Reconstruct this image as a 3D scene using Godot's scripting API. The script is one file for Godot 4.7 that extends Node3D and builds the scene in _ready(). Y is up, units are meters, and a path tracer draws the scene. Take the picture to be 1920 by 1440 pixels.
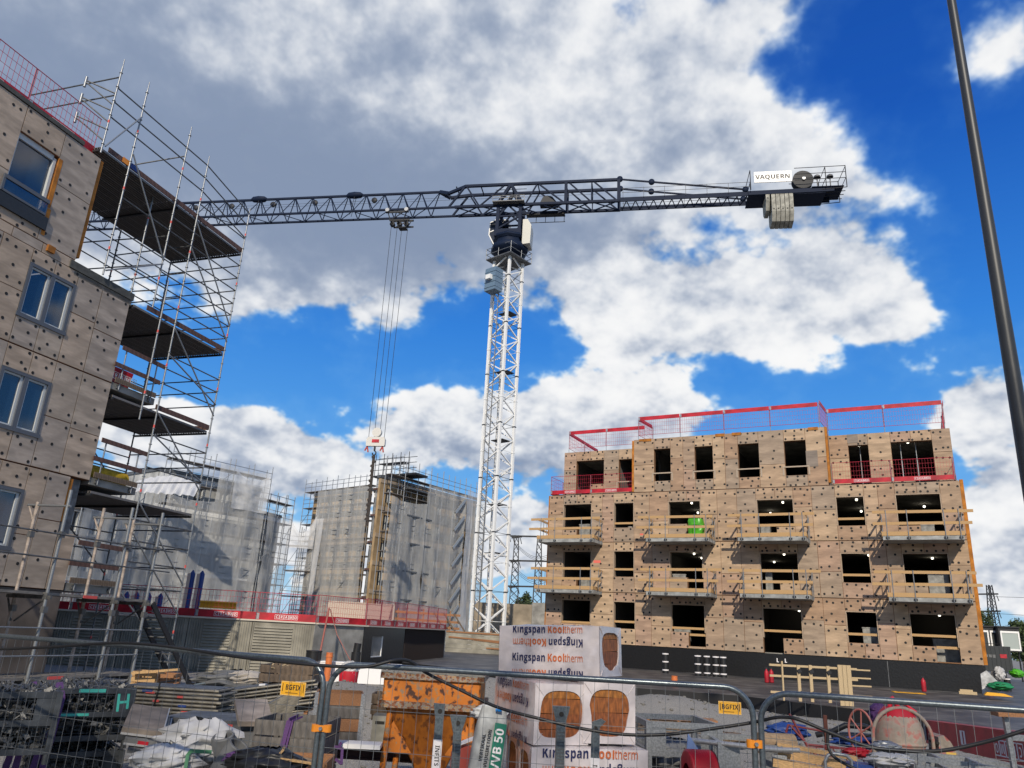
extends Node3D
# A building site under broken cloud: a tower crane between unfinished timber-clad blocks, a scaffold, and a yard of stacked gear behind a mesh fence.

const CAMERA_AT := Vector3(0, 2.4, 0)
var taken := {}
var cache := {}
var mats := {}
var tex := {}
var rng := RandomNumberGenerator.new()


class MB:
	var v := PackedVector3Array()
	var n := PackedVector3Array()
	var uv := PackedVector2Array()
	var ix := PackedInt32Array()
	var c := PackedColorArray()
	var tint := Color.WHITE
	var colored := false

	func quad(a: Vector3, b: Vector3, d: Vector3, e: Vector3, ua := Vector2(0, 0), ub := Vector2(1, 1)) -> void:
		var k := v.size()
		var m := (b - a).cross(d - a)
		if m.length_squared() < 1e-14:
			m = (d - a).cross(e - a)
		m = m.normalized()
		v.append_array([a, b, d, e])
		n.append_array([m, m, m, m])
		uv.append_array([Vector2(ua.x, ub.y), Vector2(ub.x, ub.y), Vector2(ub.x, ua.y), Vector2(ua.x, ua.y)])
		c.append_array([tint, tint, tint, tint])
		ix.append_array([k, k + 2, k + 1, k, k + 3, k + 2])

	func tri(a: Vector3, b: Vector3, d: Vector3) -> void:
		var k := v.size()
		var m := (b - a).cross(d - a).normalized()
		v.append_array([a, b, d])
		n.append_array([m, m, m])
		uv.append_array([Vector2(a.x, a.y), Vector2(b.x, b.y), Vector2(d.x, d.y)])
		c.append_array([tint, tint, tint])
		ix.append_array([k, k + 2, k + 1])

	func box(o: Vector3, s: Vector3, b := Basis()) -> void:
		var x := b.x * s.x * 0.5
		var y := b.y * s.y * 0.5
		var z := b.z * s.z * 0.5
		quad(o - x - y + z, o + x - y + z, o + x + y + z, o - x + y + z)
		quad(o + x - y - z, o - x - y - z, o - x + y - z, o + x + y - z)
		quad(o + x - y + z, o + x - y - z, o + x + y - z, o + x + y + z)
		quad(o - x - y - z, o - x - y + z, o - x + y + z, o - x + y - z)
		quad(o - x + y + z, o + x + y + z, o + x + y - z, o - x + y - z)
		quad(o - x - y - z, o + x - y - z, o + x - y + z, o - x - y + z)

	# a box given by its two corners
	func blk(a: Vector3, b: Vector3) -> void:
		box((a + b) * 0.5, (b - a).abs())

	func bar(a: Vector3, b: Vector3, w: float, h: float, up := Vector3.UP) -> void:
		box((a + b) * 0.5, Vector3(w, (b - a).length(), h), MB.frame(b - a, up))

	static func frame(d: Vector3, up := Vector3.UP) -> Basis:
		var y := d.normalized()
		if absf(y.dot(up)) > 0.98:
			up = Vector3(0, 0, 1) if absf(y.z) < 0.9 else Vector3(1, 0, 0)
		var z := (up - y * up.dot(y)).normalized()
		return Basis(y.cross(z), y, z)

	func ring(o: Vector3, b: Basis, r: float, seg: int, u := 0.0) -> void:
		for i in seg + 1:
			var t := TAU * i / seg
			var d := b.x * cos(t) + b.z * sin(t)
			v.append(o + d * r)
			n.append(d)
			uv.append(Vector2(float(i) / seg, u))
			c.append(tint)

	func skin(k: int, seg: int) -> void:
		for i in seg:
			var p := k + i
			var q := k + seg + 1 + i
			ix.append_array([p, p + 1, q, p + 1, q + 1, q])

	func cap(o: Vector3, b: Basis, r: float, seg: int, s: float) -> void:
		var k := v.size()
		for i in seg:
			var t := TAU * i / seg
			v.append(o + (b.x * cos(t) + b.z * sin(t)) * r)
			n.append(b.y * s)
			uv.append(Vector2(0.5 + 0.5 * cos(t), 0.5 + 0.5 * sin(t)))
			c.append(tint)
		for i in range(1, seg - 1):
			if s > 0:
				ix.append_array([k, k + i, k + i + 1])
			else:
				ix.append_array([k, k + i + 1, k + i])

	func tube(a: Vector3, b: Vector3, r: float, seg := 8, r2 := -1.0, caps := true) -> void:
		var f := MB.frame(b - a)
		var k := v.size()
		if r2 < 0.0:
			r2 = r
		ring(a, f, r, seg, 0.0)
		ring(b, f, r2, seg, 1.0)
		skin(k, seg)
		if caps:
			cap(a, f, r, seg, -1.0)
			cap(b, f, r2, seg, 1.0)

	func path(p: Array, r: float, seg := 8, closed := false) -> void:
		var k := v.size()
		var f := MB.frame(p[1] - p[0])
		for i in p.size():
			var d: Vector3
			if i == 0:
				d = p[1] - p[0]
			elif i == p.size() - 1:
				d = p[i] - p[i - 1]
			else:
				d = (p[i] - p[i - 1]).normalized() + (p[i + 1] - p[i]).normalized()
			d = d.normalized()
			var x := (f.x - d * f.x.dot(d)).normalized()
			f = Basis(x, d, x.cross(d))
			ring(p[i], f, r, seg, float(i))
			if i:
				skin(k + (i - 1) * (seg + 1), seg)

	func lathe(pr: Array, seg: int, o := Vector3.ZERO, b := Basis()) -> void:
		var k := v.size()
		for i in pr.size():
			var d: Vector2 = (pr[mini(i + 1, pr.size() - 1)] - pr[maxi(i - 1, 0)]).normalized()
			for j in seg + 1:
				var t := TAU * j / seg
				var e := b.x * cos(t) + b.z * sin(t)
				v.append(o + e * pr[i].x + b.y * pr[i].y)
				n.append((e * d.y - b.y * d.x).normalized())
				uv.append(Vector2(float(j) / seg * 3.0, float(i) / (pr.size() - 1)))
				c.append(tint)
			if i:
				skin(k + (i - 1) * (seg + 1), seg)

	# polygon in the xy plane of b, thickness along b.z
	func prism(poly: PackedVector2Array, depth: float, o := Vector3.ZERO, b := Basis()) -> void:
		var id := Geometry2D.triangulate_polygon(poly)
		var h := b.z * depth * 0.5
		for s in [1.0, -1.0]:
			var k := v.size()
			for q in poly:
				v.append(o + b.x * q.x + b.y * q.y + h * s)
				n.append(b.z * s)
				uv.append(q)
				c.append(tint)
			for i in range(0, id.size(), 3):
				var a2: Vector2 = poly[id[i + 1]] - poly[id[i]]
				var b2: Vector2 = poly[id[i + 2]] - poly[id[i]]
				var ccw := a2.cross(b2) > 0
				if ccw == (s < 0):
					ix.append_array([k + id[i], k + id[i + 1], k + id[i + 2]])
				else:
					ix.append_array([k + id[i], k + id[i + 2], k + id[i + 1]])
		var turn := 1.0 if not Geometry2D.is_polygon_clockwise(poly) else -1.0
		for i in poly.size():
			var p := poly[i]
			var q := poly[(i + 1) % poly.size()]
			var a := o + b.x * p.x + b.y * p.y
			var e := o + b.x * q.x + b.y * q.y
			if turn > 0:
				quad(a - h, e - h, e + h, a + h)
			else:
				quad(e - h, a - h, a + h, e + h)

	# a sheet through a grid of points, smooth
	func sheet(pts: Array, w: int) -> void:
		var k := v.size()
		var h := pts.size() / w
		for j in h:
			for i in w:
				var p: Vector3 = pts[j * w + i]
				var dx: Vector3 = pts[j * w + mini(i + 1, w - 1)] - pts[j * w + maxi(i - 1, 0)]
				var dy: Vector3 = pts[mini(j + 1, h - 1) * w + i] - pts[maxi(j - 1, 0) * w + i]
				v.append(p)
				n.append(dx.cross(dy).normalized())
				uv.append(Vector2(float(i) / (w - 1), 1.0 - float(j) / (h - 1)))
				c.append(tint)
		for j in h - 1:
			for i in w - 1:
				var q := k + j * w + i
				ix.append_array([q, q + w, q + 1, q + 1, q + w, q + w + 1])

	func mesh() -> ArrayMesh:
		var a := []
		a.resize(Mesh.ARRAY_MAX)
		a[Mesh.ARRAY_VERTEX] = v
		a[Mesh.ARRAY_NORMAL] = n
		a[Mesh.ARRAY_TEX_UV] = uv
		if colored:
			a[Mesh.ARRAY_COLOR] = c
		a[Mesh.ARRAY_INDEX] = ix
		var m := ArrayMesh.new()
		m.add_surface_from_arrays(Mesh.PRIMITIVE_TRIANGLES, a)
		return m


# ---- naming and tagging ----
func numbered(called: String) -> String:
	var k: int = taken.get(called, -1) + 1
	taken[called] = k
	return called if k == 0 else "%s_%03d" % [called, k]


func tag(o: Node, label := "", category := "", group := "", kind := "") -> Node:
	if label:
		o.set_meta("label", label)
	if category:
		o.set_meta("category", category)
	if group:
		o.set_meta("group", group)
	if kind:
		o.set_meta("kind", kind)
	return o


func thing(called: String, label: String, category: String, at := Vector3.ZERO, turn := 0.0, group := "") -> Node3D:
	var o := Node3D.new()
	o.name = numbered(called)
	add_child(o, true)
	o.position = at
	o.rotation.y = turn
	tag(o, label, category, group)
	return o


func dup(root: Node3D, at: Vector3, turn: float, label: String, group := "") -> Node3D:
	var r: Node3D = root.duplicate()
	var base := String(root.name).rstrip("0123456789").rstrip("_")
	r.name = numbered(base)
	add_child(r, true)
	r.position = at
	r.rotation.y = turn
	tag(r, label, "", group)
	return r


func part(called: String, m, mat: Material, parent: Node, kind := "") -> MeshInstance3D:
	var o := MeshInstance3D.new()
	o.mesh = m.mesh() if m is MB else m
	o.material_override = mat
	if parent == self:
		o.name = numbered(called)
	else:
		var pk := "p%d" % parent.get_instance_id()
		var key := pk + called
		var k: int = taken.get(key, -1) + 1
		taken[key] = k
		o.name = called if k == 0 else "%s_%03d" % [called, k]
	parent.add_child(o, true)
	if kind:
		o.set_meta("kind", kind)
	return o


func struct(called: String, m, mat: Material) -> MeshInstance3D:
	return part(called, m, mat, self, "structure")


# one pipe from a to b, sharing its mesh with pipes of the same length
func pipe(called: String, a: Vector3, b: Vector3, r: float, mat: Material, parent: Node, seg := 8) -> MeshInstance3D:
	var l := (b - a).length()
	var key := "t%.2f_%.4f_%d" % [l, r, seg]
	if not cache.has(key):
		var m := MB.new()
		m.tube(Vector3.ZERO, Vector3(0, snappedf(l, 0.01), 0), r, seg)
		cache[key] = m.mesh()
	var o := part(called, cache[key], mat, parent)
	o.transform = Transform3D(MB.frame(b - a), a)
	return o


func beam(called: String, a: Vector3, b: Vector3, w: float, h: float, mat: Material, parent: Node, up := Vector3.UP) -> MeshInstance3D:
	var l := (b - a).length()
	var key := "b%.2f_%.3f_%.3f" % [l, w, h]
	if not cache.has(key):
		var m := MB.new()
		m.box(Vector3(0, l * 0.5, 0), Vector3(w, snappedf(l, 0.01), h))
		cache[key] = m.mesh()
	var o := part(called, cache[key], mat, parent)
	o.transform = Transform3D(MB.frame(b - a, up), a)
	return o


# lettering as thin solid glyphs, centred, facing +z, its capital height given
func glyphs(text: String, high: float, bold := false, face := "Droid Sans") -> ArrayMesh:
	var key := "g" + text + face + str(bold) + str(high)
	if not cache.has(key):
		var f := SystemFont.new()
		f.font_names = PackedStringArray([face])
		f.font_weight = 700 if bold else 400
		var t := TextMesh.new()
		t.text = text
		t.font = f
		t.font_size = 48
		t.pixel_size = high / 34.0
		t.depth = 0.0
		t.curve_step = 2.0
		var a := t.surface_get_arrays(0)
		var m := ArrayMesh.new()
		m.add_surface_from_arrays(Mesh.PRIMITIVE_TRIANGLES, a)
		cache[key] = m
	return cache[key]


func lettering(text: String, high: float, xf: Transform3D, mat: Material, parent: Node, bold := false, stretch := 1.0) -> MeshInstance3D:
	var o := part("lettering", glyphs(text, high, bold), mat, parent)
	o.transform = xf * Transform3D(Basis.from_scale(Vector3(stretch, 1, 1)), Vector3.ZERO)
	return o


# ---- materials ----
func noise(key: String, freq: float, lo: float, hi: float, octaves := 4, kind := FastNoiseLite.TYPE_SIMPLEX_SMOOTH, a := 0.0, b := 1.0) -> Texture2D:
	if not tex.has(key):
		var f := FastNoiseLite.new()
		f.seed = key.hash() % 9999
		f.noise_type = kind
		f.frequency = freq
		f.fractal_octaves = octaves
		var g := Gradient.new()
		g.offsets = PackedFloat32Array([a, b])
		g.colors = PackedColorArray([Color(lo, lo, lo), Color(hi, hi, hi)])
		var t := NoiseTexture2D.new()
		t.width = 256
		t.height = 256
		t.seamless = true
		t.noise = f
		t.color_ramp = g
		tex[key] = t
	return tex[key]


func ramp(key: String, freq: float, octaves: int, stops: Array, cols: Array, size := 256) -> Texture2D:
	if not tex.has(key):
		var f := FastNoiseLite.new()
		f.seed = key.hash() % 9999
		f.frequency = freq
		f.fractal_octaves = octaves
		var g := Gradient.new()
		g.offsets = PackedFloat32Array(stops)
		var pc := PackedColorArray()
		for q in cols:
			pc.append((q as Color).linear_to_srgb())
		g.colors = pc
		var t := NoiseTexture2D.new()
		t.width = size
		t.height = size
		t.seamless = true
		t.noise = f
		t.color_ramp = g
		tex[key] = t
	return tex[key]


# col is a linear base colour; grain names a shared grey texture laid on by world position
func mat(key: String, col: Color, rough := 0.8, metal := 0.0, grain: Texture2D = null, scale := Vector3.ONE, bump: Texture2D = null, high := 0.0) -> StandardMaterial3D:
	if not mats.has(key):
		var m := StandardMaterial3D.new()
		m.resource_name = key
		m.albedo_color = Color(col.r, col.g, col.b).linear_to_srgb()
		m.roughness = rough
		m.metallic = metal
		if grain:
			m.albedo_texture = grain
			m.uv1_triplanar = true
			m.uv1_scale = scale
		if bump:
			m.heightmap_enabled = true
			m.heightmap_texture = bump
			m.heightmap_scale = high
			m.uv1_triplanar = true
			m.uv1_scale = scale
		mats[key] = m
	return mats[key]


func L(r: float, g: float, b: float) -> Color:
	return Color(r, g, b)


func _ready() -> void:
	rng.seed = 20240907
	# camera, sky, sun, exposure
	var cam := Camera3D.new()
	cam.name = "camera"
	add_child(cam)
	cam.position = CAMERA_AT
	cam.basis = Basis(Vector3.RIGHT, deg_to_rad(18.15)) * Basis(Vector3.BACK, deg_to_rad(3.1))
	cam.fov = rad_to_deg(2.0 * atan(720.0 / 1420.0))
	cam.near = 0.05
	cam.far = 3000.0
	cam.current = true
	var env := Environment.new()
	env.background_mode = Environment.BG_SKY
	env.sky = Sky.new()
	var pano := PanoramaSkyMaterial.new()
	pano.panorama = ImageTexture.create_from_image(cloud_sky())
	pano.energy_multiplier = 1.0
	env.sky.sky_material = pano
	env.tonemap_mode = Environment.TONE_MAPPER_LINEAR
	env.tonemap_exposure = 1.0
	env.sdfgi_enabled = true
	env.ssao_enabled = true
	env.ssil_enabled = true
	var we := WorldEnvironment.new()
	we.name = "air"
	we.environment = env
	add_child(we)
	var sun := DirectionalLight3D.new()
	sun.name = "sun"
	sun.light_color = Color(1.0, 0.95, 0.87)
	sun.light_energy = 1.25
	sun.light_angular_distance = 0.9
	sun.shadow_enabled = true
	add_child(sun)
	sun.look_at_from_position(Vector3(-0.0886, 0.69, 1.089) * 50.0, Vector3.ZERO)
	materials()
	# the large structure
	ground()
	block_b()
	block_a()
	podium()
	crane()
	far_blocks()
	added_shade_trees()
	gable_scaffold()
	mason_scaffold()
	# the objects of the deck and the yard
	deck_goods()
	right_edge()
	yard_left()
	yard_middle()
	insulation()
	yard_right()
	fence()


# ---- the sky: air and broken cumulus, over the whole dome ----
var sky_blobs := [
	[-40.3, 34.8, 7.7, 5.8, 0.8], [-30.8, 36.6, 16.2, 8.9, 1], [-13.9, 38.7, 14.6, 8.9, 1], [4.3, 40.5, 12.7, 7.3, 0.95], [16.2, 39.5, 5.8, 5.0, 0.6], [-33.9, 24.1, 12.7, 6.2, 0.9], [-24.5, 36.8, 2.1, 1.5, -0.75], [-15.4, 31.9, 12.7, 4.6, 0.8], [1.1, 30.1, 11.6, 3.5, 0.6], [14.6, 34.4, 7.3, 3.5, 0.8], [23.0, 32.4, 6.5, 4.2, 0.75], [24.9, 26.7, 7.3, 4.2, 0.8], [10.5, 24.3, 6.2, 3.5, 0.95], [19.5, 22.8, 9.2, 3.1, 0.95], [27.5, 23.4, 3.5, 2.3, 0.5], [-21.2, 24.3, 3.9, 2.7, 0.3], [-13.3, 23.4, 5.8, 2.7, 0.42], [-6.3, 26.1, 4.2, 2.3, 0.35], [-19.8, 27.3, 5.4, 2.3, 0.45], [5.2, 29.1, 3.9, 2.3, 0.4], [1.8, 15.4, 8.9, 3.1, 1.25], [-5.6, 13.8, 4.2, 2.7, 0.8], [9.3, 16.8, 6.5, 2.7, 0.7], [8.1, 12.8, 4.6, 1.5, 0.4], [-22.0, 11.6, 6.5, 2.5, 1.2], [-18.2, 13.3, 2.3, 1.9, 0.6], [-13.3, 11.1, 4.6, 2.3, 1], [-26.6, 12.0, 3.5, 2.3, 0.5], [35.0, 36.6, 4.2, 2.7, 0.62], [38.7, 37.7, 3.1, 2.3, 0.4], [32.3, 18.1, 5.0, 2.3, 0.35], [33.3, 13.9, 4.6, 3.1, 0.75], [33.6, 7.8, 4.2, 3.1, 1], [28.8, 16.0, 4.6, 1.5, 0.3], [24.2, 19.0, 4.6, 1.2, 0.35], [33.4, 4.0, 4.6, 1.5, 0.7], [2.1, 8.6, 6.2, 2.3, 0.75], [0.7, 5.5, 4.6, 1.5, 0.6], [28.2, 4.2, 7.7, 2.3, 0.5], [-24.0, 5.1, 11.6, 3.9, 0.7], [-5.5, 4.4, 11.6, 2.3, 0.6], [-15.2, 19.5, 5.4, 1.9, -0.55], [-21.4, 16.6, 5.8, 2.3, -0.6], [-5.8, 21.0, 3.5, 1.9, -0.4], [29.7, 38.6, 4.2, 4.6, -0.6], [33.2, 27.4, 5.0, 4.2, -0.5], [36.7, 27.3, 4.6, 7.7, -0.4], [2.4, 21.5, 3.5, 1.7, -0.45], [-2.0, 10.6, 2.3, 1.5, -0.3], [25.4, 16.3, 5.8, 1.9, -0.3], [20.0, 18.1, 5.8, 1.5, -0.4], [-10.7, 15.7, 2.3, 2.3, -0.4]
]
var sky_grey := [
	[-31.1, 31.0, 16.2, 5.8, 0.75], [-36.2, 32.6, 9.6, 7.7, 0.55], [-17.0, 30.9, 13.5, 4.2, 0.6], [-1.2, 30.0, 12.7, 4.2, 0.65], [-12.1, 27.0, 11.6, 4.6, 0.45], [-29.4, 38.7, 10.0, 4.6, 0.3], [-4.7, 41.8, 7.7, 4.6, 0.25], [12.4, 35.3, 4.6, 2.3, 0.25], [22.5, 25.5, 10.0, 2.7, 0.25], [-2.1, 11.6, 5.0, 1.2, 0.45], [5.7, 11.6, 5.4, 1.3, 0.5], [-20.3, 9.8, 5.8, 1.2, 0.4], [2.2, 7.9, 5.8, 1.5, 0.4], [15.5, 21.4, 7.7, 1.2, 0.3], [-17.3, 22.7, 7.7, 3.1, 0.3], [8.1, 13.6, 7.7, 1.5, 0.3], [33.2, 10.8, 3.9, 1.5, 0.3]
]


func field(list: Array, az: float, el: float) -> float:
	var s := 0.0
	for b in list:
		var x: float = wrapf(az - b[0], -180.0, 180.0) * cos(deg_to_rad(el)) / b[2]
		var y: float = (el - b[1]) / b[3]
		var q := x * x + y * y
		if q < 7.0:
			s += b[4] * exp(-q)
	return s


func air(el: float) -> Color:
	var e := clampf(el, 0.0, 70.0)
	var stops := [0.0, 5.0, 12.0, 22.0, 36.0, 60.0]
	var cols := [Color8(184, 216, 236), Color8(140, 196, 238), Color8(92, 164, 234), Color8(54, 130, 218), Color8(28, 88, 182), Color8(20, 66, 150)]
	for i in 5:
		if e <= stops[i + 1]:
			return cols[i].lerp(cols[i + 1], (e - stops[i]) / (stops[i + 1] - stops[i]))
	return cols[5]


func sky_pixels(az0: float, az1: float, el1: float, el0: float, w: int, h: int) -> Image:
	# coarse fields first, then the fine noise
	var cw := int(ceil((az1 - az0) / 1.0)) + 1
	var ch := int(ceil((el1 - el0) / 1.0)) + 1
	var cover := PackedFloat32Array()
	var grey := PackedFloat32Array()
	cover.resize(cw * ch)
	grey.resize(cw * ch)
	for j in ch:
		for i in cw:
			var az := az0 + i
			var el := el1 - j
			var outside := clampf((absf(wrapf(az, -180.0, 180.0)) - 38.0) / 10.0, 0.0, 1.0)
			cover[j * cw + i] = lerpf(field(sky_blobs, az, el), 0.42, outside)
			grey[j * cw + i] = lerpf(field(sky_grey, az, el), 0.3, outside)
	var big := FastNoiseLite.new()
	big.seed = 11
	big.frequency = 2.6
	big.fractal_octaves = 6
	big.fractal_gain = 0.55
	var fine := FastNoiseLite.new()
	fine.seed = 5
	fine.frequency = 9.0
	fine.fractal_octaves = 5
	fine.fractal_gain = 0.6
	var data := PackedByteArray()
	data.resize(w * h * 3)
	var rows := []
	rows.resize(h)
	var work := func(j: int) -> void:
		var row := PackedByteArray()
		row.resize(w * 3)
		var el := el1 - (el1 - el0) * (j + 0.5) / h
		var blue := air(el)
		var low := Color8(112, 110, 104)
		var fy := clampf(el1 - el, 0.0, ch - 1.001)
		var y0 := int(fy)
		fy -= y0
		var ce := cos(deg_to_rad(el))
		var se := sin(deg_to_rad(el))
		for i in w:
			var col := low
			if el > -0.6:
				var az := az0 + (az1 - az0) * (i + 0.5) / w
				var fx := clampf(az - az0, 0.0, cw - 1.001)
				var x0 := int(fx)
				fx -= x0
				var k := y0 * cw + x0
				var s := lerpf(lerpf(cover[k], cover[k + 1], fx), lerpf(cover[k + cw], cover[k + cw + 1], fx), fy)
				var gr := lerpf(lerpf(grey[k], grey[k + 1], fx), lerpf(grey[k + cw], grey[k + cw + 1], fx), fy)
				# clouds lie on a layer overhead, so they shrink and flatten towards the horizon
				var d := Vector3(sin(deg_to_rad(az)) * ce, se * 1.25, -cos(deg_to_rad(az)) * ce) * (2.1 / (se + 0.62))
				var nb := big.get_noise_3dv(d)
				var nf := fine.get_noise_3dv(d)
				var nz := nb * 0.95 + nf * 0.3
				var t := s + nz - 0.36
				var soft := smoothstep(14.0, 38.0, el)
				var a := smoothstep(lerpf(-0.04, -0.14, soft), lerpf(0.22, 0.46, soft), t)
				a = clampf(a * 0.95 + 0.07 * smoothstep(-0.6, 0.0, t), 0.0, 1.0)
				if a > 0.002:
					# lit crests, greyer where the cloud above is thick
					var d2 := d + Vector3(0.02, 0.11, 0)
					var up := s + big.get_noise_3dv(d2) * 0.95 + fine.get_noise_3dv(d2) * 0.3 - 0.36
					var lit := 0.42 + (t - up) * lerpf(2.0, 1.7, soft) - maxf(t - 0.35, 0.0) * 0.45 - gr * (2.1 + 0.8 * nb) + nf * 0.5
					lit = 1.0 / (1.0 + exp(-2.0 * lit - 0.85))
					var cl := Color8(134, 150, 177).lerp(Color8(250, 250, 250), lit)
					col = blue.lerp(cl, a)
				else:
					col = blue
			row[i * 3] = col.r8
			row[i * 3 + 1] = col.g8
			row[i * 3 + 2] = col.b8
		rows[j] = row
	var id := WorkerThreadPool.add_group_task(work, h, 4)
	WorkerThreadPool.wait_for_group_task_completion(id)
	var all := PackedByteArray()
	for r in rows:
		all.append_array(r)
	return Image.create_from_data(w, h, false, Image.FORMAT_RGB8, all)


func cloud_sky() -> Image:
	var im := sky_pixels(0.0, 360.0, 90.0, -90.0, 512, 256)
	im.resize(4096, 2048, Image.INTERPOLATE_CUBIC)
	var view := sky_pixels(-45.0, 45.0, 60.1172, -1.9336, 1024, 706)
	im.blit_rect(view, Rect2i(0, 0, 512, 706), Vector2i(3584, 340))
	im.blit_rect(view, Rect2i(512, 0, 512, 706), Vector2i(0, 340))
	return im


func materials() -> void:
	noise("fine", 0.09, 0.72, 1.0, 4)
	noise("speck", 0.35, 0.6, 1.0, 2)
	noise("blotch", 0.012, 0.7, 1.0, 5)
	noise("bump", 0.06, 0.0, 1.0, 4)
	noise("pebble", 0.11, 0.0, 1.0, 3, FastNoiseLite.TYPE_CELLULAR)
	var rust := ramp("rust", 0.012, 7, [0.0, 0.25, 0.33, 0.38, 0.68, 0.78, 1.0], [L(0.04, 0.02, 0.012), L(0.09, 0.032, 0.014), L(0.32, 0.095, 0.015), L(0.55, 0.165, 0.012), L(0.6, 0.18, 0.014), L(0.36, 0.2, 0.1), L(0.24, 0.2, 0.16)], 512)
	mat("hopper", Color.WHITE, 0.6, 0.0, rust, Vector3(1.1, 1.1, 1.1))
	var rust2 := ramp("rust_lower", 0.014, 7, [0.0, 0.26, 0.34, 0.5, 0.75, 1.0], [L(0.05, 0.02, 0.012), L(0.12, 0.04, 0.014), L(0.4, 0.125, 0.014), L(0.46, 0.15, 0.015), L(0.36, 0.11, 0.014), L(0.22, 0.07, 0.02)], 512)
	mat("hopper_funnel", Color.WHITE, 0.6, 0.0, rust2, Vector3(0.9, 0.7, 0.9))
	var rim := ramp("rim", 0.03, 5, [0.0, 0.38, 0.5, 0.6, 1.0], [L(0.07, 0.03, 0.015), L(0.28, 0.1, 0.04), L(0.22, 0.19, 0.16), L(0.3, 0.27, 0.23), L(0.5, 0.17, 0.02)])
	mat("hopper_rim", Color.WHITE, 0.8, 0.0, rim, Vector3(2, 2, 2))
	mat("concrete", L(0.36, 0.35, 0.32), 0.85, 0.0, tex.blotch, Vector3(0.35, 0.35, 0.35), tex.bump, 0.15)
	mat("precast", L(0.37, 0.35, 0.29), 0.85, 0.0, tex.blotch, Vector3(0.25, 0.25, 0.25))
	mat("black_membrane", L(0.012, 0.012, 0.014), 0.55, 0.0, tex.blotch, Vector3(0.3, 0.3, 0.3))
	mat("bitumen", L(0.014, 0.014, 0.015), 0.35, 0.0, tex.fine, Vector3(0.4, 0.4, 0.4), tex.bump, 0.3)
	mat("deck_felt", Color.WHITE, 0.55, 0.0, ramp("felt", 0.012, 6, [0.0, 0.4, 0.55, 0.68, 1.0], [L(0.028, 0.028, 0.03), L(0.042, 0.042, 0.044), L(0.058, 0.057, 0.056), L(0.1, 0.096, 0.09), L(0.14, 0.135, 0.125)], 512), Vector3(0.1, 0.1, 0.1), tex.bump, 0.4)
	var grav := ramp("gravel", 0.11, 4, [0.0, 0.4, 0.6, 1.0], [L(0.1, 0.096, 0.086), L(0.19, 0.18, 0.165), L(0.26, 0.25, 0.23), L(0.4, 0.385, 0.36)], 512)
	mat("gravel", Color.WHITE, 0.95, 0.0, grav, Vector3(0.7, 0.7, 0.7), tex.pebble, 3.0)
	mat("galv", L(0.36, 0.38, 0.4), 0.42, 0.6, tex.fine, Vector3(1.5, 1.5, 1.5))
	mat("galv_dull", L(0.2, 0.205, 0.21), 0.55, 0.5, tex.blotch, Vector3(1.2, 1.2, 1.2))
	mat("galv_bright", L(0.5, 0.51, 0.52), 0.4, 0.5, tex.fine, Vector3(1.5, 1.5, 1.5))
	mat("fence_tube", L(0.2, 0.235, 0.255), 0.32, 0.65, tex.fine, Vector3(1.5, 1.5, 1.5))
	mat("dark_steel", L(0.035, 0.037, 0.042), 0.6, 0.3, tex.fine)
	mat("alu_rib", L(0.17, 0.16, 0.155), 0.6, 0.2)
	mat("navy", L(0.01, 0.018, 0.042), 0.6).metallic_specular = 0.25
	mat("white_paint", L(0.82, 0.82, 0.8), 0.45)
	mat("red", L(0.6, 0.012, 0.03), 0.5, 0.0, tex.blotch, Vector3(0.5, 0.5, 0.5))
	mat("red_wire", L(0.42, 0.015, 0.04), 0.5)
	mat("white_print", L(0.75, 0.72, 0.72), 0.6)
	mat("timber", L(0.64, 0.4, 0.18), 0.75, 0.0, tex.fine, Vector3(1.0, 3.0, 3.0))
	mat("timber_pale", L(0.66, 0.5, 0.29), 0.75, 0.0, tex.fine, Vector3(1.0, 3.0, 3.0))
	mat("timber_old", L(0.2, 0.145, 0.1), 0.85, 0.0, tex.blotch, Vector3(2.0, 6.0, 2.0))
	mat("timber_grey", L(0.17, 0.155, 0.14), 0.85, 0.0, tex.blotch, Vector3(2.0, 6.0, 2.0))
	mat("timber_red", L(0.4, 0.19, 0.085), 0.8, 0.0, tex.fine, Vector3(1.0, 3.0, 2.0))
	mat("toe_brown", L(0.16, 0.085, 0.07), 0.8, 0.0, tex.blotch, Vector3(1, 3, 1))
	mat("orange_foam", L(0.55, 0.2, 0.02), 0.8, 0.0, tex.blotch, Vector3(0.7, 0.7, 0.7))
	mat("disc", L(0.012, 0.011, 0.01), 0.7)
	mat("black_plastic", L(0.015, 0.015, 0.016), 0.4)
	mat("black_rubber", L(0.012, 0.012, 0.013), 0.5)
	mat("orange_plastic", L(0.75, 0.25, 0.015), 0.45)
	mat("yellow_sign", L(0.8, 0.4, 0.02), 0.5)
	mat("ink", L(0.015, 0.012, 0.012), 0.6)
	mat("ink_blue", L(0.012, 0.015, 0.075), 0.5)
	mat("ink_orange", L(0.52, 0.12, 0.025), 0.5)
	mat("frame_grey", L(0.085, 0.095, 0.115), 0.5)
	mat("frame_light", L(0.5, 0.52, 0.52), 0.45)
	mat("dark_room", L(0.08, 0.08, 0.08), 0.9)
	var gl := mat("glass", L(0.02, 0.05, 0.11), 0.04)
	gl.transparency = BaseMaterial3D.TRANSPARENCY_ALPHA
	gl.albedo_color.a = 0.55
	gl.metallic_specular = 0.9
	mat("purple", L(0.13, 0.05, 0.2), 0.7, 0.0, tex.fine, Vector3(3, 3, 3))
	mat("mint_spray", L(0.07, 0.5, 0.4), 0.7)
	mat("steel_crate", L(0.1, 0.11, 0.12), 0.55, 0.4, tex.blotch, Vector3(1.5, 1.5, 1.5))
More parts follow.
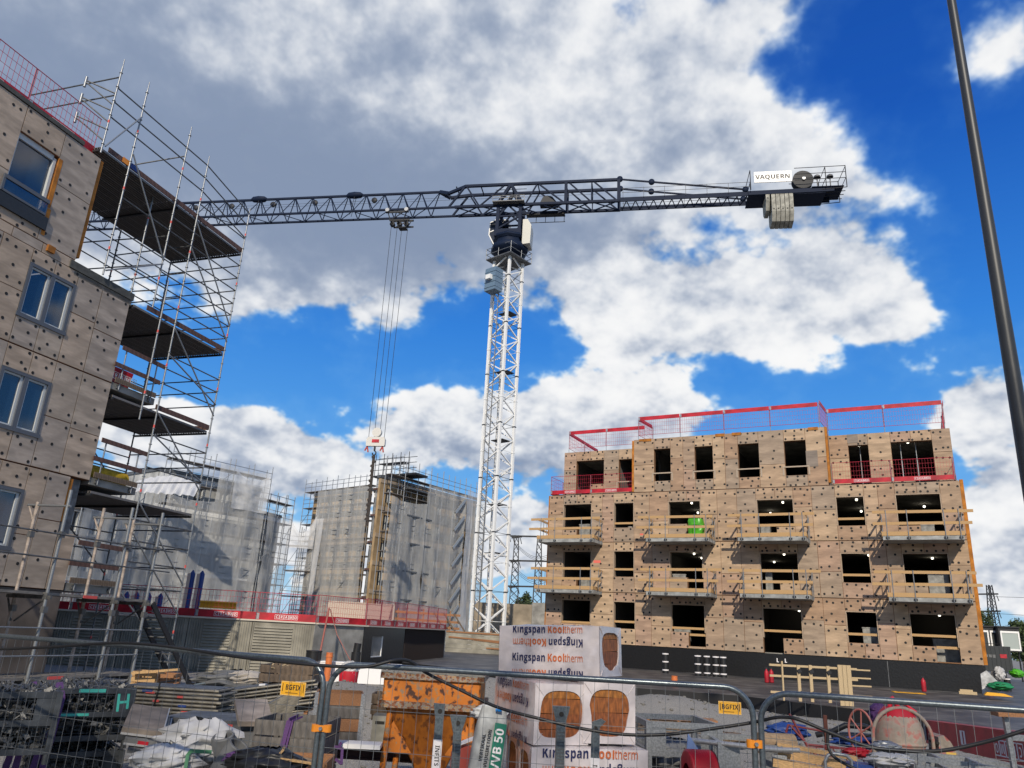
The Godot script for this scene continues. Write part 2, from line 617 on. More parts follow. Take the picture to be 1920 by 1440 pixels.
	mat("cloth_white", L(0.62, 0.62, 0.62), 0.7, 0.0, tex.blotch, Vector3(1, 1, 1))
	mat("blue_tarp", L(0.02, 0.07, 0.3), 0.5, 0.0, tex.fine, Vector3(2, 2, 2))
	mat("green_wrap", L(0.1, 0.5, 0.02), 0.35, 0.0, tex.blotch, Vector3(1, 1, 1))
	mat("yellow_foam", L(0.6, 0.4, 0.02), 0.8, 0.0, tex.blotch, Vector3(1, 1, 1))


# ---- the ground, the felt-covered deck and what carries it ----
func ground_at(x: float, z: float) -> float:
	var h := lerpf(0.08, 0.45, smoothstep(-12.0, -16.0, z))
	var heaps := [[-1.5, -17.5, 1.7, 2.2, 0.86], [0.6, -18.6, 1.6, 2.2, 0.7], [4.2, -21.6, 2.2, 2.0, 0.55], [7.5, -21.0, 2.5, 2.0, 0.2], [-4.4, -22.5, 2.0, 2.4, 0.4]]
	for m in heaps:
		h += m[4] * exp(-pow((x - m[0]) / m[2], 2.0) - pow((z - m[1]) / m[3], 2.0))
	return h


func ground() -> void:
	var f := FastNoiseLite.new()
	f.seed = 3
	f.frequency = 0.5
	f.fractal_octaves = 5
	var xs := [-900.0, -300.0, -120.0, -60.0, -35.0, -25.0, -18.0]
	for i in 100:
		xs.append(-13.0 + i * 0.28)
	xs.append_array([16.0, 18.0, 22.0, 28.0, 40.0, 60.0, 120.0, 300.0, 900.0])
	var zs := [30.0, 10.0, -3.0, -6.0]
	for i in 76:
		zs.append(-6.6 - i * 0.28)
	zs.append_array([-30.0, -34.0, -40.0, -50.0, -70.0, -100.0, -160.0, -300.0, -700.0, -1500.0])
	var pts := []
	for z in zs:
		for x in xs:
			var y := ground_at(x, z)
			if x > -14.0 and x < 16.0 and z > -29.0:
				y += f.get_noise_2d(x, z) * 0.09 + f.get_noise_2d(x * 5.0, z * 5.0) * 0.035
			if z < -120.0:
				y = 0.45
			pts.append(Vector3(x, y, z))
	var m := MB.new()
	m.sheet(pts, xs.size())
	struct("ground", m, mats.gravel)
	# raised deck of the cellar garage, its edge sealed black
	var edge := PackedVector2Array([Vector2(-4.4, 37.4), Vector2(4.7, 27.7), Vector2(7.9, 26.5), Vector2(10.5, 23.0), Vector2(11.3, 17.8), Vector2(12.2, 8.0), Vector2(46, 8), Vector2(60, 60), Vector2(20, 76), Vector2(-6, 60)])
	var flat := Basis(Vector3.RIGHT, Vector3(0, 0, -1), Vector3.UP)
	var d := MB.new()
	d.prism(edge, 0.83, Vector3(0, 0.411, 0), flat)
	struct("deck_slab", d, mats.black_membrane)
	var t := MB.new()
	var top := Geometry2D.offset_polygon(edge, -0.05)[0]
	t.prism(top, 0.008, Vector3(0, 0.831, 0), flat)
	struct("deck_surface", t, mats.deck_felt)
	# loose stones on the heaps and in the yard
	var stone := MB.new()
	stone.lathe([Vector2(0.001, -0.6), Vector2(0.75, -0.45), Vector2(1.0, 0.05), Vector2(0.6, 0.5), Vector2(0.001, 0.62)], 6)
	var mm := MultiMesh.new()
	mm.transform_format = MultiMesh.TRANSFORM_3D
	mm.mesh = stone.mesh()
	mm.instance_count = 5200
	for i in mm.instance_count:
		var x := rng.randf_range(-8.0, 13.0)
		var z := rng.randf_range(-27.0, -8.0)
		var y := ground_at(x, z) + f.get_noise_2d(x, z) * 0.09
		var s := 0.012 + 0.04 * pow(rng.randf(), 4.0)
		mm.set_instance_transform(i, Transform3D(Basis.from_euler(Vector3(rng.randf() * 6, rng.randf() * 6, 0)).scaled(Vector3(s * 1.3, s * 0.8, s)), Vector3(x, y + s * 0.3, z)))
	var st := MultiMeshInstance3D.new()
	st.name = "loose_stones"
	st.multimesh = mm
	st.material_override = mat("stone", L(0.22, 0.21, 0.19), 0.9, 0.0, tex.fine)
	add_child(st)
	tag(st, "grey loose stones strewn over the gravel heaps and yard", "stones", "", "stuff")


# ---- boarded facades ----
# the solid rectangles [u0, u1, v0, v1] that remain of a wall strip once its openings are cut out
func solids(u0: float, u1: float, v0: float, v1: float, holes: Array) -> Array:
	var us := [u0, u1]
	for h in holes:
		for q in [h[0], h[1]]:
			if q > u0 + 0.01 and q < u1 - 0.01:
				us.append(q)
	us.sort()
	var out := []
	for i in us.size() - 1:
		if us[i + 1] - us[i] < 0.02:
			continue
		var mid: float = (us[i] + us[i + 1]) * 0.5
		var cuts := []
		for h in holes:
			if h[0] < mid and h[1] > mid:
				cuts.append([h[2], h[3]])
		cuts.sort_custom(func(a, b): return a[0] < b[0])
		var v := v0
		for k in cuts:
			if k[0] > v + 0.02:
				out.append([us[i], us[i + 1], v, minf(k[0], v1)])
			v = maxf(v, k[1])
		if v < v1 - 0.02:
			out.append([us[i], us[i + 1], v, v1])
	return out


func cuboid(w: float, h: float, d: float) -> ArrayMesh:
	var key := "c%.2f_%.2f_%.3f" % [w, h, d]
	if not cache.has(key):
		var m := MB.new()
		m.box(Vector3.ZERO, Vector3(snappedf(w, 0.01), snappedf(h, 0.01), d))
		cache[key] = m.mesh()
	return cache[key]


# boards with open joints on a strip of wall; returns where the fixing discs sit
func boards(root: Node3D, core: MB, u0: float, u1: float, v0: float, v1: float, holes: Array, z: float, tones: Array, wide := 1.22, thick := 0.3) -> Array:
	var spots := []
	for s in solids(u0, u1, v0, v1, holes):
		core.blk(Vector3(s[0], s[2], z - thick), Vector3(s[1], s[3], z - 0.024))
		var nu := int(ceil((s[1] - s[0]) / wide - 0.15))
		nu = maxi(nu, 1)
		var us := [s[0]]
		for i in range(1, nu):
			us.append(s[0] + (s[1] - s[0]) * (i + rng.randf_range(-0.12, 0.12)) / nu)
		us.append(s[1])
		for i in nu:
			var vs := [s[2], s[3]]
			if s[3] - s[2] > 1.7:
				vs = [s[2], lerpf(s[2], s[3], rng.randf_range(0.38, 0.62)), s[3]]
			for j in vs.size() - 1:
				var w: float = us[i + 1] - us[i] - 0.022
				var h: float = vs[j + 1] - vs[j] - 0.022
				if w < 0.04 or h < 0.04:
					continue
				var o := part("board", cuboid(w, h, 0.024), mats[tones[rng.randi() % tones.size()]], root)
				o.position = Vector3((us[i] + us[i + 1]) * 0.5, (vs[j] + vs[j + 1]) * 0.5, z - 0.012)
				var a := Vector2(us[i] + 0.02, vs[j] + 0.02)
				var e := Vector2(us[i + 1] - 0.02, vs[j + 1] - 0.02)
				if w > 0.2 and h > 0.2:
					for q in [Vector2(0.12, 0.13), Vector2(0.88, 0.13), Vector2(0.12, 0.87), Vector2(0.88, 0.87)]:
						if rng.randf() < 0.92:
							spots.append(a + (e - a) * (q + Vector2(rng.randf_range(-0.07, 0.07), rng.randf_range(-0.05, 0.05))))
					spots.append(a + (e - a) * Vector2(rng.randf_range(0.35, 0.65), rng.randf_range(0.35, 0.65)))
					if w > 0.85:
						spots.append(a + (e - a) * Vector2(rng.randf_range(0.4, 0.6), rng.randf_range(0.08, 0.18)))
						spots.append(a + (e - a) * Vector2(rng.randf_range(0.4, 0.6), rng.randf_range(0.82, 0.92)))
				elif h > 0.5:
					for q in [0.15, 0.5, 0.85]:
						spots.append(a + (e - a) * Vector2(0.5, q))
	return spots


func ply(key: String, c: Color) -> String:
	var m := mat(key, c, 0.78, 0.0, noise("ply", 0.02, 0.87, 1.0, 5), Vector3(0.4, 1.3, 0.4), tex.fine, 0.05)
	m.uv1_world_triplanar = true
	# weather stains in patches
	m.detail_enabled = true
	m.detail_blend_mode = BaseMaterial3D.BLEND_MODE_MUL
	m.detail_albedo = noise("stain", 0.006, 0.88, 1.0, 5, FastNoiseLite.TYPE_SIMPLEX_SMOOTH, 0.32, 0.6)
	return key


func facade_node(called: String, label: String, o: Vector3, turn: float) -> Node3D:
	return thing(called, label, "building", o, turn)


const B_TURN := -0.49567   # the beige block faces the yard from the right
const B_AT := Vector3(2.79, 0, -47.943)
const A_TURN := 1.24791    # the left block runs away from the camera
const A_AT := Vector3(-11.608, 0, -21.09)


func block_b() -> void:
	var b := facade_node("apartment_block", "unfinished beige plywood apartment block with open dark windows and red roof barriers", B_AT, B_TURN)
	var tones := [ply("ply_a", L(0.5, 0.35, 0.23)), ply("ply_b", L(0.55, 0.385, 0.25)), ply("ply_c", L(0.45, 0.32, 0.22)), ply("ply_d", L(0.5, 0.335, 0.235)), ply("ply_e", L(0.43, 0.325, 0.235)), ply("ply_f", L(0.58, 0.415, 0.27)), ply("ply_h", L(0.47, 0.31, 0.2))]
	var grey_ply := ply("ply_grey", L(0.3, 0.245, 0.2))
	var core := MB.new()
	var spots := []
	# [storey bottom, top, openings]; an opening that reaches lower at one side is given as two
	var storeys := [
		[2.08, 4.93, [[1.0, 2.92, 3.1, 4.48], [4.32, 5.67, 2.95, 4.46], [7.73, 9.66, 2.92, 4.4], [8.73, 9.66, 2.2, 3.0], [12.7, 14.7, 2.85, 4.36], [12.7, 13.7, 2.1, 2.9], [16.8, 18.25, 2.8, 4.32], [19.68, 21.67, 2.81, 4.32], [20.69, 21.67, 2.13, 2.9]]],
		[4.95, 7.84, [[1.0, 2.9, 5.72, 7.35], [1.95, 2.9, 5.2, 5.8], [4.3, 5.6, 5.85, 7.35], [7.7, 9.62, 5.86, 7.31], [8.72, 9.62, 5.25, 5.9], [12.7, 14.7, 5.75, 7.25], [12.7, 13.7, 5.15, 5.8], [16.78, 18.18, 5.73, 7.23], [19.65, 21.69, 5.72, 7.23], [20.66, 21.69, 5.2, 5.8]]],
		[7.86, 10.78, [[0.95, 2.87, 8.62, 10.23], [1.9, 2.87, 8.2, 8.7], [4.29, 5.58, 8.71, 10.22], [7.66, 9.57, 8.87, 10.2], [8.76, 9.57, 8.2, 8.9], [12.67, 14.64, 8.62, 10.15], [12.67, 13.69, 8.15, 8.7], [16.76, 18.16, 8.63, 10.17], [19.62, 21.68, 8.59, 10.2], [20.64, 21.68, 8.15, 8.6]]],
	]
	for s in storeys:
		spots.append_array(lifted(boards(b, core, 0.0, 22.58, s[0], s[1], s[2], 0.0, tones), 0.0))
	spots.append_array(lifted(boards(b, core, 5.57, 16.5, 10.8, 14.05, [[6.84, 7.84, 11.43, 13.38], [9.3, 10.35, 11.43, 13.37], [11.8, 12.95, 11.43, 13.36], [14.33, 15.47, 11.42, 13.37]], 0.0, tones), 0.0))
	spots.append_array(lifted(boards(b, core, 0.04, 5.6, 10.9, 14.03, [[0.93, 2.85, 11.83, 13.4], [0.93, 1.9, 10.95, 11.9], [3.88, 5.0, 11.4, 13.35]], -2.0, tones), -2.0))
	spots.append_array(lifted(boards(b, core, 16.47, 22.55, 10.9, 14.03, [[17.49, 18.51, 10.95, 13.38], [19.65, 21.65, 11.46, 13.43], [20.65, 21.65, 10.95, 11.5]], -2.0, tones), -2.0))
	# a few replaced greyish boards
	for q in [[12.3, 12.4, 0.6, 0.9, 15.75, 0.0], [13.78, 13.8, 0.55, 0.5, 17.75, -2.0]]:
		var o := part("board", cuboid(q[2], q[3], 0.012), mats[grey_ply], b)
		o.position = Vector3(q[4], q[0], q[5] + 0.006)
	part("wall", core, mat("sheathing", L(0.2, 0.1, 0.045), 0.85), b)
	# shell: side and back walls, partitions, floors, roof
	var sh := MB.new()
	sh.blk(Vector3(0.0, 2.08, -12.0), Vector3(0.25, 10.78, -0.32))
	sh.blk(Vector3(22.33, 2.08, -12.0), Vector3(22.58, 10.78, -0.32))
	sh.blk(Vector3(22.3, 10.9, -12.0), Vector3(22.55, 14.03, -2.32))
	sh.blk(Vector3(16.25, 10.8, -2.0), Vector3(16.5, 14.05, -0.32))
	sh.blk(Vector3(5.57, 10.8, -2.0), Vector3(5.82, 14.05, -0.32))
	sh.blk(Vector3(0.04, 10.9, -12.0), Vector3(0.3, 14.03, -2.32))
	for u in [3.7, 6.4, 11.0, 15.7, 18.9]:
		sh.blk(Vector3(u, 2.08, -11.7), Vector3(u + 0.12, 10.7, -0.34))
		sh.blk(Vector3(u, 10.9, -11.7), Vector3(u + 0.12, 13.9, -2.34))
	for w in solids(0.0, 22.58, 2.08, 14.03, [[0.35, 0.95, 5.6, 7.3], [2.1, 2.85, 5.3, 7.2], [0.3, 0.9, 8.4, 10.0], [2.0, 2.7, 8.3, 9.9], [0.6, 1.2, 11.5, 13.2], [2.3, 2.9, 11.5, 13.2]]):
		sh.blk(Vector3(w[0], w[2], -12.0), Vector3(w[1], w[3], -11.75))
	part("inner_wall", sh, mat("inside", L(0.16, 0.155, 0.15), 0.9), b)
	var fl := MB.new()
	for v in [2.0, 4.86, 7.78]:
		fl.blk(Vector3(0.03, v - 0.14, -11.74), Vector3(22.55, v + 0.1, -0.31))
	fl.blk(Vector3(0.03, 10.66, -11.74), Vector3(22.55, 10.88, -0.31))
	fl.blk(Vector3(0.06, 13.85, -11.74), Vector3(22.53, 14.0, -2.31))
	fl.blk(Vector3(5.6, 13.86, -2.3), Vector3(16.48, 14.02, -0.31))
	part("floor_slab", fl, mats.concrete, b)
	strip(b, Vector3(-0.07, 2.1, -0.3), Vector3(0.0, 10.78, -0.02))
	strip(b, Vector3(22.58, 2.1, -0.34), Vector3(22.74, 10.85, -0.03))
	strip(b, Vector3(5.44, 10.85, -0.4), Vector3(5.57, 14.0, -0.02))
	strip(b, Vector3(16.5, 10.95, -0.32), Vector3(16.62, 14.05, -0.01))
	for u in [6.15, 10.55, 11.5, 15.65]:
		strip(b, Vector3(u, 13.9, -0.01), Vector3(u + 0.52, 14.07, 0.03))
	strip(b, Vector3(5.9, 13.93, 0.0), Vector3(6.2, 14.07, 0.03))
	var plinth := MB.new()
	plinth.blk(Vector3(-0.02, 0.78, -11.9), Vector3(22.62, 2.06, 0.03))
	part("plinth", plinth, mats.bitumen, b)
	var seam := MB.new()
	seam.blk(Vector3(18.5, 0.84, 0.03), Vector3(18.53, 2.03, 0.036))
	part("plinth_seam", seam, mats.galv_dull, b)
	# pale jambs and sills round the openings
	for s in storeys:
		for h in s[2]:
			if h[3] - h[2] > 1.2:
				var fr := MB.new()
				fr.blk(Vector3(h[0], h[2], -0.28), Vector3(h[0] + 0.04, h[3], 0.004))
				fr.blk(Vector3(h[1] - 0.04, h[2], -0.28), Vector3(h[1], h[3], 0.004))
				fr.blk(Vector3(h[0] + 0.04, h[3] - 0.04, -0.28), Vector3(h[1] - 0.04, h[3], 0.004))
				part("window_frame", fr, mats.ply_jamb if mats.has("ply_jamb") else mat("ply_jamb", L(0.42, 0.32, 0.23), 0.8), b)
	# timber guards across openings without a balcony
	for q in [[4.3, 5.58, 8.98], [16.76, 18.16, 9.0], [4.3, 5.6, 6.28], [16.78, 18.18, 6.12], [4.32, 5.67, 3.33], [1.0, 2.92, 3.18], [7.73, 9.66, 3.13], [8.73, 9.66, 2.8], [12.7, 14.7, 3.2], [16.8, 18.25, 3.22], [19.68, 21.67, 3.3], [20.69, 21.67, 2.78]]:
		beam("guard_board", Vector3(q[0] + 0.02, q[2], -0.12), Vector3(q[1] - 0.02, q[2], -0.12), 0.03, 0.12, mats.timber, b)
	for q in [[6.84, 7.84], [9.3, 10.35], [11.8, 12.95], [14.33, 15.47], [3.88, 5.0]]:
		var zz := -2.0 if q[0] < 5.0 else 0.0
		var fr := MB.new()
		fr.blk(Vector3(q[0] - 0.12, 11.86, zz + 0.0), Vector3(q[1] + 0.12, 11.93, zz + 0.04))
		fr.blk(Vector3(q[0] - 0.14, 11.42, zz), Vector3(q[0] - 0.06, 11.86, zz + 0.035))
		fr.blk(Vector3(q[1] + 0.06, 11.42, zz), Vector3(q[1] + 0.14, 11.86, zz + 0.035))
		part("window_rail", fr, mat("rail_beige", L(0.4, 0.32, 0.24), 0.7), b)
	# fixing discs, a few pixels each
	var disc := MB.new()
	disc.tube(Vector3(0, 0, -0.004), Vector3(0, 0, 0.006), 0.06, 10)
	var mm := MultiMesh.new()
	mm.transform_format = MultiMesh.TRANSFORM_3D
	mm.mesh = disc.mesh()
	mm.instance_count = spots.size()
	for i in spots.size():
		mm.set_instance_transform(i, Transform3D(Basis(), spots[i]))
	var dd := MultiMeshInstance3D.new()
	dd.name = "fixing_discs"
	dd.multimesh = mm
	dd.material_override = mats.disc
	dd.set_meta("kind", "stuff")
	b.add_child(dd, true)
	balconies(b)
	# spray marks and tears in the boards
	var sp := MB.new()
	sp.blk(Vector3(3.05, 6.62, 0.001), Vector3(3.5, 6.78, 0.003))
	sp.blk(Vector3(5.95, 8.24, 0.001), Vector3(6.15, 8.34, 0.003))
	part("spray_mark", sp, mat("spray_red", L(0.75, 0.16, 0.12), 0.8), b)
	block_b_barriers()
	block_b_inside()


func lifted(s: Array, z: float) -> Array:
	var o := []
	for p in s:
		o.append(Vector3(p.x, p.y, z))
	return o


func balconies(b: Node3D) -> void:
	for row in [[7.88, 0], [4.97, 1]]:
		for q in [[0.0, 3.62], [6.8, 10.35], [11.9, 15.35], [18.92, 22.4]]:
			var v: float = row[0]
			var m := MB.new()
			m.blk(Vector3(q[0], v - 0.2, 0.01), Vector3(q[1], v, 1.55))
			var bal := part("balcony", m, mat("slab", L(0.42, 0.43, 0.42), 0.8, 0.0, tex.blotch, Vector3(0.6, 0.6, 0.6)), b)
			var back: float = rng.randf_range(0.25, 0.45)
			for u in [q[0] + 0.22, q[0] + 1.15, q[1] - 0.75, q[1] - 0.12]:
				pipe("guard_post", Vector3(u, v - 0.17, 1.6), Vector3(u, v + 1.25, 1.6), 0.022, mats.galv, bal, 6)
				var cl := MB.new()
				cl.box(Vector3(u, v - 0.1, 1.575), Vector3(0.16, 0.09, 0.05))
				part("clamp", cl, mats.dark_steel, bal)
			for s in [[q[0] - 0.02, q[0] + 0.1], [q[1] + 0.03, q[1] + 0.03]]:
				pipe("guard_post", Vector3(s[0], v - 0.15, 0.7), Vector3(s[0], v + 1.2, 0.7), 0.02, mats.galv, bal, 6)
				pipe("guard_post", Vector3(s[0], v - 0.15, 0.25), Vector3(s[0], v + 1.2, 0.25), 0.02, mats.galv, bal, 6)
			var over := [[0.5, 0.4, 1.17], [0.55, 0.3, 0.6], [0.06, 0.04, 0.1]]
			for k in 3:
				var o: Array = over[k]
				var l: float = o[0] * rng.randf_range(0.6, 1.3)
				var r: float = o[1] * rng.randf_range(0.6, 1.6)
				var hh := 0.2 if k == 2 else 0.14
				beam("guard_board", Vector3(q[0] - l, v + o[2], 1.56), Vector3(q[1] + r, v + o[2] + rng.randf_range(-0.03, 0.03), 1.56), 0.03, hh, mats.timber, bal)
				for s in [q[0] - 0.05, q[1] + 0.0]:
					beam("guard_board", Vector3(s, v + o[2] + 0.02, 1.52), Vector3(s, v + o[2] - 0.02, 0.03), 0.028, hh * 0.95, mats.timber, bal)


# one red mesh barrier: posts, framed wire mesh, a printed toe board
func barrier(label: String, group: String, a: Vector3, e: Vector3, toe_low: float, mesh0: float, mesh1: float, print_text := true, toe_h := 0.24, post_low := 0.0) -> Node3D:
	var l := (e - a).length()
	var d := (e - a) / l
	var t := thing("edge_barrier", label, "barrier", a, atan2(-d.z, d.x), group)
	var fr := MB.new()
	for v in [mesh0, mesh1]:
		fr.tube(Vector3(0, v, 0), Vector3(l, v, 0), 0.013, 5)
	for u in [0.02, l - 0.02]:
		fr.tube(Vector3(u, mesh0, 0), Vector3(u, mesh1, 0), 0.009, 5)
	part("frame", fr, mats.red_wire, t)
	var wr := MB.new()
	var k := int(l / 0.13)
	for i in range(1, k):
		wr.bar(Vector3(l * i / k, mesh0, 0.004), Vector3(l * i / k, mesh1, 0.004), 0.007, 0.007)
	for i in range(1, 4):
		var v := lerpf(mesh0, mesh1, i / 4.0)
		wr.bar(Vector3(0, v, 0), Vector3(l, v, 0), 0.008, 0.008)
	part("wire_mesh", wr, mats.red_wire, t, "stuff")
	var tb := MB.new()
	tb.blk(Vector3(0.01, toe_low, 0.012), Vector3(l - 0.01, toe_low + toe_h, 0.03))
	var toe := part("toe_board", tb, mats.red, t)
	if print_text:
		toe_print(toe, Vector3(l * 0.5, toe_low + toe_h * 0.5, 0.031), toe_h * 0.55)
	pipe("post", Vector3(0.0, post_low, -0.03), Vector3(0.0, maxf(mesh1, toe_low + toe_h * 0.4), -0.03), 0.02, mats.galv, t, 6)
	var lab := MB.new()
	lab.box(Vector3(0.06, toe_low + toe_h * 0.5, 0.032), Vector3(0.09, toe_h * 0.8, 0.004))
	part("bracket", lab, mats.galv_bright, t)
	return t


# C R A M O, each letter in its own outlined square
func toe_print(toe: Node3D, o: Vector3, s: float, turn := 0.0) -> void:
	var fr := MB.new()
	var g := s * 1.12
	for i in 5:
		var x := (i - 2) * g
		for q in [[0.0, 0.5, 1.0, 0.08], [0.0, -0.5, 1.0, 0.08], [0.5, 0.0, 0.08, 1.0], [-0.5, 0.0, 0.08, 1.0]]:
			fr.box(Vector3(x + q[0] * s, q[1] * s, 0), Vector3(q[2] * s, q[3] * s, 0.002))
	var f := part("print_frame", fr, mats.white_print, toe)
	var xf := Transform3D(Basis(Vector3.BACK, turn), o)
	f.transform = xf
	for i in 5:
		lettering("CRAMO"[i], s * 0.62, xf * Transform3D(Basis(), Vector3((i - 2) * g, 0, 0.001)), mats.white_print, toe, true)


func on_b(u: float, v: float, z: float) -> Vector3:
	return B_AT + Vector3(u, v, z).rotated(Vector3.UP, B_TURN)


func barrier_run(where: String, group: String, a: Vector3, e: Vector3, count: int, toe: float, m0: float, m1: float, lettered: bool, toe_h := 0.24, low := 0.0) -> void:
	var ord := ["first", "second", "third", "fourth", "fifth", "sixth", "seventh", "eighth", "ninth", "tenth", "eleventh", "twelfth"]
	for i in count:
		var p := a.lerp(e, float(i) / count)
		var q := a.lerp(e, (i + 1.0) / count)
		var l := "red mesh barrier %s" % where
		if count > 1:
			l = "red mesh barrier, %s from left, %s" % [ord[i], where]
		barrier(l, group, p, p.lerp(q, 0.995), toe, m0, m1, lettered, toe_h, low)


func block_b_barriers() -> void:
	var gr := "red edge barriers on the beige block"
	barrier_run("along the front of the beige block's raised middle roof", gr, on_b(5.83, 14.05, -0.1), on_b(16.25, 14.05, -0.1), 4, 1.22, 0.3, 1.3, false)
	barrier_run("along the beige block's lower left roof", gr, on_b(0.3, 14.05, -2.1), on_b(5.6, 14.05, -2.1), 2, 1.22, 0.3, 1.3, false)
	barrier_run("along the beige block's right roof", gr, on_b(16.5, 14.05, -2.1), on_b(22.35, 14.05, -2.1), 2, 1.35, 0.35, 1.42, false)
	barrier_run("at the left return of the middle roof", gr, on_b(6.1, 14.05, -2.1), on_b(5.85, 14.05, -0.12), 1, 1.22, 0.3, 1.3, false)
	barrier_run("at the right return of the middle roof", gr, on_b(16.3, 14.05, -0.12), on_b(16.45, 14.05, -2.08), 1, 1.35, 0.35, 1.42, false)
	barrier_run("on the left side of the beige block's roof", gr, on_b(0.28, 14.05, -7.5), on_b(0.28, 14.05, -2.15), 2, 1.22, 0.3, 1.3, false)
	barrier_run("on the right side of the beige block's roof", gr, on_b(22.38, 14.05, -2.15), on_b(22.38, 14.05, -7.5), 2, 1.35, 0.35, 1.42, false)
	barrier_run("on the left terrace above the balconies", gr, on_b(0.03, 10.84, -0.06), on_b(5.45, 10.84, -0.06), 2, 0.03, 0.2, 1.17, true)
	barrier_run("on the right terrace above the balconies", gr, on_b(16.7, 10.84, -0.06), on_b(22.4, 10.84, -0.06), 2, 0.03, 0.2, 1.17, true)
	barrier_run("closing the left end of the left terrace", gr, on_b(0.03, 10.84, -1.95), on_b(0.03, 10.84, -0.08), 1, 0.03, 0.2, 1.17, false)
	barrier_run("closing the right end of the right terrace", gr, on_b(22.44, 10.84, -0.08), on_b(22.44, 10.84, -1.95), 1, 0.03, 0.2, 1.17, false)


func block_b_inside() -> void:
	var gr := "lit lamps inside the beige block"
	var lamps := [[18.03, 13.55, -2.8, "top-floor narrow window right of the orange corner"], [20.5, 13.6, -2.9, "top-floor wide window on the right"],
		[8.41, 10.5, -2.5, "fourth-row window with the green sack, upper one"], [7.86, 10.5, -6.15, "fourth-row window with the green sack, lower one"], [12.28, 10.5, -7.03, "fourth-row middle window, lower left one"], [13.63, 10.5, -3.17, "fourth-row middle window, upper right one"],
		[17.62, 10.5, -2.95, "fourth-row plain square window, upper one"], [17.58, 10.5, -7.09, "fourth-row plain square window, lower one"], [20.97, 10.5, -5.88, "fourth-row right balcony window"],
		[8.15, 7.6, -3.82, "third-row window above the second balcony, upper one"], [8.0, 7.6, -6.28, "third-row window above the second balcony, lower one"], [12.11, 7.6, -8.55, "third-row middle window, lower left one"], [13.4, 7.6, -4.06, "third-row middle window, upper right one"], [17.9, 7.6, -4.48, "third-row plain square window"], [21.07, 7.6, -6.0, "third-row right balcony window"], [5.2, 7.6, -8.9, "third-row narrow window on the left"],
		[4.9, 4.7, -9.49, "bottom-row narrow window on the left"], [13.2, 4.7, -10.4, "bottom-row middle window"], [21.15, 4.7, -10.34, "bottom-row wide window on the right"]]
	var lit := mat("lamp_glow", L(1, 0.98, 0.92), 0.5)
	lit.emission_enabled = true
	lit.emission = Color(1.0, 0.97, 0.9)
	lit.emission_energy_multiplier = 2.5
	for q in lamps:
		var p := on_b(q[0], q[1], q[2])
		var t := thing("ceiling_lamp", "small round lit lamp in the %s" % q[3], "lamp", p, 0.0, gr)
		var m := MB.new()
		m.lathe([Vector2(0.001, -0.07), Vector2(0.06, -0.05), Vector2(0.075, 0.0), Vector2(0.05, 0.05), Vector2(0.001, 0.06)], 10)
		part("bulb", m, lit, t)
		var rod := MB.new()
		rod.tube(Vector3(0, 0.06, 0), Vector3(0, 0.16, 0), 0.012, 5)
		part("cord", rod, mats.dark_steel, t)
		var o := OmniLight3D.new()
		o.name = "lamp_light"
		o.light_color = Color(1.0, 0.95, 0.85)
		o.light_energy = 0.05
		o.light_size = 0.07
		o.omni_range = 40.0
		o.omni_attenuation = 2.0
		o.shadow_enabled = true
		o.position = Vector3(0, -0.09, 0)
		t.add_child(o)
	# stored goods seen in the openings
	var sack := MB.new()
	var pts := []
	for j in 9:
		for i in 17:
			var a := TAU * i / 16
			var y := j / 8.0
			var r := 0.42 * (1.0 - 0.16 * absf(y - 0.55)) * (0.9 if j == 8 else 1.0)
			r *= 1.0 + 0.06 * sin(a * 5.0 + y * 9.0) + 0.04 * sin(a * 9.0 - y * 14.0)
			var sq := 1.0 / maxf(absf(cos(a)), absf(sin(a)))
			r *= lerpf(1.0, sq, 0.75)
			pts.append(Vector3(cos(a) * r, y * 1.13, sin(a) * r * 0.8))
	sack.sheet(pts, 17)
	for i in 16:
		sack.tri(Vector3(0, 1.16, 0), pts[8 * 17 + i + 1], pts[8 * 17 + i])
	var gs := part("wrapped_pallet", sack, mats.green_wrap, self)
	gs.position = on_b(9.45, 7.9, 0.6)
	gs.rotation.y = B_TURN
	tag(gs, "bright green plastic-wrapped sack on the second balcony of the upper row", "sack")
	var goods := [[2.05, 8.2, -1.2, 0.7, 0.95, 0.6, "pale wrapped box behind the top left balcony opening"], [2.2, 5.2, -1.6, 0.9, 0.75, 0.7, "pale wrapped box behind the lower left balcony opening"], [5.2, 8.2, -1.1, 0.5, 0.75, 0.5, "white bucket-like box in the narrow window beside the first balcony"],
		[8.1, 5.4, -0.6, 0.75, 0.75, 0.1, "grey panel leaning in the lower second balcony opening"], [8.2, 2.5, -0.7, 0.9, 0.7, 0.2, "grey panel leaning in the bottom window beside the insulation stack"], [12.95, 8.2, -1.0, 0.5, 0.75, 0.4, "grey bundle in the upper middle balcony opening"], [13.0, 5.2, -1.0, 0.35, 1.2, 0.3, "pale upright board bundle in the lower middle balcony opening"],
		[21.15, 5.25, -0.9, 0.9, 1.1, 0.6, "plastic-wrapped pallet in the lower right balcony opening"], [20.95, 8.15, -1.0, 0.6, 0.65, 0.5, "grey wrapped box in the upper right balcony opening"], [17.85, 2.3, -1.1, 0.75, 1.35, 0.5, "grey wrapped pallet in the plain bottom-row window"], [21.2, 2.1, -1.6, 1.2, 1.15, 0.6, "grey cabinet in the bottom-row right window"]]
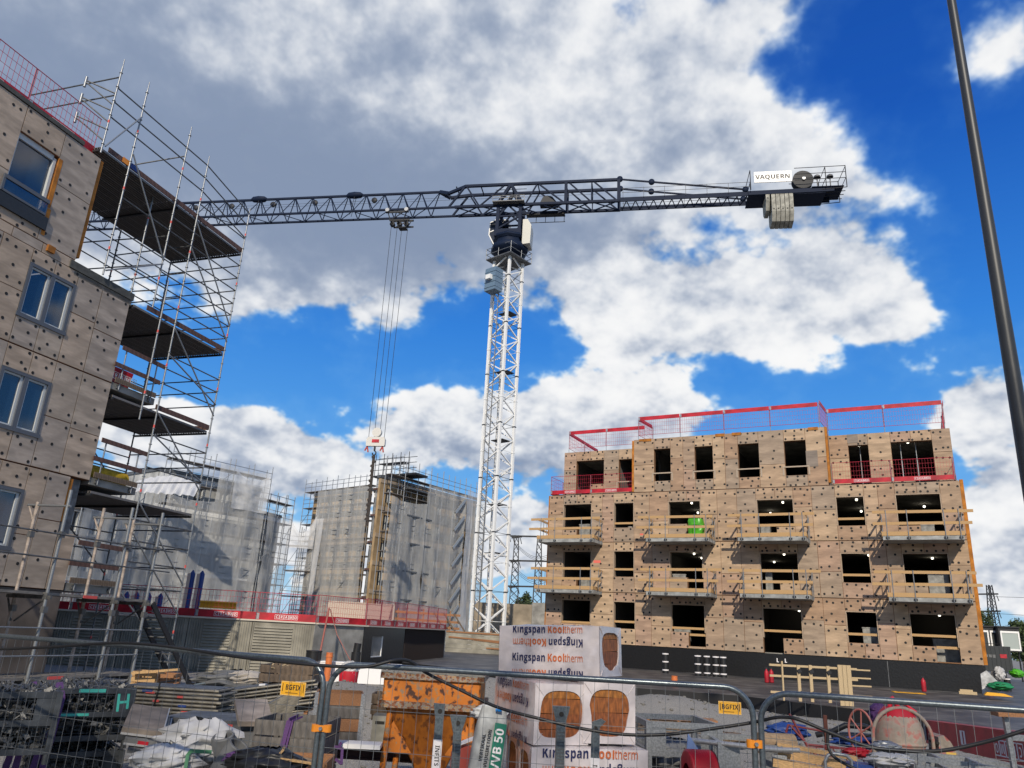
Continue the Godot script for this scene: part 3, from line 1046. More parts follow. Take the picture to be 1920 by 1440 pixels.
	for q in goods:
		var m := MB.new()
		m.blk(Vector3(-q[3] / 2, 0, -q[5] / 2), Vector3(q[3] / 2, q[4] - 0.06, q[5] / 2))
		m.blk(Vector3(-q[3] / 2 - 0.02, q[4] - 0.06, -q[5] / 2 - 0.02), Vector3(q[3] / 2 + 0.02, q[4], q[5] / 2 + 0.02))
		var o := part("stored_box", m, mat("stored", L(0.36, 0.36, 0.34), 0.6, 0.0, tex.blotch), self)
		o.position = on_b(q[0], q[1] - 0.06, q[2])
		o.rotation.y = B_TURN
		tag(o, q[6], "box", "goods stored inside the beige block")
	# steel props standing behind the top right windows
	for q in [[18.05, "narrow"], [20.1, "wide, left of two,"], [20.85, "wide, right of two,"]]:
		var m := MB.new()
		m.tube(Vector3(0, 0.01, 0), Vector3(0, 1.6, 0), 0.035, 8)
		m.tube(Vector3(0, 1.6, 0), Vector3(0, 2.9, 0), 0.025, 8)
		m.box(Vector3(0, 0.005, 0), Vector3(0.12, 0.01, 0.12))
		var o := part("steel_prop", m, mats.galv_bright, self)
		o.position = on_b(q[0], 10.89, -2.6)
		tag(o, "steel prop standing behind the %s top-floor window on the right" % q[1], "prop", "steel props")


func on_a(u: float, v: float, z: float) -> Vector3:
	return A_AT + Vector3(u, v, z).rotated(Vector3.UP, A_TURN)


func block_a() -> void:
	var a := facade_node("apartment_block", "unfinished plywood-clad block at the left edge with fitted windows", A_AT, A_TURN)
	var tones := [ply("ply_la", L(0.56, 0.44, 0.335)), ply("ply_lb", L(0.5, 0.41, 0.325)), ply("ply_lc", L(0.54, 0.42, 0.315)), ply("ply_ld", L(0.48, 0.4, 0.33))]
	var core := MB.new()
	var spots := []
	var low := -26.0
	# windows repeat along the wall that runs out of the picture
	var w5 := []
	for k in 4:
		w5.append([-4.52 - k * 5.2, -3.33 - k * 5.2, 11.98, 14.08])
	spots.append_array(boards(a, core, low, -2.1, 11.58, 14.85, w5, 0.0, tones, 1.15))
	for s in [[8.69, 11.3, 9.43, 10.91], [5.82, 8.67, 6.57, 8.06], [2.85, 5.8, 3.7, 5.2]]:
		var ws := []
		for k in 4:
			ws.append([-3.33 - k * 5.2, -1.88 - k * 5.2, s[2], s[3]])
		var top: float = s[1]
		var right := 0.0 if s[0] > 5.0 else -0.62
		spots.append_array(boards(a, core, low, right, s[0], top, ws, 0.0, tones, 1.0))
	boards(a, core, low, -2.1, 11.3, 11.57, [], 0.0, tones, 1.0)
	part("wall", core, mat("sheathing_left", L(0.22, 0.1, 0.05), 0.85), a)
	for p in spots:
		if p.x > -9.0:
			var o := part("fixing_disc", disc_mesh(), mats.disc, a)
			o.position = Vector3(p.x, p.y, 0.0)
	var sh := MB.new()
	sh.blk(Vector3(low, 0.0, -11.0), Vector3(-0.02, 2.83, -0.05))
	sh.blk(Vector3(-0.3, 2.85, -11.0), Vector3(-0.02, 11.25, -0.32))
	sh.blk(Vector3(-2.4, 11.3, -11.0), Vector3(-2.12, 14.8, -0.32))
	sh.blk(Vector3(low, 2.85, -11.0), Vector3(low + 0.3, 14.8, -0.32))
	sh.blk(Vector3(low, 2.85, -11.3), Vector3(-0.02, 14.8, -11.02))
	part("inner_wall", sh, mat("base_wall", L(0.16, 0.135, 0.12), 0.9, 0.0, tex.blotch, Vector3(0.3, 0.3, 0.3)), a)
	var fl := MB.new()
	for v in [5.72, 8.58]:
		fl.blk(Vector3(low + 0.31, v - 0.1, -10.99), Vector3(-0.31, v + 0.1, -0.31))
	fl.blk(Vector3(low + 0.31, 14.6, -10.99), Vector3(-2.41, 14.8, -0.31))
	fl.blk(Vector3(-2.05, 11.16, -10.99), Vector3(0.05, 11.3, 0.0))
	fl.blk(Vector3(low + 0.31, 11.3, -10.99), Vector3(-2.41, 11.5, -0.31))
	part("floor_slab", fl, mats.concrete, a)
	# parapet capping: grey felt on the roof edge and on the terrace edge
	var cp := MB.new()
	cp.blk(Vector3(low, 14.86, -0.5), Vector3(-2.75, 14.98, 0.03))
	cp.blk(Vector3(-2.25, 11.31, -0.35), Vector3(0.07, 11.53, 0.04))
	part("roof_edge", cp, mat("felt_grey", L(0.11, 0.11, 0.1), 0.8, 0.0, tex.blotch), a)
	strip(a, Vector3(-2.1, 11.7, -0.5), Vector3(-1.98, 14.82, -0.03))
	strip(a, Vector3(-3.33, 12.55, -0.2), Vector3(-3.21, 14.05, 0.006))
	strip(a, Vector3(-3.28, 11.75, -0.1), Vector3(-3.17, 12.53, 0.006))
	strip(a, Vector3(-3.02, 11.4, 0.0), Vector3(-2.8, 11.58, 0.07))
	strip(a, Vector3(-0.62, 4.6, -0.3), Vector3(-0.5, 5.75, -0.02))
	var bay := MB.new()
	bay.blk(Vector3(-0.62, 2.86, -0.45), Vector3(-0.1, 5.8, -0.2))
	part("corner_panel", bay, mats.galv_dull, a)
	var bb := MB.new()
	bb.blk(Vector3(-0.6, 2.86, -0.18), Vector3(-0.05, 4.3, 0.0))
	part("board", bb, mats[tones[2]], a)
	# the fitted windows
	for s in [[9.43, 10.91], [6.57, 8.06], [3.7, 5.2]]:
		for k in 2:
			window_pair(a, -3.33 - k * 5.2, -1.88 - k * 5.2, s[0], s[1])
	french_window(a, -4.52, -3.33, 11.98, 14.08)
	french_window(a, -9.72, -8.53, 11.98, 14.08)
	var gr := "red edge barriers on the left block's roof"
	barrier_run("on the left block's roof edge", gr, on_a(-8.8, 14.98, -0.25), on_a(-2.2, 14.98, -0.25), 3, 0.0, 0.12, 1.2, true)
	gable_balconies(a)


func disc_mesh() -> ArrayMesh:
	if not cache.has("disc"):
		var m := MB.new()
		m.tube(Vector3(0, 0, -0.003), Vector3(0, 0, 0.005), 0.042, 14)
		cache.disc = m.mesh()
	return cache.disc


func window_pair(a: Node3D, u0: float, u1: float, v0: float, v1: float) -> void:
	var fr := MB.new()
	var t := 0.085
	fr.blk(Vector3(u0, v0, -0.12), Vector3(u0 + t, v1, 0.015))
	fr.blk(Vector3(u1 - t, v0, -0.12), Vector3(u1, v1, 0.015))
	fr.blk(Vector3(u0 + t, v1 - t, -0.12), Vector3(u1 - t, v1, 0.015))
	fr.blk(Vector3(u0 - 0.03, v0 - 0.02, -0.12), Vector3(u1 + 0.03, v0 + t, 0.03))
	var mid := (u0 + u1) * 0.5
	fr.blk(Vector3(mid - 0.06, v0 + t, -0.12), Vector3(mid + 0.06, v1 - t, 0.01))
	var w := part("window", fr, mats.frame_grey, a)
	for q in [[u0 + t, mid - 0.06], [mid + 0.06, u1 - t]]:
		var s := MB.new()
		var e := 0.05
		s.blk(Vector3(q[0], v0 + t, -0.1), Vector3(q[0] + e, v1 - t, -0.035))
		s.blk(Vector3(q[1] - e - 0.02, v0 + t, -0.1), Vector3(q[1], v1 - t, -0.035))
		s.blk(Vector3(q[0] + e, v1 - t - e, -0.1), Vector3(q[1] - e, v1 - t, -0.035))
		s.blk(Vector3(q[0] + e, v0 + t, -0.1), Vector3(q[1] - e, v0 + t + e, -0.035))
		part("sash", s, mats.frame_light, w)
		var g := MB.new()
		g.blk(Vector3(q[0] + e, v0 + t + e, -0.075), Vector3(q[1] - e, v1 - t - e, -0.065))
		part("pane", g, mats.glass, w)
	# papers and boxes on the inner sill
	var bx := MB.new()
	for i in 2:
		var x := lerpf(u0, u1, 0.32 + i * 0.36) + rng.randf_range(-0.08, 0.08)
		bx.box(Vector3(x, v0 + 0.22, -0.2), Vector3(rng.randf_range(0.16, 0.26), rng.randf_range(0.12, 0.2), 0.06), Basis(Vector3.UP, rng.randf_range(-0.4, 0.4)))
	part("sill_papers", bx, mats.cloth_white, w)


func french_window(a: Node3D, u0: float, u1: float, v0: float, v1: float) -> void:
	var fr := MB.new()
	fr.blk(Vector3(u0, v0, -0.2), Vector3(u0 + 0.06, v1, -0.08))
	fr.blk(Vector3(u1 - 0.1, v0, -0.2), Vector3(u1 - 0.02, v1 - 0.08, -0.06))
	fr.blk(Vector3(u0 + 0.06, v1 - 0.16, -0.2), Vector3(u1 - 0.1, v1, -0.08))
	fr.blk(Vector3(u0 + 0.06, v0, -0.2), Vector3(u1 - 0.1, v0 + 0.1, -0.08))
	var w := part("window", fr, mats.frame_light, a)
	var g := MB.new()
	g.blk(Vector3(u0 + 0.06, v0 + 0.1, -0.15), Vector3(u1 - 0.1, v1 - 0.16, -0.14))
	part("pane", g, mats.glass, w)
	# glass balustrade in a grey frame over a black sill panel
	var r := MB.new()
	r.blk(Vector3(u0 - 0.1, v0 + 0.64, 0.02), Vector3(u1 + 0.02, v0 + 0.74, 0.08))
	r.blk(Vector3(u0 - 0.1, v0 + 0.28, 0.02), Vector3(u1 + 0.0, v0 + 0.34, 0.07))
	r.blk(Vector3(u0 - 0.12, v0 + 0.28, 0.02), Vector3(u0 - 0.06, v0 + 0.74, 0.07))
	var bal := part("balustrade", r, mats.frame_grey, a)
	var g2 := MB.new()
	g2.blk(Vector3(u0 - 0.06, v0 + 0.34, 0.04), Vector3(u1, v0 + 0.64, 0.05))
	part("pane", g2, mats.glass, bal)
	var bl := MB.new()
	bl.blk(Vector3(u0 - 0.2, v0 - 0.1, 0.005), Vector3(u1 + 0.12, v0 + 0.26, 0.06))
	part("sill_panel", bl, mats.bitumen, a)
	var bx := MB.new()
	bx.box(Vector3(u1 - 0.5, v0 + 0.62, -0.26), Vector3(0.3, 0.14, 0.08))
	bx.box(Vector3(u1 - 0.22, v0 + 0.58, -0.26), Vector3(0.22, 0.1, 0.08))
	part("sill_papers", bx, mats.cloth_white, w)


func gable_balconies(a: Node3D) -> void:
	for v in [8.53, 5.72, 2.85]:
		var m := MB.new()
		m.blk(Vector3(0.01, v, -2.9), Vector3(1.73, v + 0.2, -0.02))
		var bal := part("balcony", m, mats.concrete, a)
		for u in [0.25, 1.5]:
			pipe("guard_post", Vector3(u, v + 0.02, 0.03), Vector3(u, v + 1.35, 0.03), 0.022, mats.galv, bal, 6)
			var cl := MB.new()
			cl.box(Vector3(u, v + 0.1, 0.005), Vector3(0.14, 0.09, 0.05))
			part("clamp", cl, mats.galv_dull, bal)
		beam("guard_board", Vector3(0.05, v + 1.28, 0.06), Vector3(1.85, v + 1.26, 0.06), 0.03, 0.13, mats.toe_brown, bal)
		beam("guard_board", Vector3(-0.1, v + 0.72, 0.06), Vector3(1.72, v + 0.72, 0.06), 0.03, 0.13, mats.toe_brown, bal)
		beam("toe_board", Vector3(0.05, v + 0.28, 0.05), Vector3(1.66, v + 0.28, 0.05), 0.03, 0.15, mats.timber_old, bal)
	# what lies on them
	var tub := MB.new()
	tub.prism(PackedVector2Array([Vector2(-0.62, 0.5), Vector2(0.6, 0.5), Vector2(0.5, 0.0), Vector2(-0.6, 0.0)]), 0.5)
	var o := part("red_tub", tub, mats.red, self)
	o.position = on_a(0.25, 8.75, -0.4)
	o.rotation.y = A_TURN
	toe_print(o, Vector3(0.2, 0.25, 0.255), 0.2)
	tag(o, "red printed tub on the left block's upper gable balcony", "tub")
	var roll := MB.new()
	for i in 3:
		roll.tube(Vector3(-0.7, 0.22 + 0.0, 0.0 - i * 0.3), Vector3(0.75, 0.22, 0.0 - i * 0.3), 0.22, 14)
	var y := part("insulation_roll", roll, mats.yellow_foam, self)
	y.position = on_a(0.9, 5.93, -0.5)
	y.rotation.y = A_TURN
	tag(y, "yellow insulation rolls on the left block's lower gable balcony", "insulation")


func strip(parent: Node3D, a: Vector3, b: Vector3) -> void:
	var m := MB.new()
	m.blk(a, b)
	part("edge_insulation", m, mats.orange_foam, parent)


# ---- the cellar podium: precast wall, sealed black wall, ribbed dark wall, red barriers on top ----
func podium() -> void:
	var top := 2.32
	var p := [Vector3(-23.0, 0, -28.3), Vector3(-7.0, 0, -30.4), Vector3(-5.55, 0, -33.0), Vector3(-4.5, 0, -38.5), Vector3(-3.1, 0, -46.5)]
	var t := thing("cellar_podium", "grey precast cellar wall with ribbed and louvred panels below red barriers", "wall", Vector3.ZERO)
	var body := PackedVector2Array()
	for q in p:
		body.append(Vector2(q.x, -q.z + 0.24))
	body.append_array([Vector2(-9.0, 60), Vector2(-30, 60)])
	var flat := Basis(Vector3.RIGHT, Vector3(0, 0, -1), Vector3.UP)
	var b := MB.new()
	b.prism(body, top - 0.1, Vector3(0, (top - 0.1) * 0.5, 0), flat)
	part("core", b, mats.concrete, t)
	# seven ribbed panels
	var a: Vector3 = p[0]
	var e: Vector3 = p[1]
	var d := (e - a).normalized()
	var turn := atan2(-d.z, d.x)
	var l := (e - a).length()
	for k in 7:
		var u0 := l - (k + 1) * 2.3
		var u1 := u0 + 2.28
		var m := MB.new()
		m.blk(Vector3(u0, -0.2, -0.2), Vector3(u1, top, -0.04))
		var o := part("precast_panel", m, mats.precast, t)
		o.transform = Transform3D(Basis(Vector3.UP, turn), a)
		var rb := MB.new()
		var c0 := u0 + 0.55
		var c1 := u0 + 1.55
		if k == 0:
			c0 = u0 + 0.1
			c1 = u0 + 1.5
		var x := u0 + 0.04
		while x < u1 - 0.05:
			if x < c0 - 0.03 or x > c1:
				rb.prism(PackedVector2Array([Vector2(-0.028, 0), Vector2(0.028, 0), Vector2(0.016, 0.026), Vector2(-0.016, 0.026)]), top + 0.1, Vector3(x, top * 0.5 - 0.1, -0.041), Basis(Vector3.RIGHT, Vector3.BACK, Vector3.DOWN))
			x += 0.085
		var y := 0.02
		while y < top - 0.1:
			rb.prism(PackedVector2Array([Vector2(-0.045, 0), Vector2(0.04, 0), Vector2(-0.03, 0.05)]), c1 - c0, Vector3((c0 + c1) * 0.5, y, -0.041), Basis(Vector3.UP, Vector3.BACK, Vector3.RIGHT))
			y += 0.105
		part("ribs", rb, mats.precast, o, "stuff")
	var walls := [[1, 2, "smooth_panel", mats.concrete], [2, 3, "sealed_panel", mats.bitumen], [3, 4, "dark_panel", mat("dark_brown", L(0.022, 0.013, 0.011), 0.7)]]
	for q in walls:
		var s: Vector3 = p[q[0]]
		var f: Vector3 = p[q[1]]
		var dd := (f - s).normalized()
		var tn := atan2(-dd.z, dd.x)
		var ll := (f - s).length()
		var m := MB.new()
		if q[0] == 2:
			for w in solids(0.02, ll - 0.02, -0.2, top, [[1.1, 2.5, 1.1, 1.95]]):
				m.blk(Vector3(w[0], w[2], -0.24), Vector3(w[1], w[3], 0.0))
		else:
			m.blk(Vector3(0.02, -0.2, -0.24), Vector3(ll - 0.02, top, 0.0))
		var o := part(q[2], m, q[3], t)
		o.transform = Transform3D(Basis(Vector3.UP, tn), s)
		if q[0] == 2:
			var r := MB.new()
			r.blk(Vector3(2.42, 1.1, -0.23), Vector3(2.498, 1.95, -0.01))
			r.blk(Vector3(1.1, 1.1, -0.23), Vector3(2.42, 1.14, -0.01))
			part("reveal", r, mats.white_paint, o)
		if q[0] == 3:
			var rb := MB.new()
			for i in 48:
				rb.box(Vector3(0.1 + i * 0.165, 1.1, 0.012), Vector3(0.06, 2.4, 0.024))
			part("ribs", rb, q[3], o, "stuff")
	var cap := MB.new()
	for i in 4:
		cap.bar(p[i] + Vector3(0, top + 0.03, -0.12), p[i + 1] + Vector3(0, top + 0.03, -0.12), 0.3, 0.055)
	part("coping", cap, mat("lath_pale", L(0.55, 0.5, 0.42), 0.8), t)
	var gr := "red edge barriers on the podium"
	var up := Vector3(0, top + 0.03, -0.1)
	barrier_run("on the grey precast podium wall", gr, a + d * 5.0 + up, e + up, 5, 0.02, 0.2, 1.02, true, 0.28)
	barrier_run("where the podium wall turns back", gr, p[1] + up, p[2] + up, 1, 0.02, 0.2, 1.05, true, 0.26)
	barrier_run("on the black sealed podium wall", gr, p[2] + up, p[3] + up, 3, 0.02, 0.2, 1.1, true, 0.26)
	barrier_run("on the dark ribbed podium wall", gr, p[3] + up, p[4] + up, 4, 0.02, 0.2, 1.15, true, 0.28)
	# things standing on the podium
	var names := ["leftmost", "second from left", "third from left", "fourth from left", "fifth, just left of the tallest,", "rightmost and tallest"]
	var xs := [Vector3(-15.574, 2.648, -33), Vector3(-15.157, 2.67, -33), Vector3(-14.652, 2.696, -33), Vector3(-14.169, 2.721, -33), Vector3(-13.005, 2.782, -33), Vector3(-12.609, 2.802, -33)]
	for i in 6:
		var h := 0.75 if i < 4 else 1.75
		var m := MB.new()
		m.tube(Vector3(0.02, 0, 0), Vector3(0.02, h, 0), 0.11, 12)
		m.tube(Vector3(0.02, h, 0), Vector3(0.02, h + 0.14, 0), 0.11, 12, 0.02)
		var o := thing("wrapped_post", "blue-capped post with a painted sunlit side on the podium, %s" % names[i], "post", Vector3(xs[i].x, top + 0.0, xs[i].z), 0.0, "blue posts")
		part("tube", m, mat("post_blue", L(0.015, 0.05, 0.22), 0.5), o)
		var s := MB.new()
		s.box(Vector3(-0.08, h * 0.5, 0.08), Vector3(0.14, h, 0.04))  # beige strip paints the sunlit left side of the blue post
		part("lit_side", s, mat("lit_side_beige", L(0.62, 0.46, 0.36), 0.8), o)
	var yb := MB.new()
	yb.blk(Vector3(-0.75, 0, -0.1), Vector3(0.75, 0.06, 0.1))
	yb.blk(Vector3(-0.75, 0.06, -0.03), Vector3(0.75, 0.22, 0.03))
	yb.blk(Vector3(-0.75, 0.22, -0.1), Vector3(0.75, 0.28, 0.1))
	var yo := part("formwork_beam", yb, mats.yellow_sign, self)
	yo.position = Vector3(-11.707, 2.721, -33)
	tag(yo, "yellow formwork beam lying behind the podium barrier", "beam")
	for k in 2:
		var wb := MB.new()
		wb.blk(Vector3(-0.85, 0, -0.1), Vector3(0.85, 0.62, 0.1))
		wb.blk(Vector3(-0.85, 0.64, -0.1), Vector3(0.85, 0.68, 0.1))
		var wo := part("board_stack", wb, mat("pale_board%d" % k, L(0.7, 0.58, 0.47) if k == 0 else L(0.5, 0.38, 0.34), 0.8, 0.0, tex.fine), self)
		wo.position = Vector3(-6.613, 2.628, -34.5) if k == 0 else Vector3(-5.675, 2.663, -36.5)
		tag(wo, "cream board stack behind the podium barrier at its corner" if k == 0 else "pinkish board stack behind the barrier, right of the cream one", "boards")
	# leaning red struts in front of the wall corner
	var st := MB.new()
	st.tube(Vector3(-6.457, 2.929, -30), Vector3(-6.471, 1.141, -29.4), 0.035, 8)
	tag(part("leaning_strut", st, mat("strut_red", L(0.3, 0.09, 0.07), 0.6), self), "dull red steel strut leaning against the podium corner", "strut")
	var cb := MB.new()
	cb.path([Vector3(-6.412, 2.892, -30), Vector3(-6.078, 1.988, -30.2), Vector3(-5.389, 1.193, -29.5), Vector3(-4.628, 0.612, -28.5)], 0.02, 6)
	tag(part("hanging_cable", cb, mat("cable_pink", L(0.28, 0.12, 0.1), 0.6), self), "thin reddish cable hanging from the podium barrier to the gravel", "cable")
	# white insulation at the wall foot, black rolls, pipes
	for k in 2:
		var wm := MB.new()
		var x0 := 0.0 if k == 0 else 0.82
		var w := 0.78 if k == 0 else 2.3
		wm.blk(Vector3(x0, 0, -0.15), Vector3(x0 + w, 0.62, 0.15))
		wm.blk(Vector3(x0, 0.62, -0.17), Vector3(x0 + w, 0.66, 0.17))
		var o := part("insulation_block", wm, mat("styrofoam", L(0.8, 0.8, 0.8), 0.8), self)
		o.position = Vector3(-6.361, 0.5, -27.5)
		o.rotation.y = 0.12
		tag(o, "white foam block at the podium foot, %s" % ("the short left one" if k == 0 else "the long right one"), "insulation")
	for k in 2:
		var o := thing("black_pipe", "black capped pipe standing by the %s" % ("white foam blocks, left one" if k == 0 else "podium corner, slim right one"), "pipe", Vector3(-6.218, 1.16, -27.4) if k == 0 else Vector3(-5.074, 0.7, -29))
		var m := MB.new()
		if k == 0:
			m.tube(Vector3(0, 0, 0), Vector3(0, 0.3, 0), 0.26, 16)
		else:
			m.tube(Vector3(0, 0, 0), Vector3(0, 0.75, 0), 0.17, 14)
			m.tube(Vector3(0, 0.75, 0), Vector3(0.03, 1.05, 0), 0.13, 14)
		part("tube", m, mats.black_plastic, o)
		var r := MB.new()
		r.tube(Vector3(0, 0.28, 0), Vector3(0, 0.32, 0), 0.275 if k == 0 else 0.185, 16)
		part("collar", r, mats.black_rubber, o)
	orange_pipe(Vector3(-5.603, 0.5, -27), 0.95, "orange drain pipe standing before the podium's smooth panel")
	var tub := thing("red_tub", "red ribbed tub holding a crumpled white bag by the podium", "tub", Vector3(-4.621, 0.4, -25.5))
	var tm := MB.new()
	tm.lathe([Vector2(0.24, 0.0), Vector2(0.25, 0.1), Vector2(0.27, 0.11), Vector2(0.27, 0.2), Vector2(0.29, 0.21), Vector2(0.29, 0.32), Vector2(0.31, 0.6), Vector2(0.28, 0.6), Vector2(0.24, 0.05)], 16)
	part("tub_body", tm, mats.red, tub)
	var bag := crumple(0.26, 0.55, 7)
	var bo := part("bag", bag, mats.cloth_white, tub)
	bo.position = Vector3(0, 0.35, 0)
	# low grey wall of stacked precast planks with timber, and the concrete wall behind the crane
	var wl := thing("plank_wall", "low grey wall of stacked concrete planks with timber battens before the crane", "wall", Vector3(-3.829, 0.83, -58.499), -0.05)
	for i in 5:
		var m := MB.new()
		m.blk(Vector3(0.0, i * 0.3, -0.2 - 0.01 * (i % 2)), Vector3(11.0, i * 0.3 + 0.285, 0.0 - 0.015 * (i % 2)))
		part("plank", m, mats.precast, wl)
	for q in [[0.0, 5.0, 1.42, 1.36], [2.0, 7.0, 0.95, 0.62], [0.2, 4.0, 1.05, 0.9], [3.0, 8.0, 0.4, 0.38], [6.0, 11.0, 1.3, 1.25]]:
		beam("batten", Vector3(q[0], q[2], 0.04), Vector3(q[1], q[3], 0.04), 0.03, 0.1, mats.timber_red, wl)
	var fw := thing("concrete_wall", "bare concrete wall behind the crane foot beside the beige block", "wall", Vector3(0.333, 0, -72), -0.15)
	var fm := MB.new()
	fm.blk(Vector3(-3.0, 0.5, -0.3), Vector3(2.6, 4.9, 0.0))
	part("panel", fm, mat("tan_concrete", L(0.4, 0.33, 0.24), 0.9, 0.0, tex.blotch, Vector3(0.2, 0.2, 0.2)), fw)
	var fm2 := MB.new()
	fm2.blk(Vector3(2.62, 0.5, -0.3), Vector3(5.6, 5.1, 0.02))
	part("panel", fm2, mats.concrete, fw)
	for v in [2.3, 1.5]:
		beam("guard_board", Vector3(-2.0, v, 0.5), Vector3(5.0, v + 0.1, 0.5), 0.04, 0.15, mats.timber_red, fw)
	var tr := thing("timber_rail", "orange timber guard rail standing behind the dark podium wall", "railing", Vector3(-5.505, 2.3, -47), 0.15)
	for v in [0.2, 0.55, 0.95]:
		beam("rail", Vector3(-2.4, v, 0), Vector3(3.2, v - 0.05, 0), 0.04, 0.13, mats.timber_red, tr)
	for u in [-2.0, -0.5, 1.0, 2.6]:
		beam("post", Vector3(u, 0, -0.05), Vector3(u, 1.15, -0.05), 0.06, 0.06, mats.timber_red, tr)
	for u in [1.6, 2.2, 2.8]:
		beam("brace", Vector3(u, 1.0, 0.05), Vector3(u + 0.7, 0.0, 0.3), 0.05, 0.08, mats.timber_old, tr)


func orange_pipe(at: Vector3, h: float, label: String) -> void:
	var o := thing("drain_pipe", label, "pipe", at, 0.0, "orange drain pipes")
	var m := MB.new()
	m.tube(Vector3.ZERO, Vector3(0, h, 0), 0.11, 16)
	part("tube", m, mat("drain_orange", L(0.6, 0.17, 0.05), 0.45), o)
	var c := MB.new()
	c.tube(Vector3(0, h - 0.14, 0), Vector3(0, h - 0.1, 0), 0.125, 16)
	c.tube(Vector3(0, h - 0.02, 0), Vector3(0, h + 0.004, 0), 0.118, 16)
	part("socket_ring", c, mats.drain_orange, o)


# a crumpled closed bag
func crumple(r: float, h: float, seed_n: int, squash := 1.0) -> MB:
	var f := FastNoiseLite.new()
	f.seed = seed_n
	f.frequency = 1.6
	f.fractal_octaves = 3
	f.noise_type = FastNoiseLite.TYPE_SIMPLEX
	var pts := []
	for j in 15:
		for i in 25:
			var a := TAU * i / 24
			var y := j / 14.0
			var d := Vector3(cos(a), y * 2.0 - 1.0, sin(a))
			var rr := r * pow(sin(PI * clampf(y * 0.93 + 0.04, 0, 1)), 0.55) * (1.0 + 0.55 * f.get_noise_3dv(d * 1.3))
			pts.append(Vector3(cos(a) * rr, h * (y + 0.08 * f.get_noise_3dv(d * 2.0)), sin(a) * rr * squash))
	var m := MB.new()
	m.sheet(pts, 25)
	return m


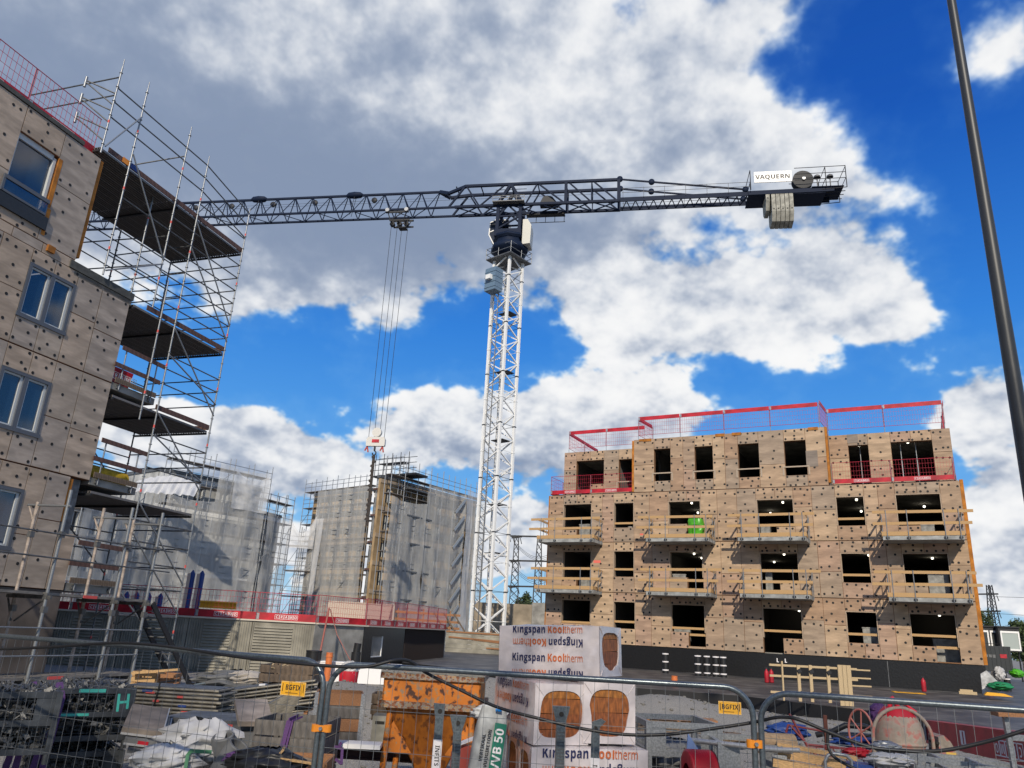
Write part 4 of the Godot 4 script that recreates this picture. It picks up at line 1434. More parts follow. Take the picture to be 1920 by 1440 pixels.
# ---- the tower crane ----
func crane() -> void:
	var turn := -0.17279
	var o := Vector3(-0.92, 0, -63.4)
	var t := thing("tower_crane", "tall tower crane with white lattice mast and dark blue jib", "crane", o, turn)
	var inv := Basis(Vector3.UP, -turn)
	var white: Material = mats.white_paint
	var navy: Material = mats.navy
	var e1 := inv * Vector3(-0.758, 0, -0.652)
	var e2 := inv * Vector3(0.652, 0, -0.758)
	var s := 1.86
	var c := [-(e1 + e2) * s * 0.5, (e1 - e2) * s * 0.5, (e1 + e2) * s * 0.5, (e2 - e1) * s * 0.5]
	var n := 15
	var y0 := 0.83
	var dy := (35.4 - y0) / n
	for k in n:
		var ya := y0 + k * dy
		var collar := MB.new()
		for i in 4:
			collar.box(c[i] + Vector3(0, ya + 0.03, 0), Vector3(0.26, 0.09, 0.26), MB.frame(Vector3.UP, e1))
			collar.bar(c[i] + Vector3(0, ya + 0.03, 0), c[(i + 1) % 4] + Vector3(0, ya + 0.03, 0), 0.03, 0.03)
		var sec := part("mast_section", collar, mats.dark_steel if k % 2 == 0 else white, t)
		for i in 4:
			var a: Vector3 = c[i]
			var b: Vector3 = c[(i + 1) % 4]
			beam("leg", a + Vector3(0, ya, 0), a + Vector3(0, ya + dy, 0), 0.22, 0.22, white, sec, e1)
			var flip := i % 2 == 1
			var p: Vector3 = b if flip else a
			var q: Vector3 = a if flip else b
			beam("brace", p + Vector3(0, ya + 0.05, 0), q + Vector3(0, ya + dy * 0.5, 0), 0.1, 0.1, white, sec)
			beam("brace", q + Vector3(0, ya + dy * 0.5, 0), p + Vector3(0, ya + dy - 0.05, 0), 0.1, 0.1, white, sec)
			if k % 3 == 0:
				beam("tie", a + Vector3(0, ya + 0.6, 0), b + Vector3(0, ya + 0.6, 0), 0.07, 0.07, white, sec)
	# rest platforms and ladder inside the mast
	for y in [8.5, 12.5, 18.0, 24.2, 29.8]:
		var m := MB.new()
		m.box(Vector3(0.2, y, -0.1), Vector3(1.1, 0.06, 1.3), MB.frame(Vector3.UP, e1))
		part("rest_platform", m, mats.dark_steel, t)
	var ld := MB.new()
	for q in [-0.2, 0.2]:
		ld.bar(Vector3(q, y0, 0.1), Vector3(q, 35.0, 0.1), 0.05, 0.05)
	for i in 110:
		ld.bar(Vector3(-0.2, y0 + 0.3 + i * 0.31, 0.1), Vector3(0.2, y0 + 0.3 + i * 0.31, 0.1), 0.025, 0.025)
	part("ladder", ld, mats.galv_dull, t)
	# lift rail on the left face with its car
	var lm: Vector3 = (c[0] + c[1]) * 0.5
	var lo: Vector3 = lm + (lm.normalized() * 0.5)
	var rail := MB.new()
	for q in [[-0.25, 0.0], [0.25, 0.0], [0.0, -0.3]]:
		var x: Vector3 = lo + e1 * q[0] - lm.normalized() * q[1] * -1.0
		rail.bar(x + Vector3(0, y0, 0), x + Vector3(0, 33.0, 0), 0.06, 0.06)
	for i in 40:
		var yy := y0 + 0.5 + i * 0.8
		rail.bar(lo - e1 * 0.25 + Vector3(0, yy, 0), lo + e1 * 0.25 + Vector3(0, yy + 0.4, 0), 0.035, 0.035)
	part("lift_rail", rail, mats.galv_dull, t)
	var car := MB.new()
	var cb := MB.frame(Vector3.UP, e1)
	var ca: Vector3 = lo + lm.normalized() * 0.45 + Vector3(0, 32.4, 0)
	car.box(ca, Vector3(1.0, 2.2, 1.25), cb)
	for i in 4:
		car.box(ca + Vector3(0, -0.8 + i * 0.5, 0) + lm.normalized() * 0.01, Vector3(1.06, 0.05, 1.3), cb)
	var cr := part("lift_car", car, mat("car_blue", L(0.13, 0.2, 0.28), 0.5), t)
	var lb := MB.new()
	lb.box(ca + lm.normalized() * 0.56 + Vector3(0, 0.1, 0), Vector3(0.55, 0.42, 0.55), cb)
	part("door_panel", lb, mats.white_paint, cr)
	# collar platform under the slewing ring
	var pl := MB.new()
	pl.box(Vector3(0, 35.1, 0), Vector3(3.0, 0.1, 3.0), cb)
	var plat := part("platform", pl, mats.galv_dull, t)
	var q4 := [cb * Vector3(-1.5, 0, -1.5), cb * Vector3(1.5, 0, -1.5), cb * Vector3(1.5, 0, 1.5), cb * Vector3(-1.5, 0, 1.5)]
	for i in 4:
		var a: Vector3 = q4[i] + Vector3(0, 35.1, 0)
		var b: Vector3 = q4[(i + 1) % 4] + Vector3(0, 35.1, 0)
		for h in [0.5, 1.05]:
			pipe("rail", a + Vector3(0, h, 0), b + Vector3(0, h, 0), 0.03, mats.galv, plat, 6)
		pipe("post", a, a + Vector3(0, 1.1, 0), 0.03, mats.galv, plat, 6)
		pipe("post", (a + b) * 0.5, (a + b) * 0.5 + Vector3(0, 1.1, 0), 0.03, mats.galv, plat, 6)
	# turntable and tower head
	var tt := MB.new()
	tt.lathe([Vector2(0.9, 35.5), Vector2(1.75, 36.0), Vector2(1.75, 36.5), Vector2(1.35, 36.55), Vector2(1.35, 37.2), Vector2(1.6, 37.25), Vector2(1.6, 37.5), Vector2(0.1, 37.5)], 8)
	part("turntable", tt, navy, t)
	var bx := MB.new()
	bx.blk(Vector3(-1.35, 37.3, -1.1), Vector3(1.2, 38.0, 1.1))
	part("slew_frame", bx, navy, t)
	for x in [-1.12, 1.0]:
		for z in [-0.9, 0.9]:
			beam("head_leg", Vector3(x, 38.0, z), Vector3(x, 40.7, z), 0.3, 0.3, navy, t)
	for z in [-0.9, 0.9]:
		beam("head_brace", Vector3(-1.1, 38.1, z), Vector3(1.0, 39.4, z), 0.14, 0.14, navy, t)
		beam("head_brace", Vector3(1.0, 39.4, z), Vector3(-0.2, 40.6, z), 0.14, 0.14, navy, t)
		beam("head_brace", Vector3(-1.1, 39.4, z), Vector3(1.0, 39.45, z), 0.14, 0.14, navy, t)
		beam("head_brace", Vector3(-1.1, 39.4, z), Vector3(-0.2, 40.6, z), 0.14, 0.14, navy, t)
	# driver's cab behind the head and cabinet in front
	var cab := MB.new()
	cab.prism(PackedVector2Array([Vector2(-2.25, 38.6), Vector2(-1.75, 37.6), Vector2(-0.4, 37.6), Vector2(-0.4, 40.1), Vector2(-1.6, 40.2), Vector2(-2.2, 39.9)]), 1.4, Vector3(0, 0, -1.75))
	var cbp := part("cab", cab, mat("cab_glass", L(0.03, 0.035, 0.045), 0.15), t)
	var cf := MB.new()
	for z in [-1.05, -2.45]:
		for q in [[Vector2(-2.28, 38.6), Vector2(-2.23, 39.9)], [Vector2(-2.28, 38.6), Vector2(-1.77, 37.57)], [Vector2(-2.23, 39.92), Vector2(-1.6, 40.23)], [Vector2(-1.6, 40.23), Vector2(-0.4, 40.12)], [Vector2(-2.2, 38.9), Vector2(-1.3, 39.3)]]:
			cf.bar(Vector3(q[0].x, q[0].y, z), Vector3(q[1].x, q[1].y, z), 0.09, 0.09)
	part("cab_frame", cf, mats.white_paint, cbp)
	var bo := MB.new()
	bo.prism(PackedVector2Array([Vector2(1.3, 36.4), Vector2(2.05, 36.5), Vector2(2.1, 38.4), Vector2(1.75, 39.0), Vector2(1.3, 39.0)]), 1.5, Vector3(0, 0, 0.2))
	part("switch_cabinet", bo, mat("cabinet_beige", L(0.55, 0.54, 0.48), 0.5), t)
	# jib: one top chord, two bottom chords
	var hb := 40.65
	var ht := 42.9
	var w := 0.8
	var end := -56.0
	for z in [-w, w]:
		beam("jib_chord", Vector3(end, hb, z), Vector3(-5.4, hb, z), 0.17, 0.17, navy, t)
	beam("jib_chord", Vector3(end, ht, 0), Vector3(-7.2, ht, 0), 0.19, 0.19, navy, t)
	var bay := 1.88
	var x := -7.2
	var k2 := 0
	while x - bay > end:
		for z in [-w, w]:
			beam("jib_brace", Vector3(x, ht, 0), Vector3(x - bay * 0.5, hb, z), 0.075, 0.075, navy, t)
			beam("jib_brace", Vector3(x - bay, ht, 0), Vector3(x - bay * 0.5, hb, z), 0.075, 0.075, navy, t)
		beam("jib_lacing", Vector3(x - bay * 0.5, hb, -w if k2 % 2 else w), Vector3(x - bay * 1.5, hb, w if k2 % 2 else -w), 0.06, 0.06, navy, t)
		x -= bay
		k2 += 1
	for q in [-26.2, -15.96, -36.5]:
		var m := MB.new()
		m.lathe([Vector2(0.02, -1.0), Vector2(0.3, -0.6), Vector2(0.36, 0.0), Vector2(0.3, 0.6), Vector2(0.02, 1.0)], 8, Vector3(q, ht + 0.05, 0), Basis(Vector3.UP, Vector3.RIGHT, Vector3.FORWARD))
		part("chord_joint", m, navy, t)
		for z in [-0.2, 0.2]:
			pipe("jib_ladder", Vector3(q - 0.2, hb, z), Vector3(q + 0.1, ht, z), 0.025, mats.dark_steel, t, 5)
	for q in [-33.0, -29.0, -24.5, -20.0, -13.8]:
		var m := MB.new()
		m.lathe([Vector2(0.01, -0.1), Vector2(0.28, -0.08), Vector2(0.28, 0.08), Vector2(0.01, 0.1)], 12, Vector3(q, 42.2, 0.15), Basis(Vector3.RIGHT, Vector3.BACK, Vector3.DOWN))
		part("rope_pulley", m, mats.dark_steel, t)
	for q in [[41.9, 0.1], [42.3, -0.1]]:
		pipe("jib_cable", Vector3(end, q[0], q[1]), Vector3(8.0, q[0], q[1]), 0.015, mats.dark_steel, t, 4)
	# the boxed middle with two top chords
	var nodes := [-5.4, -3.0, -0.05, 2.5, 5.2, 7.6, 10.1]
	for z in [-w, w]:
		beam("jib_chord", Vector3(-5.4, hb, z), Vector3(10.2, hb, z), 0.24, 0.24, navy, t)
		beam("jib_chord", Vector3(-4.5, ht, z), Vector3(10.2, ht, z), 0.24, 0.24, navy, t)
		beam("jib_chord", Vector3(-7.2, ht, 0), Vector3(-6.2, 42.45, z * 0.5), 0.3, 0.3, navy, t)
		beam("jib_chord", Vector3(-6.2, 42.45, z * 0.5), Vector3(-4.4, ht, z), 0.26, 0.26, navy, t)
		beam("jib_brace", Vector3(-4.5, ht, z), Vector3(-6.0, hb, z), 0.16, 0.16, navy, t)
		beam("jib_brace", Vector3(-4.4, ht, z), Vector3(-3.0, hb, z), 0.14, 0.14, navy, t)
		beam("jib_brace", Vector3(-3.0, hb, z), Vector3(-0.6, ht, z), 0.12, 0.12, navy, t)
		beam("head_brace", Vector3(-0.05, ht, z), Vector3(-1.3, hb, z), 0.28, 0.28, navy, t)
		beam("head_brace", Vector3(-0.05, ht, z), Vector3(1.2, hb, z), 0.28, 0.28, navy, t)
		beam("jib_brace", Vector3(1.4, hb, z), Vector3(2.5, ht, z), 0.12, 0.12, navy, t)
		beam("jib_brace", Vector3(2.5, ht, z), Vector3(5.1, hb, z), 0.13, 0.13, navy, t)
		beam("jib_post", Vector3(5.2, hb, z), Vector3(5.2, ht, z), 0.26, 0.26, navy, t)
		beam("jib_brace", Vector3(5.4, ht, z), Vector3(7.6, hb, z), 0.12, 0.12, navy, t)
		beam("jib_post", Vector3(7.6, hb, z), Vector3(7.6, ht, z), 0.1, 0.1, navy, t)
		beam("jib_brace", Vector3(7.7, ht, z), Vector3(10.0, hb, z), 0.12, 0.12, navy, t)
		beam("jib_post", Vector3(10.1, hb, z), Vector3(10.1, ht, z), 0.28, 0.28, navy, t)
	for i in nodes.size() - 1:
		beam("jib_lacing", Vector3(nodes[i], hb, -w), Vector3(nodes[i + 1], hb, w), 0.09, 0.09, navy, t)
		beam("jib_lacing", Vector3(nodes[i], hb, w), Vector3(nodes[i + 1], hb, -w), 0.09, 0.09, navy, t)
		beam("jib_lacing", Vector3(nodes[i], ht, -w), Vector3(nodes[i], ht, w), 0.09, 0.09, navy, t)
	var wk := MB.new()
	wk.blk(Vector3(1.3, hb - 0.2, -1.3), Vector3(5.0, hb - 0.14, -0.7))
	for i in 5:
		wk.bar(Vector3(1.3 + i * 0.9, hb - 0.75, -1.3), Vector3(1.3 + i * 0.9, hb - 0.2, -1.3), 0.05, 0.05)
	wk.bar(Vector3(1.3, hb - 0.75, -1.3), Vector3(5.0, hb - 0.75, -1.3), 0.05, 0.05)
	part("walkway", wk, mats.dark_steel, t)
	var gw := MB.new()
	gw.blk(Vector3(-1.6, 40.62, 0.95), Vector3(1.4, 40.7, 1.6))
	for h in [41.05, 41.25, 42.6]:
		gw.bar(Vector3(-1.6, h, 1.5 if h < 42.0 else 0.4), Vector3(1.4, h, 1.5 if h < 42.0 else 0.4), 0.04, 0.04)
	for i in 5:
		gw.bar(Vector3(-1.6 + i * 0.75, 40.7, 1.5), Vector3(-1.6 + i * 0.75, 41.25, 1.5), 0.04, 0.04)
	part("service_walkway", gw, mats.galv_dull, t)
	var wn := MB.new()
	wn.prism(PackedVector2Array([Vector2(2.7, 40.9), Vector2(4.4, 40.9), Vector2(3.9, 41.6), Vector2(3.4, 41.75), Vector2(3.0, 41.6)]), 0.9)
	part("slewing_motor", wn, mats.dark_steel, t)
	# counter-jib: plate girders, tie rods, platform
	for z in [-w, w]:
		beam("counter_girder", Vector3(10.2, 40.75, z), Vector3(21.8, 40.85, z), 0.1, 0.42, navy, t, Vector3.UP)
		beam("counter_girder", Vector3(21.6, 40.82, z * 1.15), Vector3(28.9, 40.9, z * 1.15), 0.12, 0.4, navy, t, Vector3.UP)
		for r in [[10.1, 42.95, 13.1, 42.5], [13.1, 42.5, 21.4, 41.3]]:
			beam("tie_rod", Vector3(r[0], r[1], z), Vector3(r[2], r[3], z), 0.13, 0.13, navy, t)
		for q in [[10.2, 42.95], [13.1, 42.5], [21.4, 41.3]]:
			var m := MB.new()
			m.lathe([Vector2(0.01, -0.13), Vector2(0.27, -0.12), Vector2(0.27, 0.12), Vector2(0.01, 0.13)], 12, Vector3(q[0], q[1], z), Basis(Vector3.RIGHT, Vector3.BACK, Vector3.DOWN))
			part("tie_joint", m, navy, t)
	for i in 14:
		var xx := 10.4 + i * 0.82
		beam("counter_lacing", Vector3(xx, 40.62, -w), Vector3(xx + 0.41, 40.62, w), 0.07, 0.07, navy, t)
		beam("counter_lacing", Vector3(xx + 0.41, 40.62, w), Vector3(xx + 0.82, 40.62, -w), 0.07, 0.07, navy, t)
	for h in [41.4, 41.85]:
		for z in [-0.95, 0.95]:
			pipe("counter_rail", Vector3(10.4, h, z), Vector3(21.8, h + 0.1, z), 0.022, mats.galv_dull, t, 5)
	for i in 7:
		for z in [-0.95, 0.95]:
			pipe("counter_rail", Vector3(10.5 + i * 1.88, 40.9, z), Vector3(10.5 + i * 1.88, 41.95, z), 0.02, mats.galv_dull, t, 5)
	var pf := MB.new()
	pf.blk(Vector3(21.6, 40.6, -1.3), Vector3(28.2, 40.68, 0.9))
	pf.blk(Vector3(27.0, 41.1, -1.2), Vector3(29.7, 41.16, 1.1))
	part("rear_platform", pf, mats.navy, t)
	for q in [[21.8, 41.0, 42.95], [28.2, 41.0, 43.05], [29.9, 40.9, 43.1]]:
		for z in [-1.3, 1.2]:
			pipe("platform_post", Vector3(q[0], q[1], z), Vector3(q[0], q[2], z), 0.04, mats.dark_steel, t, 6)
		for h in [41.9, 43.0]:
			pipe("platform_rail", Vector3(q[0], h, -1.3), Vector3(q[0], h, 1.2), 0.03, mats.dark_steel, t, 6)
	for z in [-1.3, 1.2]:
		for h in [41.8, 42.4, 43.02]:
			pipe("platform_rail", Vector3(25.6, h, z), Vector3(29.9, h + 0.05, z), 0.03, mats.dark_steel, t, 6)
	for z in [-1.3, -0.7, 0.0, 0.6, 1.2]:
		pipe("platform_grid", Vector3(27.8, 40.75, z), Vector3(29.9, 40.9, z), 0.035, mats.dark_steel, t, 6)
	var cwn := 0
	for q in [[23.25, 39.0], [23.72, 37.9], [24.1, 37.9], [24.48, 37.9], [24.86, 37.9], [25.24, 37.9]]:
		var m := MB.new()
		m.prism(PackedVector2Array([Vector2(-0.85, q[1] + 0.45), Vector2(-0.45, q[1]), Vector2(0.55, q[1] + 0.2), Vector2(0.95, q[1] + 1.0), Vector2(0.95, 40.95), Vector2(-0.85, 40.95)]), 0.33, Vector3(q[0], 0, 0), Basis(Vector3.BACK, Vector3.UP, Vector3.LEFT))
		var cw := part("counterweight", m, mat("weight_grey", L(0.47, 0.46, 0.4), 0.85, 0.0, tex.blotch, Vector3(0.6, 0.6, 0.6)), t)
		var hl := MB.new()
		hl.tube(Vector3(q[0] - 0.168, q[1] + 1.2, 0.5), Vector3(q[0] + 0.168, q[1] + 1.2, 0.5), 0.07, 8)
		hl.tube(Vector3(q[0], q[1] + 1.25, 0.93), Vector3(q[0], q[1] + 1.25, 0.955), 0.07, 8)
		part("lifting_hole", hl, mats.disc, cw)
		cwn += 1
	var sg := MB.new()
	sg.blk(Vector3(22.15, 41.82, 0.95), Vector3(25.4, 42.93, 1.03))
	var sp := part("sign_panel", sg, mats.white_paint, t)
	lettering("VAQUERN", 0.42, Transform3D(Basis(), Vector3(23.78, 42.36, 1.035)), mats.ink, sp, true, 1.08)
	var dr := MB.new()
	dr.lathe([Vector2(0.02, -0.35), Vector2(0.9, -0.35), Vector2(0.9, -0.28), Vector2(0.55, -0.25), Vector2(0.55, 0.25), Vector2(0.9, 0.28), Vector2(0.9, 0.35), Vector2(0.02, 0.35)], 24, Vector3(26.5, 42.4, 0), Basis(Vector3.RIGHT, Vector3.BACK, Vector3.DOWN))
	var wd := part("winch_drum", dr, mats.dark_steel, t)
	var hub := MB.new()
	hub.tube(Vector3(26.55, 42.45, 0.35), Vector3(26.55, 42.45, 0.5), 0.16, 10)
	part("hub", hub, mats.white_paint, wd)
	for q in [27.75, 28.85]:
		var m := MB.new()
		m.lathe([Vector2(0.3, 0.0), Vector2(0.28, 0.15), Vector2(0.15, 0.26), Vector2(0.01, 0.3)], 12, Vector3(q, 42.65, 0.1))
		m.tube(Vector3(q, 41.7, 0.1), Vector3(q, 42.66, 0.1), 0.05, 6)
		part("floodlight", m, mats.galv_dull, t)
	# trolley
	var tr := MB.new()
	for z in [-0.85, 0.85]:
		tr.bar(Vector3(-12.2, 40.35, z), Vector3(-9.9, 40.35, z), 0.1, 0.18)
		tr.bar(Vector3(-12.0, 40.4, z), Vector3(-11.7, 39.5, z * 0.8), 0.08, 0.08)
		tr.bar(Vector3(-10.1, 40.4, z), Vector3(-10.4, 39.5, z * 0.8), 0.08, 0.08)
		tr.bar(Vector3(-11.8, 39.55, z * 0.8), Vector3(-9.8, 39.55, z * 0.8), 0.1, 0.14)
		tr.bar(Vector3(-11.7, 39.55, z * 0.8), Vector3(-10.4, 40.35, z), 0.07, 0.07)
	for xq in [-11.7, -11.0, -10.3]:
		tr.bar(Vector3(xq, 39.55, -0.7), Vector3(xq, 39.55, 0.7), 0.1, 0.12)
		tr.tube(Vector3(xq, 39.5, -0.15), Vector3(xq, 39.5, 0.15), 0.25, 12)
	tr.blk(Vector3(-11.0, 38.95, -0.35), Vector3(-10.2, 39.0, 0.35))
	tr.bar(Vector3(-11.0, 39.0, 0.35), Vector3(-11.0, 39.5, 0.35), 0.05, 0.05)
	tr.bar(Vector3(-10.2, 39.0, 0.35), Vector3(-10.2, 39.5, 0.35), 0.05, 0.05)
	part("trolley", tr, mats.dark_steel, t)
	for xq in [-12.0, -10.1]:
		var m := MB.new()
		m.tube(Vector3(xq, 40.5, 0.95), Vector3(xq, 40.5, 1.1), 0.2, 12)
		part("trolley_wheel", m, mats.galv_bright, t)
	# hook block on four falls of rope, chain sling below
	var hk := thing("hook_block", "white crane hook block with red plate hanging on four ropes", "hook", o + Vector3(-10.95, 16.4, 0).rotated(Vector3.UP, turn), turn)
	var pb := MB.new()
	pb.prism(PackedVector2Array([Vector2(-0.82, 0.95), Vector2(0.82, 0.95), Vector2(0.86, 1.05), Vector2(0.86, 1.55), Vector2(0.72, 1.78), Vector2(-0.72, 1.78), Vector2(-0.86, 1.55), Vector2(-0.86, 1.05)]), 0.3)
	part("block_plate", pb, mat("hook_white", L(0.62, 0.6, 0.55), 0.5), hk)
	var dk := MB.new()
	dk.tube(Vector3(0.02, 2.2, -0.16), Vector3(0.02, 2.2, 0.16), 0.42, 24)
	part("sheave", dk, mats.hook_white, hk)
	var rp := MB.new()
	rp.blk(Vector3(-0.33, 1.25, 0.151), Vector3(0.33, 1.55, 0.165))
	part("red_plate", rp, mats.red, hk)
	for xq in [-0.75, 0.65]:
		var m := MB.new()
		m.bar(Vector3(xq, 0.95, 0), Vector3(xq - 0.2, 0.55, 0), 0.1, 0.1)
		m.bar(Vector3(xq, 0.95, 0), Vector3(xq + 0.12, 0.42, 0), 0.1, 0.1)
		part("side_hook", m, mat("hook_red", L(0.4, 0.04, 0.03), 0.6), hk)
	var hm := MB.new()
	hm.bar(Vector3(-0.05, 0.95, 0), Vector3(-0.05, 0.55, 0), 0.13, 0.13)
	hm.path([Vector3(-0.05, 0.55, 0), Vector3(0.1, 0.42, 0), Vector3(0.1, 0.25, 0), Vector3(-0.05, 0.15, 0), Vector3(-0.2, 0.22, 0), Vector3(-0.2, 0.36, 0)], 0.06, 6)
	part("hook", hm, mats.dark_steel, hk)
	for xq in [[-0.72, -0.86], [-0.22, -0.25], [0.28, 0.22], [0.72, 0.82]]:
		pipe("rope", Vector3(xq[0], 1.75, 0), Vector3(xq[1], 22.9, 0), 0.022, mats.dark_steel, hk, 5)
	var ch := MB.new()
	for i in 3:
		ch.bar(Vector3(-0.05 + (i - 1) * 0.07, 0.2, 0), Vector3(0.0 + (i - 1) * 0.09, -6.0, (i - 1) * 0.06), 0.1, 0.08)
	for i in 14:
		ch.box(Vector3(-0.05 + rng.randf_range(-0.08, 0.08), 0.0 - i * 0.42, 0), Vector3(0.28, 0.2, 0.16), Basis(Vector3.BACK, rng.randf_range(-0.6, 0.6)))
	part("chain_sling", ch, mat("sling", L(0.03, 0.022, 0.018), 0.7), hk)


# ---- far blocks wrapped in scaffolds and netting ----
func net_mat(key: String, c: Color, a: float) -> StandardMaterial3D:
	var m := mat(key, c, 0.9, 0.0, noise("net", 0.03, 0.88, 1.0, 4), Vector3(0.25, 0.08, 0.25))
	m.transparency = BaseMaterial3D.TRANSPARENCY_ALPHA
	m.albedo_color.a = a
	return m


# a scaffold along a facade line; x runs from a to e, z looks outwards
func facade_scaffold(label: String, a: Vector3, e: Vector3, low: float, high: float, bay: float, lift: float, seedn: int) -> Node3D:
	rng.seed = seedn
	var l := (e - a).length()
	var d := (e - a) / l
	var t := thing("facade_scaffold", label, "scaffold", a, atan2(-d.z, d.x), "scaffolds on the far blocks")
	var n := int(round(l / bay))
	for i in n + 1:
		var x := l * i / n
		for z in [0.0, -0.9]:
			pipe("standard", Vector3(x, low, z), Vector3(x, high + rng.randf_range(0.0, 0.35), z), 0.045, mats.galv_bright, t, 5)
	var y := low + lift * 0.6
	while y < high - 0.4:
		beam("deck", Vector3(0, y, -0.45), Vector3(l, y, -0.45), 0.85, 0.07, mat("deck_far", L(0.14, 0.125, 0.115), 0.8), t)
		for h in [0.55, 1.05]:
			if y + h < high:
				pipe("guard_rail", Vector3(0, y + h, 0.03), Vector3(l, y + h, 0.03), 0.03, mats.galv, t, 5)
		pipe("ledger", Vector3(0, y - 0.08, -0.9), Vector3(l, y - 0.08, -0.9), 0.035, mats.galv, t, 5)
		y += lift
	var k := 0
	y = low + lift * 0.6
	while y < high - lift:
		var x := l * float((k * 2) % n) / n
		pipe("brace", Vector3(x, y, 0.06), Vector3(x + l / n, y + lift, 0.06), 0.03, mats.galv, t, 5)
		k += 1
		y += lift
	return t


func net(label: String, a: Vector3, e: Vector3, x0: float, x1: float, y0: float, y1: float, m: Material, sag := 0.0, out := 0.14) -> void:
	var l := (e - a).length()
	var d := (e - a) / l
	var o := MB.new()
	var pts := []
	var w := int((x1 - x0) * 3.0) + 3
	var f := FastNoiseLite.new()
	f.seed = int(x0 * 10.0 + y1)
	f.frequency = 0.35
	for j in 14:
		for i in w:
			var u := float(i) / (w - 1)
			var v := j / 13.0
			var top := y1 - sag * sin(PI * u) * (1.0 - v * 0.0)
			var x := lerpf(x0, x1, u)
			var z := out + 0.13 * sin(x * 2.51) * (0.4 + 0.6 * absf(sin(v * 20.0))) + 0.22 * f.get_noise_2d(x * 2.0, v * 6.0)
			pts.append(Vector3(x, lerpf(y0, top, v), z))
	o.sheet(pts, w)
	var n := part("scaffold_netting", o, m, self)
	n.position = a
	n.rotation.y = atan2(-d.z, d.x)
	tag(n, label, "netting", "grey netting on the far scaffolds")


# a plain far block behind its scaffold: wall with window openings, sills, panes, roof
func far_block(label: String, a: Vector3, e: Vector3, deep: float, high: float, wall: Material, cols: int, rows: int, band: Material) -> void:
	var l := (e - a).length()
	var d := (e - a) / l
	var t := thing("apartment_block", label, "building", a, atan2(-d.z, d.x))
	var holes := []
	for j in rows:
		for i in cols:
			var x := l * (i + 0.5) / cols
			var y := high - 1.0 - (j + 0.0) * 2.85
			holes.append([x - 0.45, x + 0.45, y - 1.5, y])
	var m := MB.new()
	for s in solids(0.0, l, 0.0, high, holes):
		m.blk(Vector3(s[0], s[2], -1.8), Vector3(s[1], s[3], -1.5))
	if deep > 2.5:
		m.blk(Vector3(0.0, 0, -deep), Vector3(l, high - 0.05, -1.95))
	part("wall", m, wall, t)
	for h in holes:
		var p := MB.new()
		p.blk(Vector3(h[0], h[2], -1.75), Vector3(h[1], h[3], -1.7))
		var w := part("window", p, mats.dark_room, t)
		var fr := MB.new()
		fr.blk(Vector3(h[0], h[2], -1.7), Vector3(h[0] + 0.07, h[3], -1.6))
		fr.blk(Vector3(h[1] - 0.07, h[2], -1.7), Vector3(h[1], h[3], -1.6))
		fr.blk(Vector3((h[0] + h[1]) / 2 - 0.04, h[2], -1.7), Vector3((h[0] + h[1]) / 2 + 0.04, h[3], -1.6))
		part("frame", fr, mats.frame_light, w)
	for j in rows:
		var s := MB.new()
		var y := high - 0.55 - j * 2.85
		s.blk(Vector3(0.0, y, -1.5), Vector3(l, y + 0.42, -1.44))
		part("band", s, band, t)
	var r := MB.new()
	r.blk(Vector3(-0.1, high - 0.05, -deep), Vector3(l + 0.1, high + 0.25, -1.42))
	part("roof", r, mats.galv_dull, t)


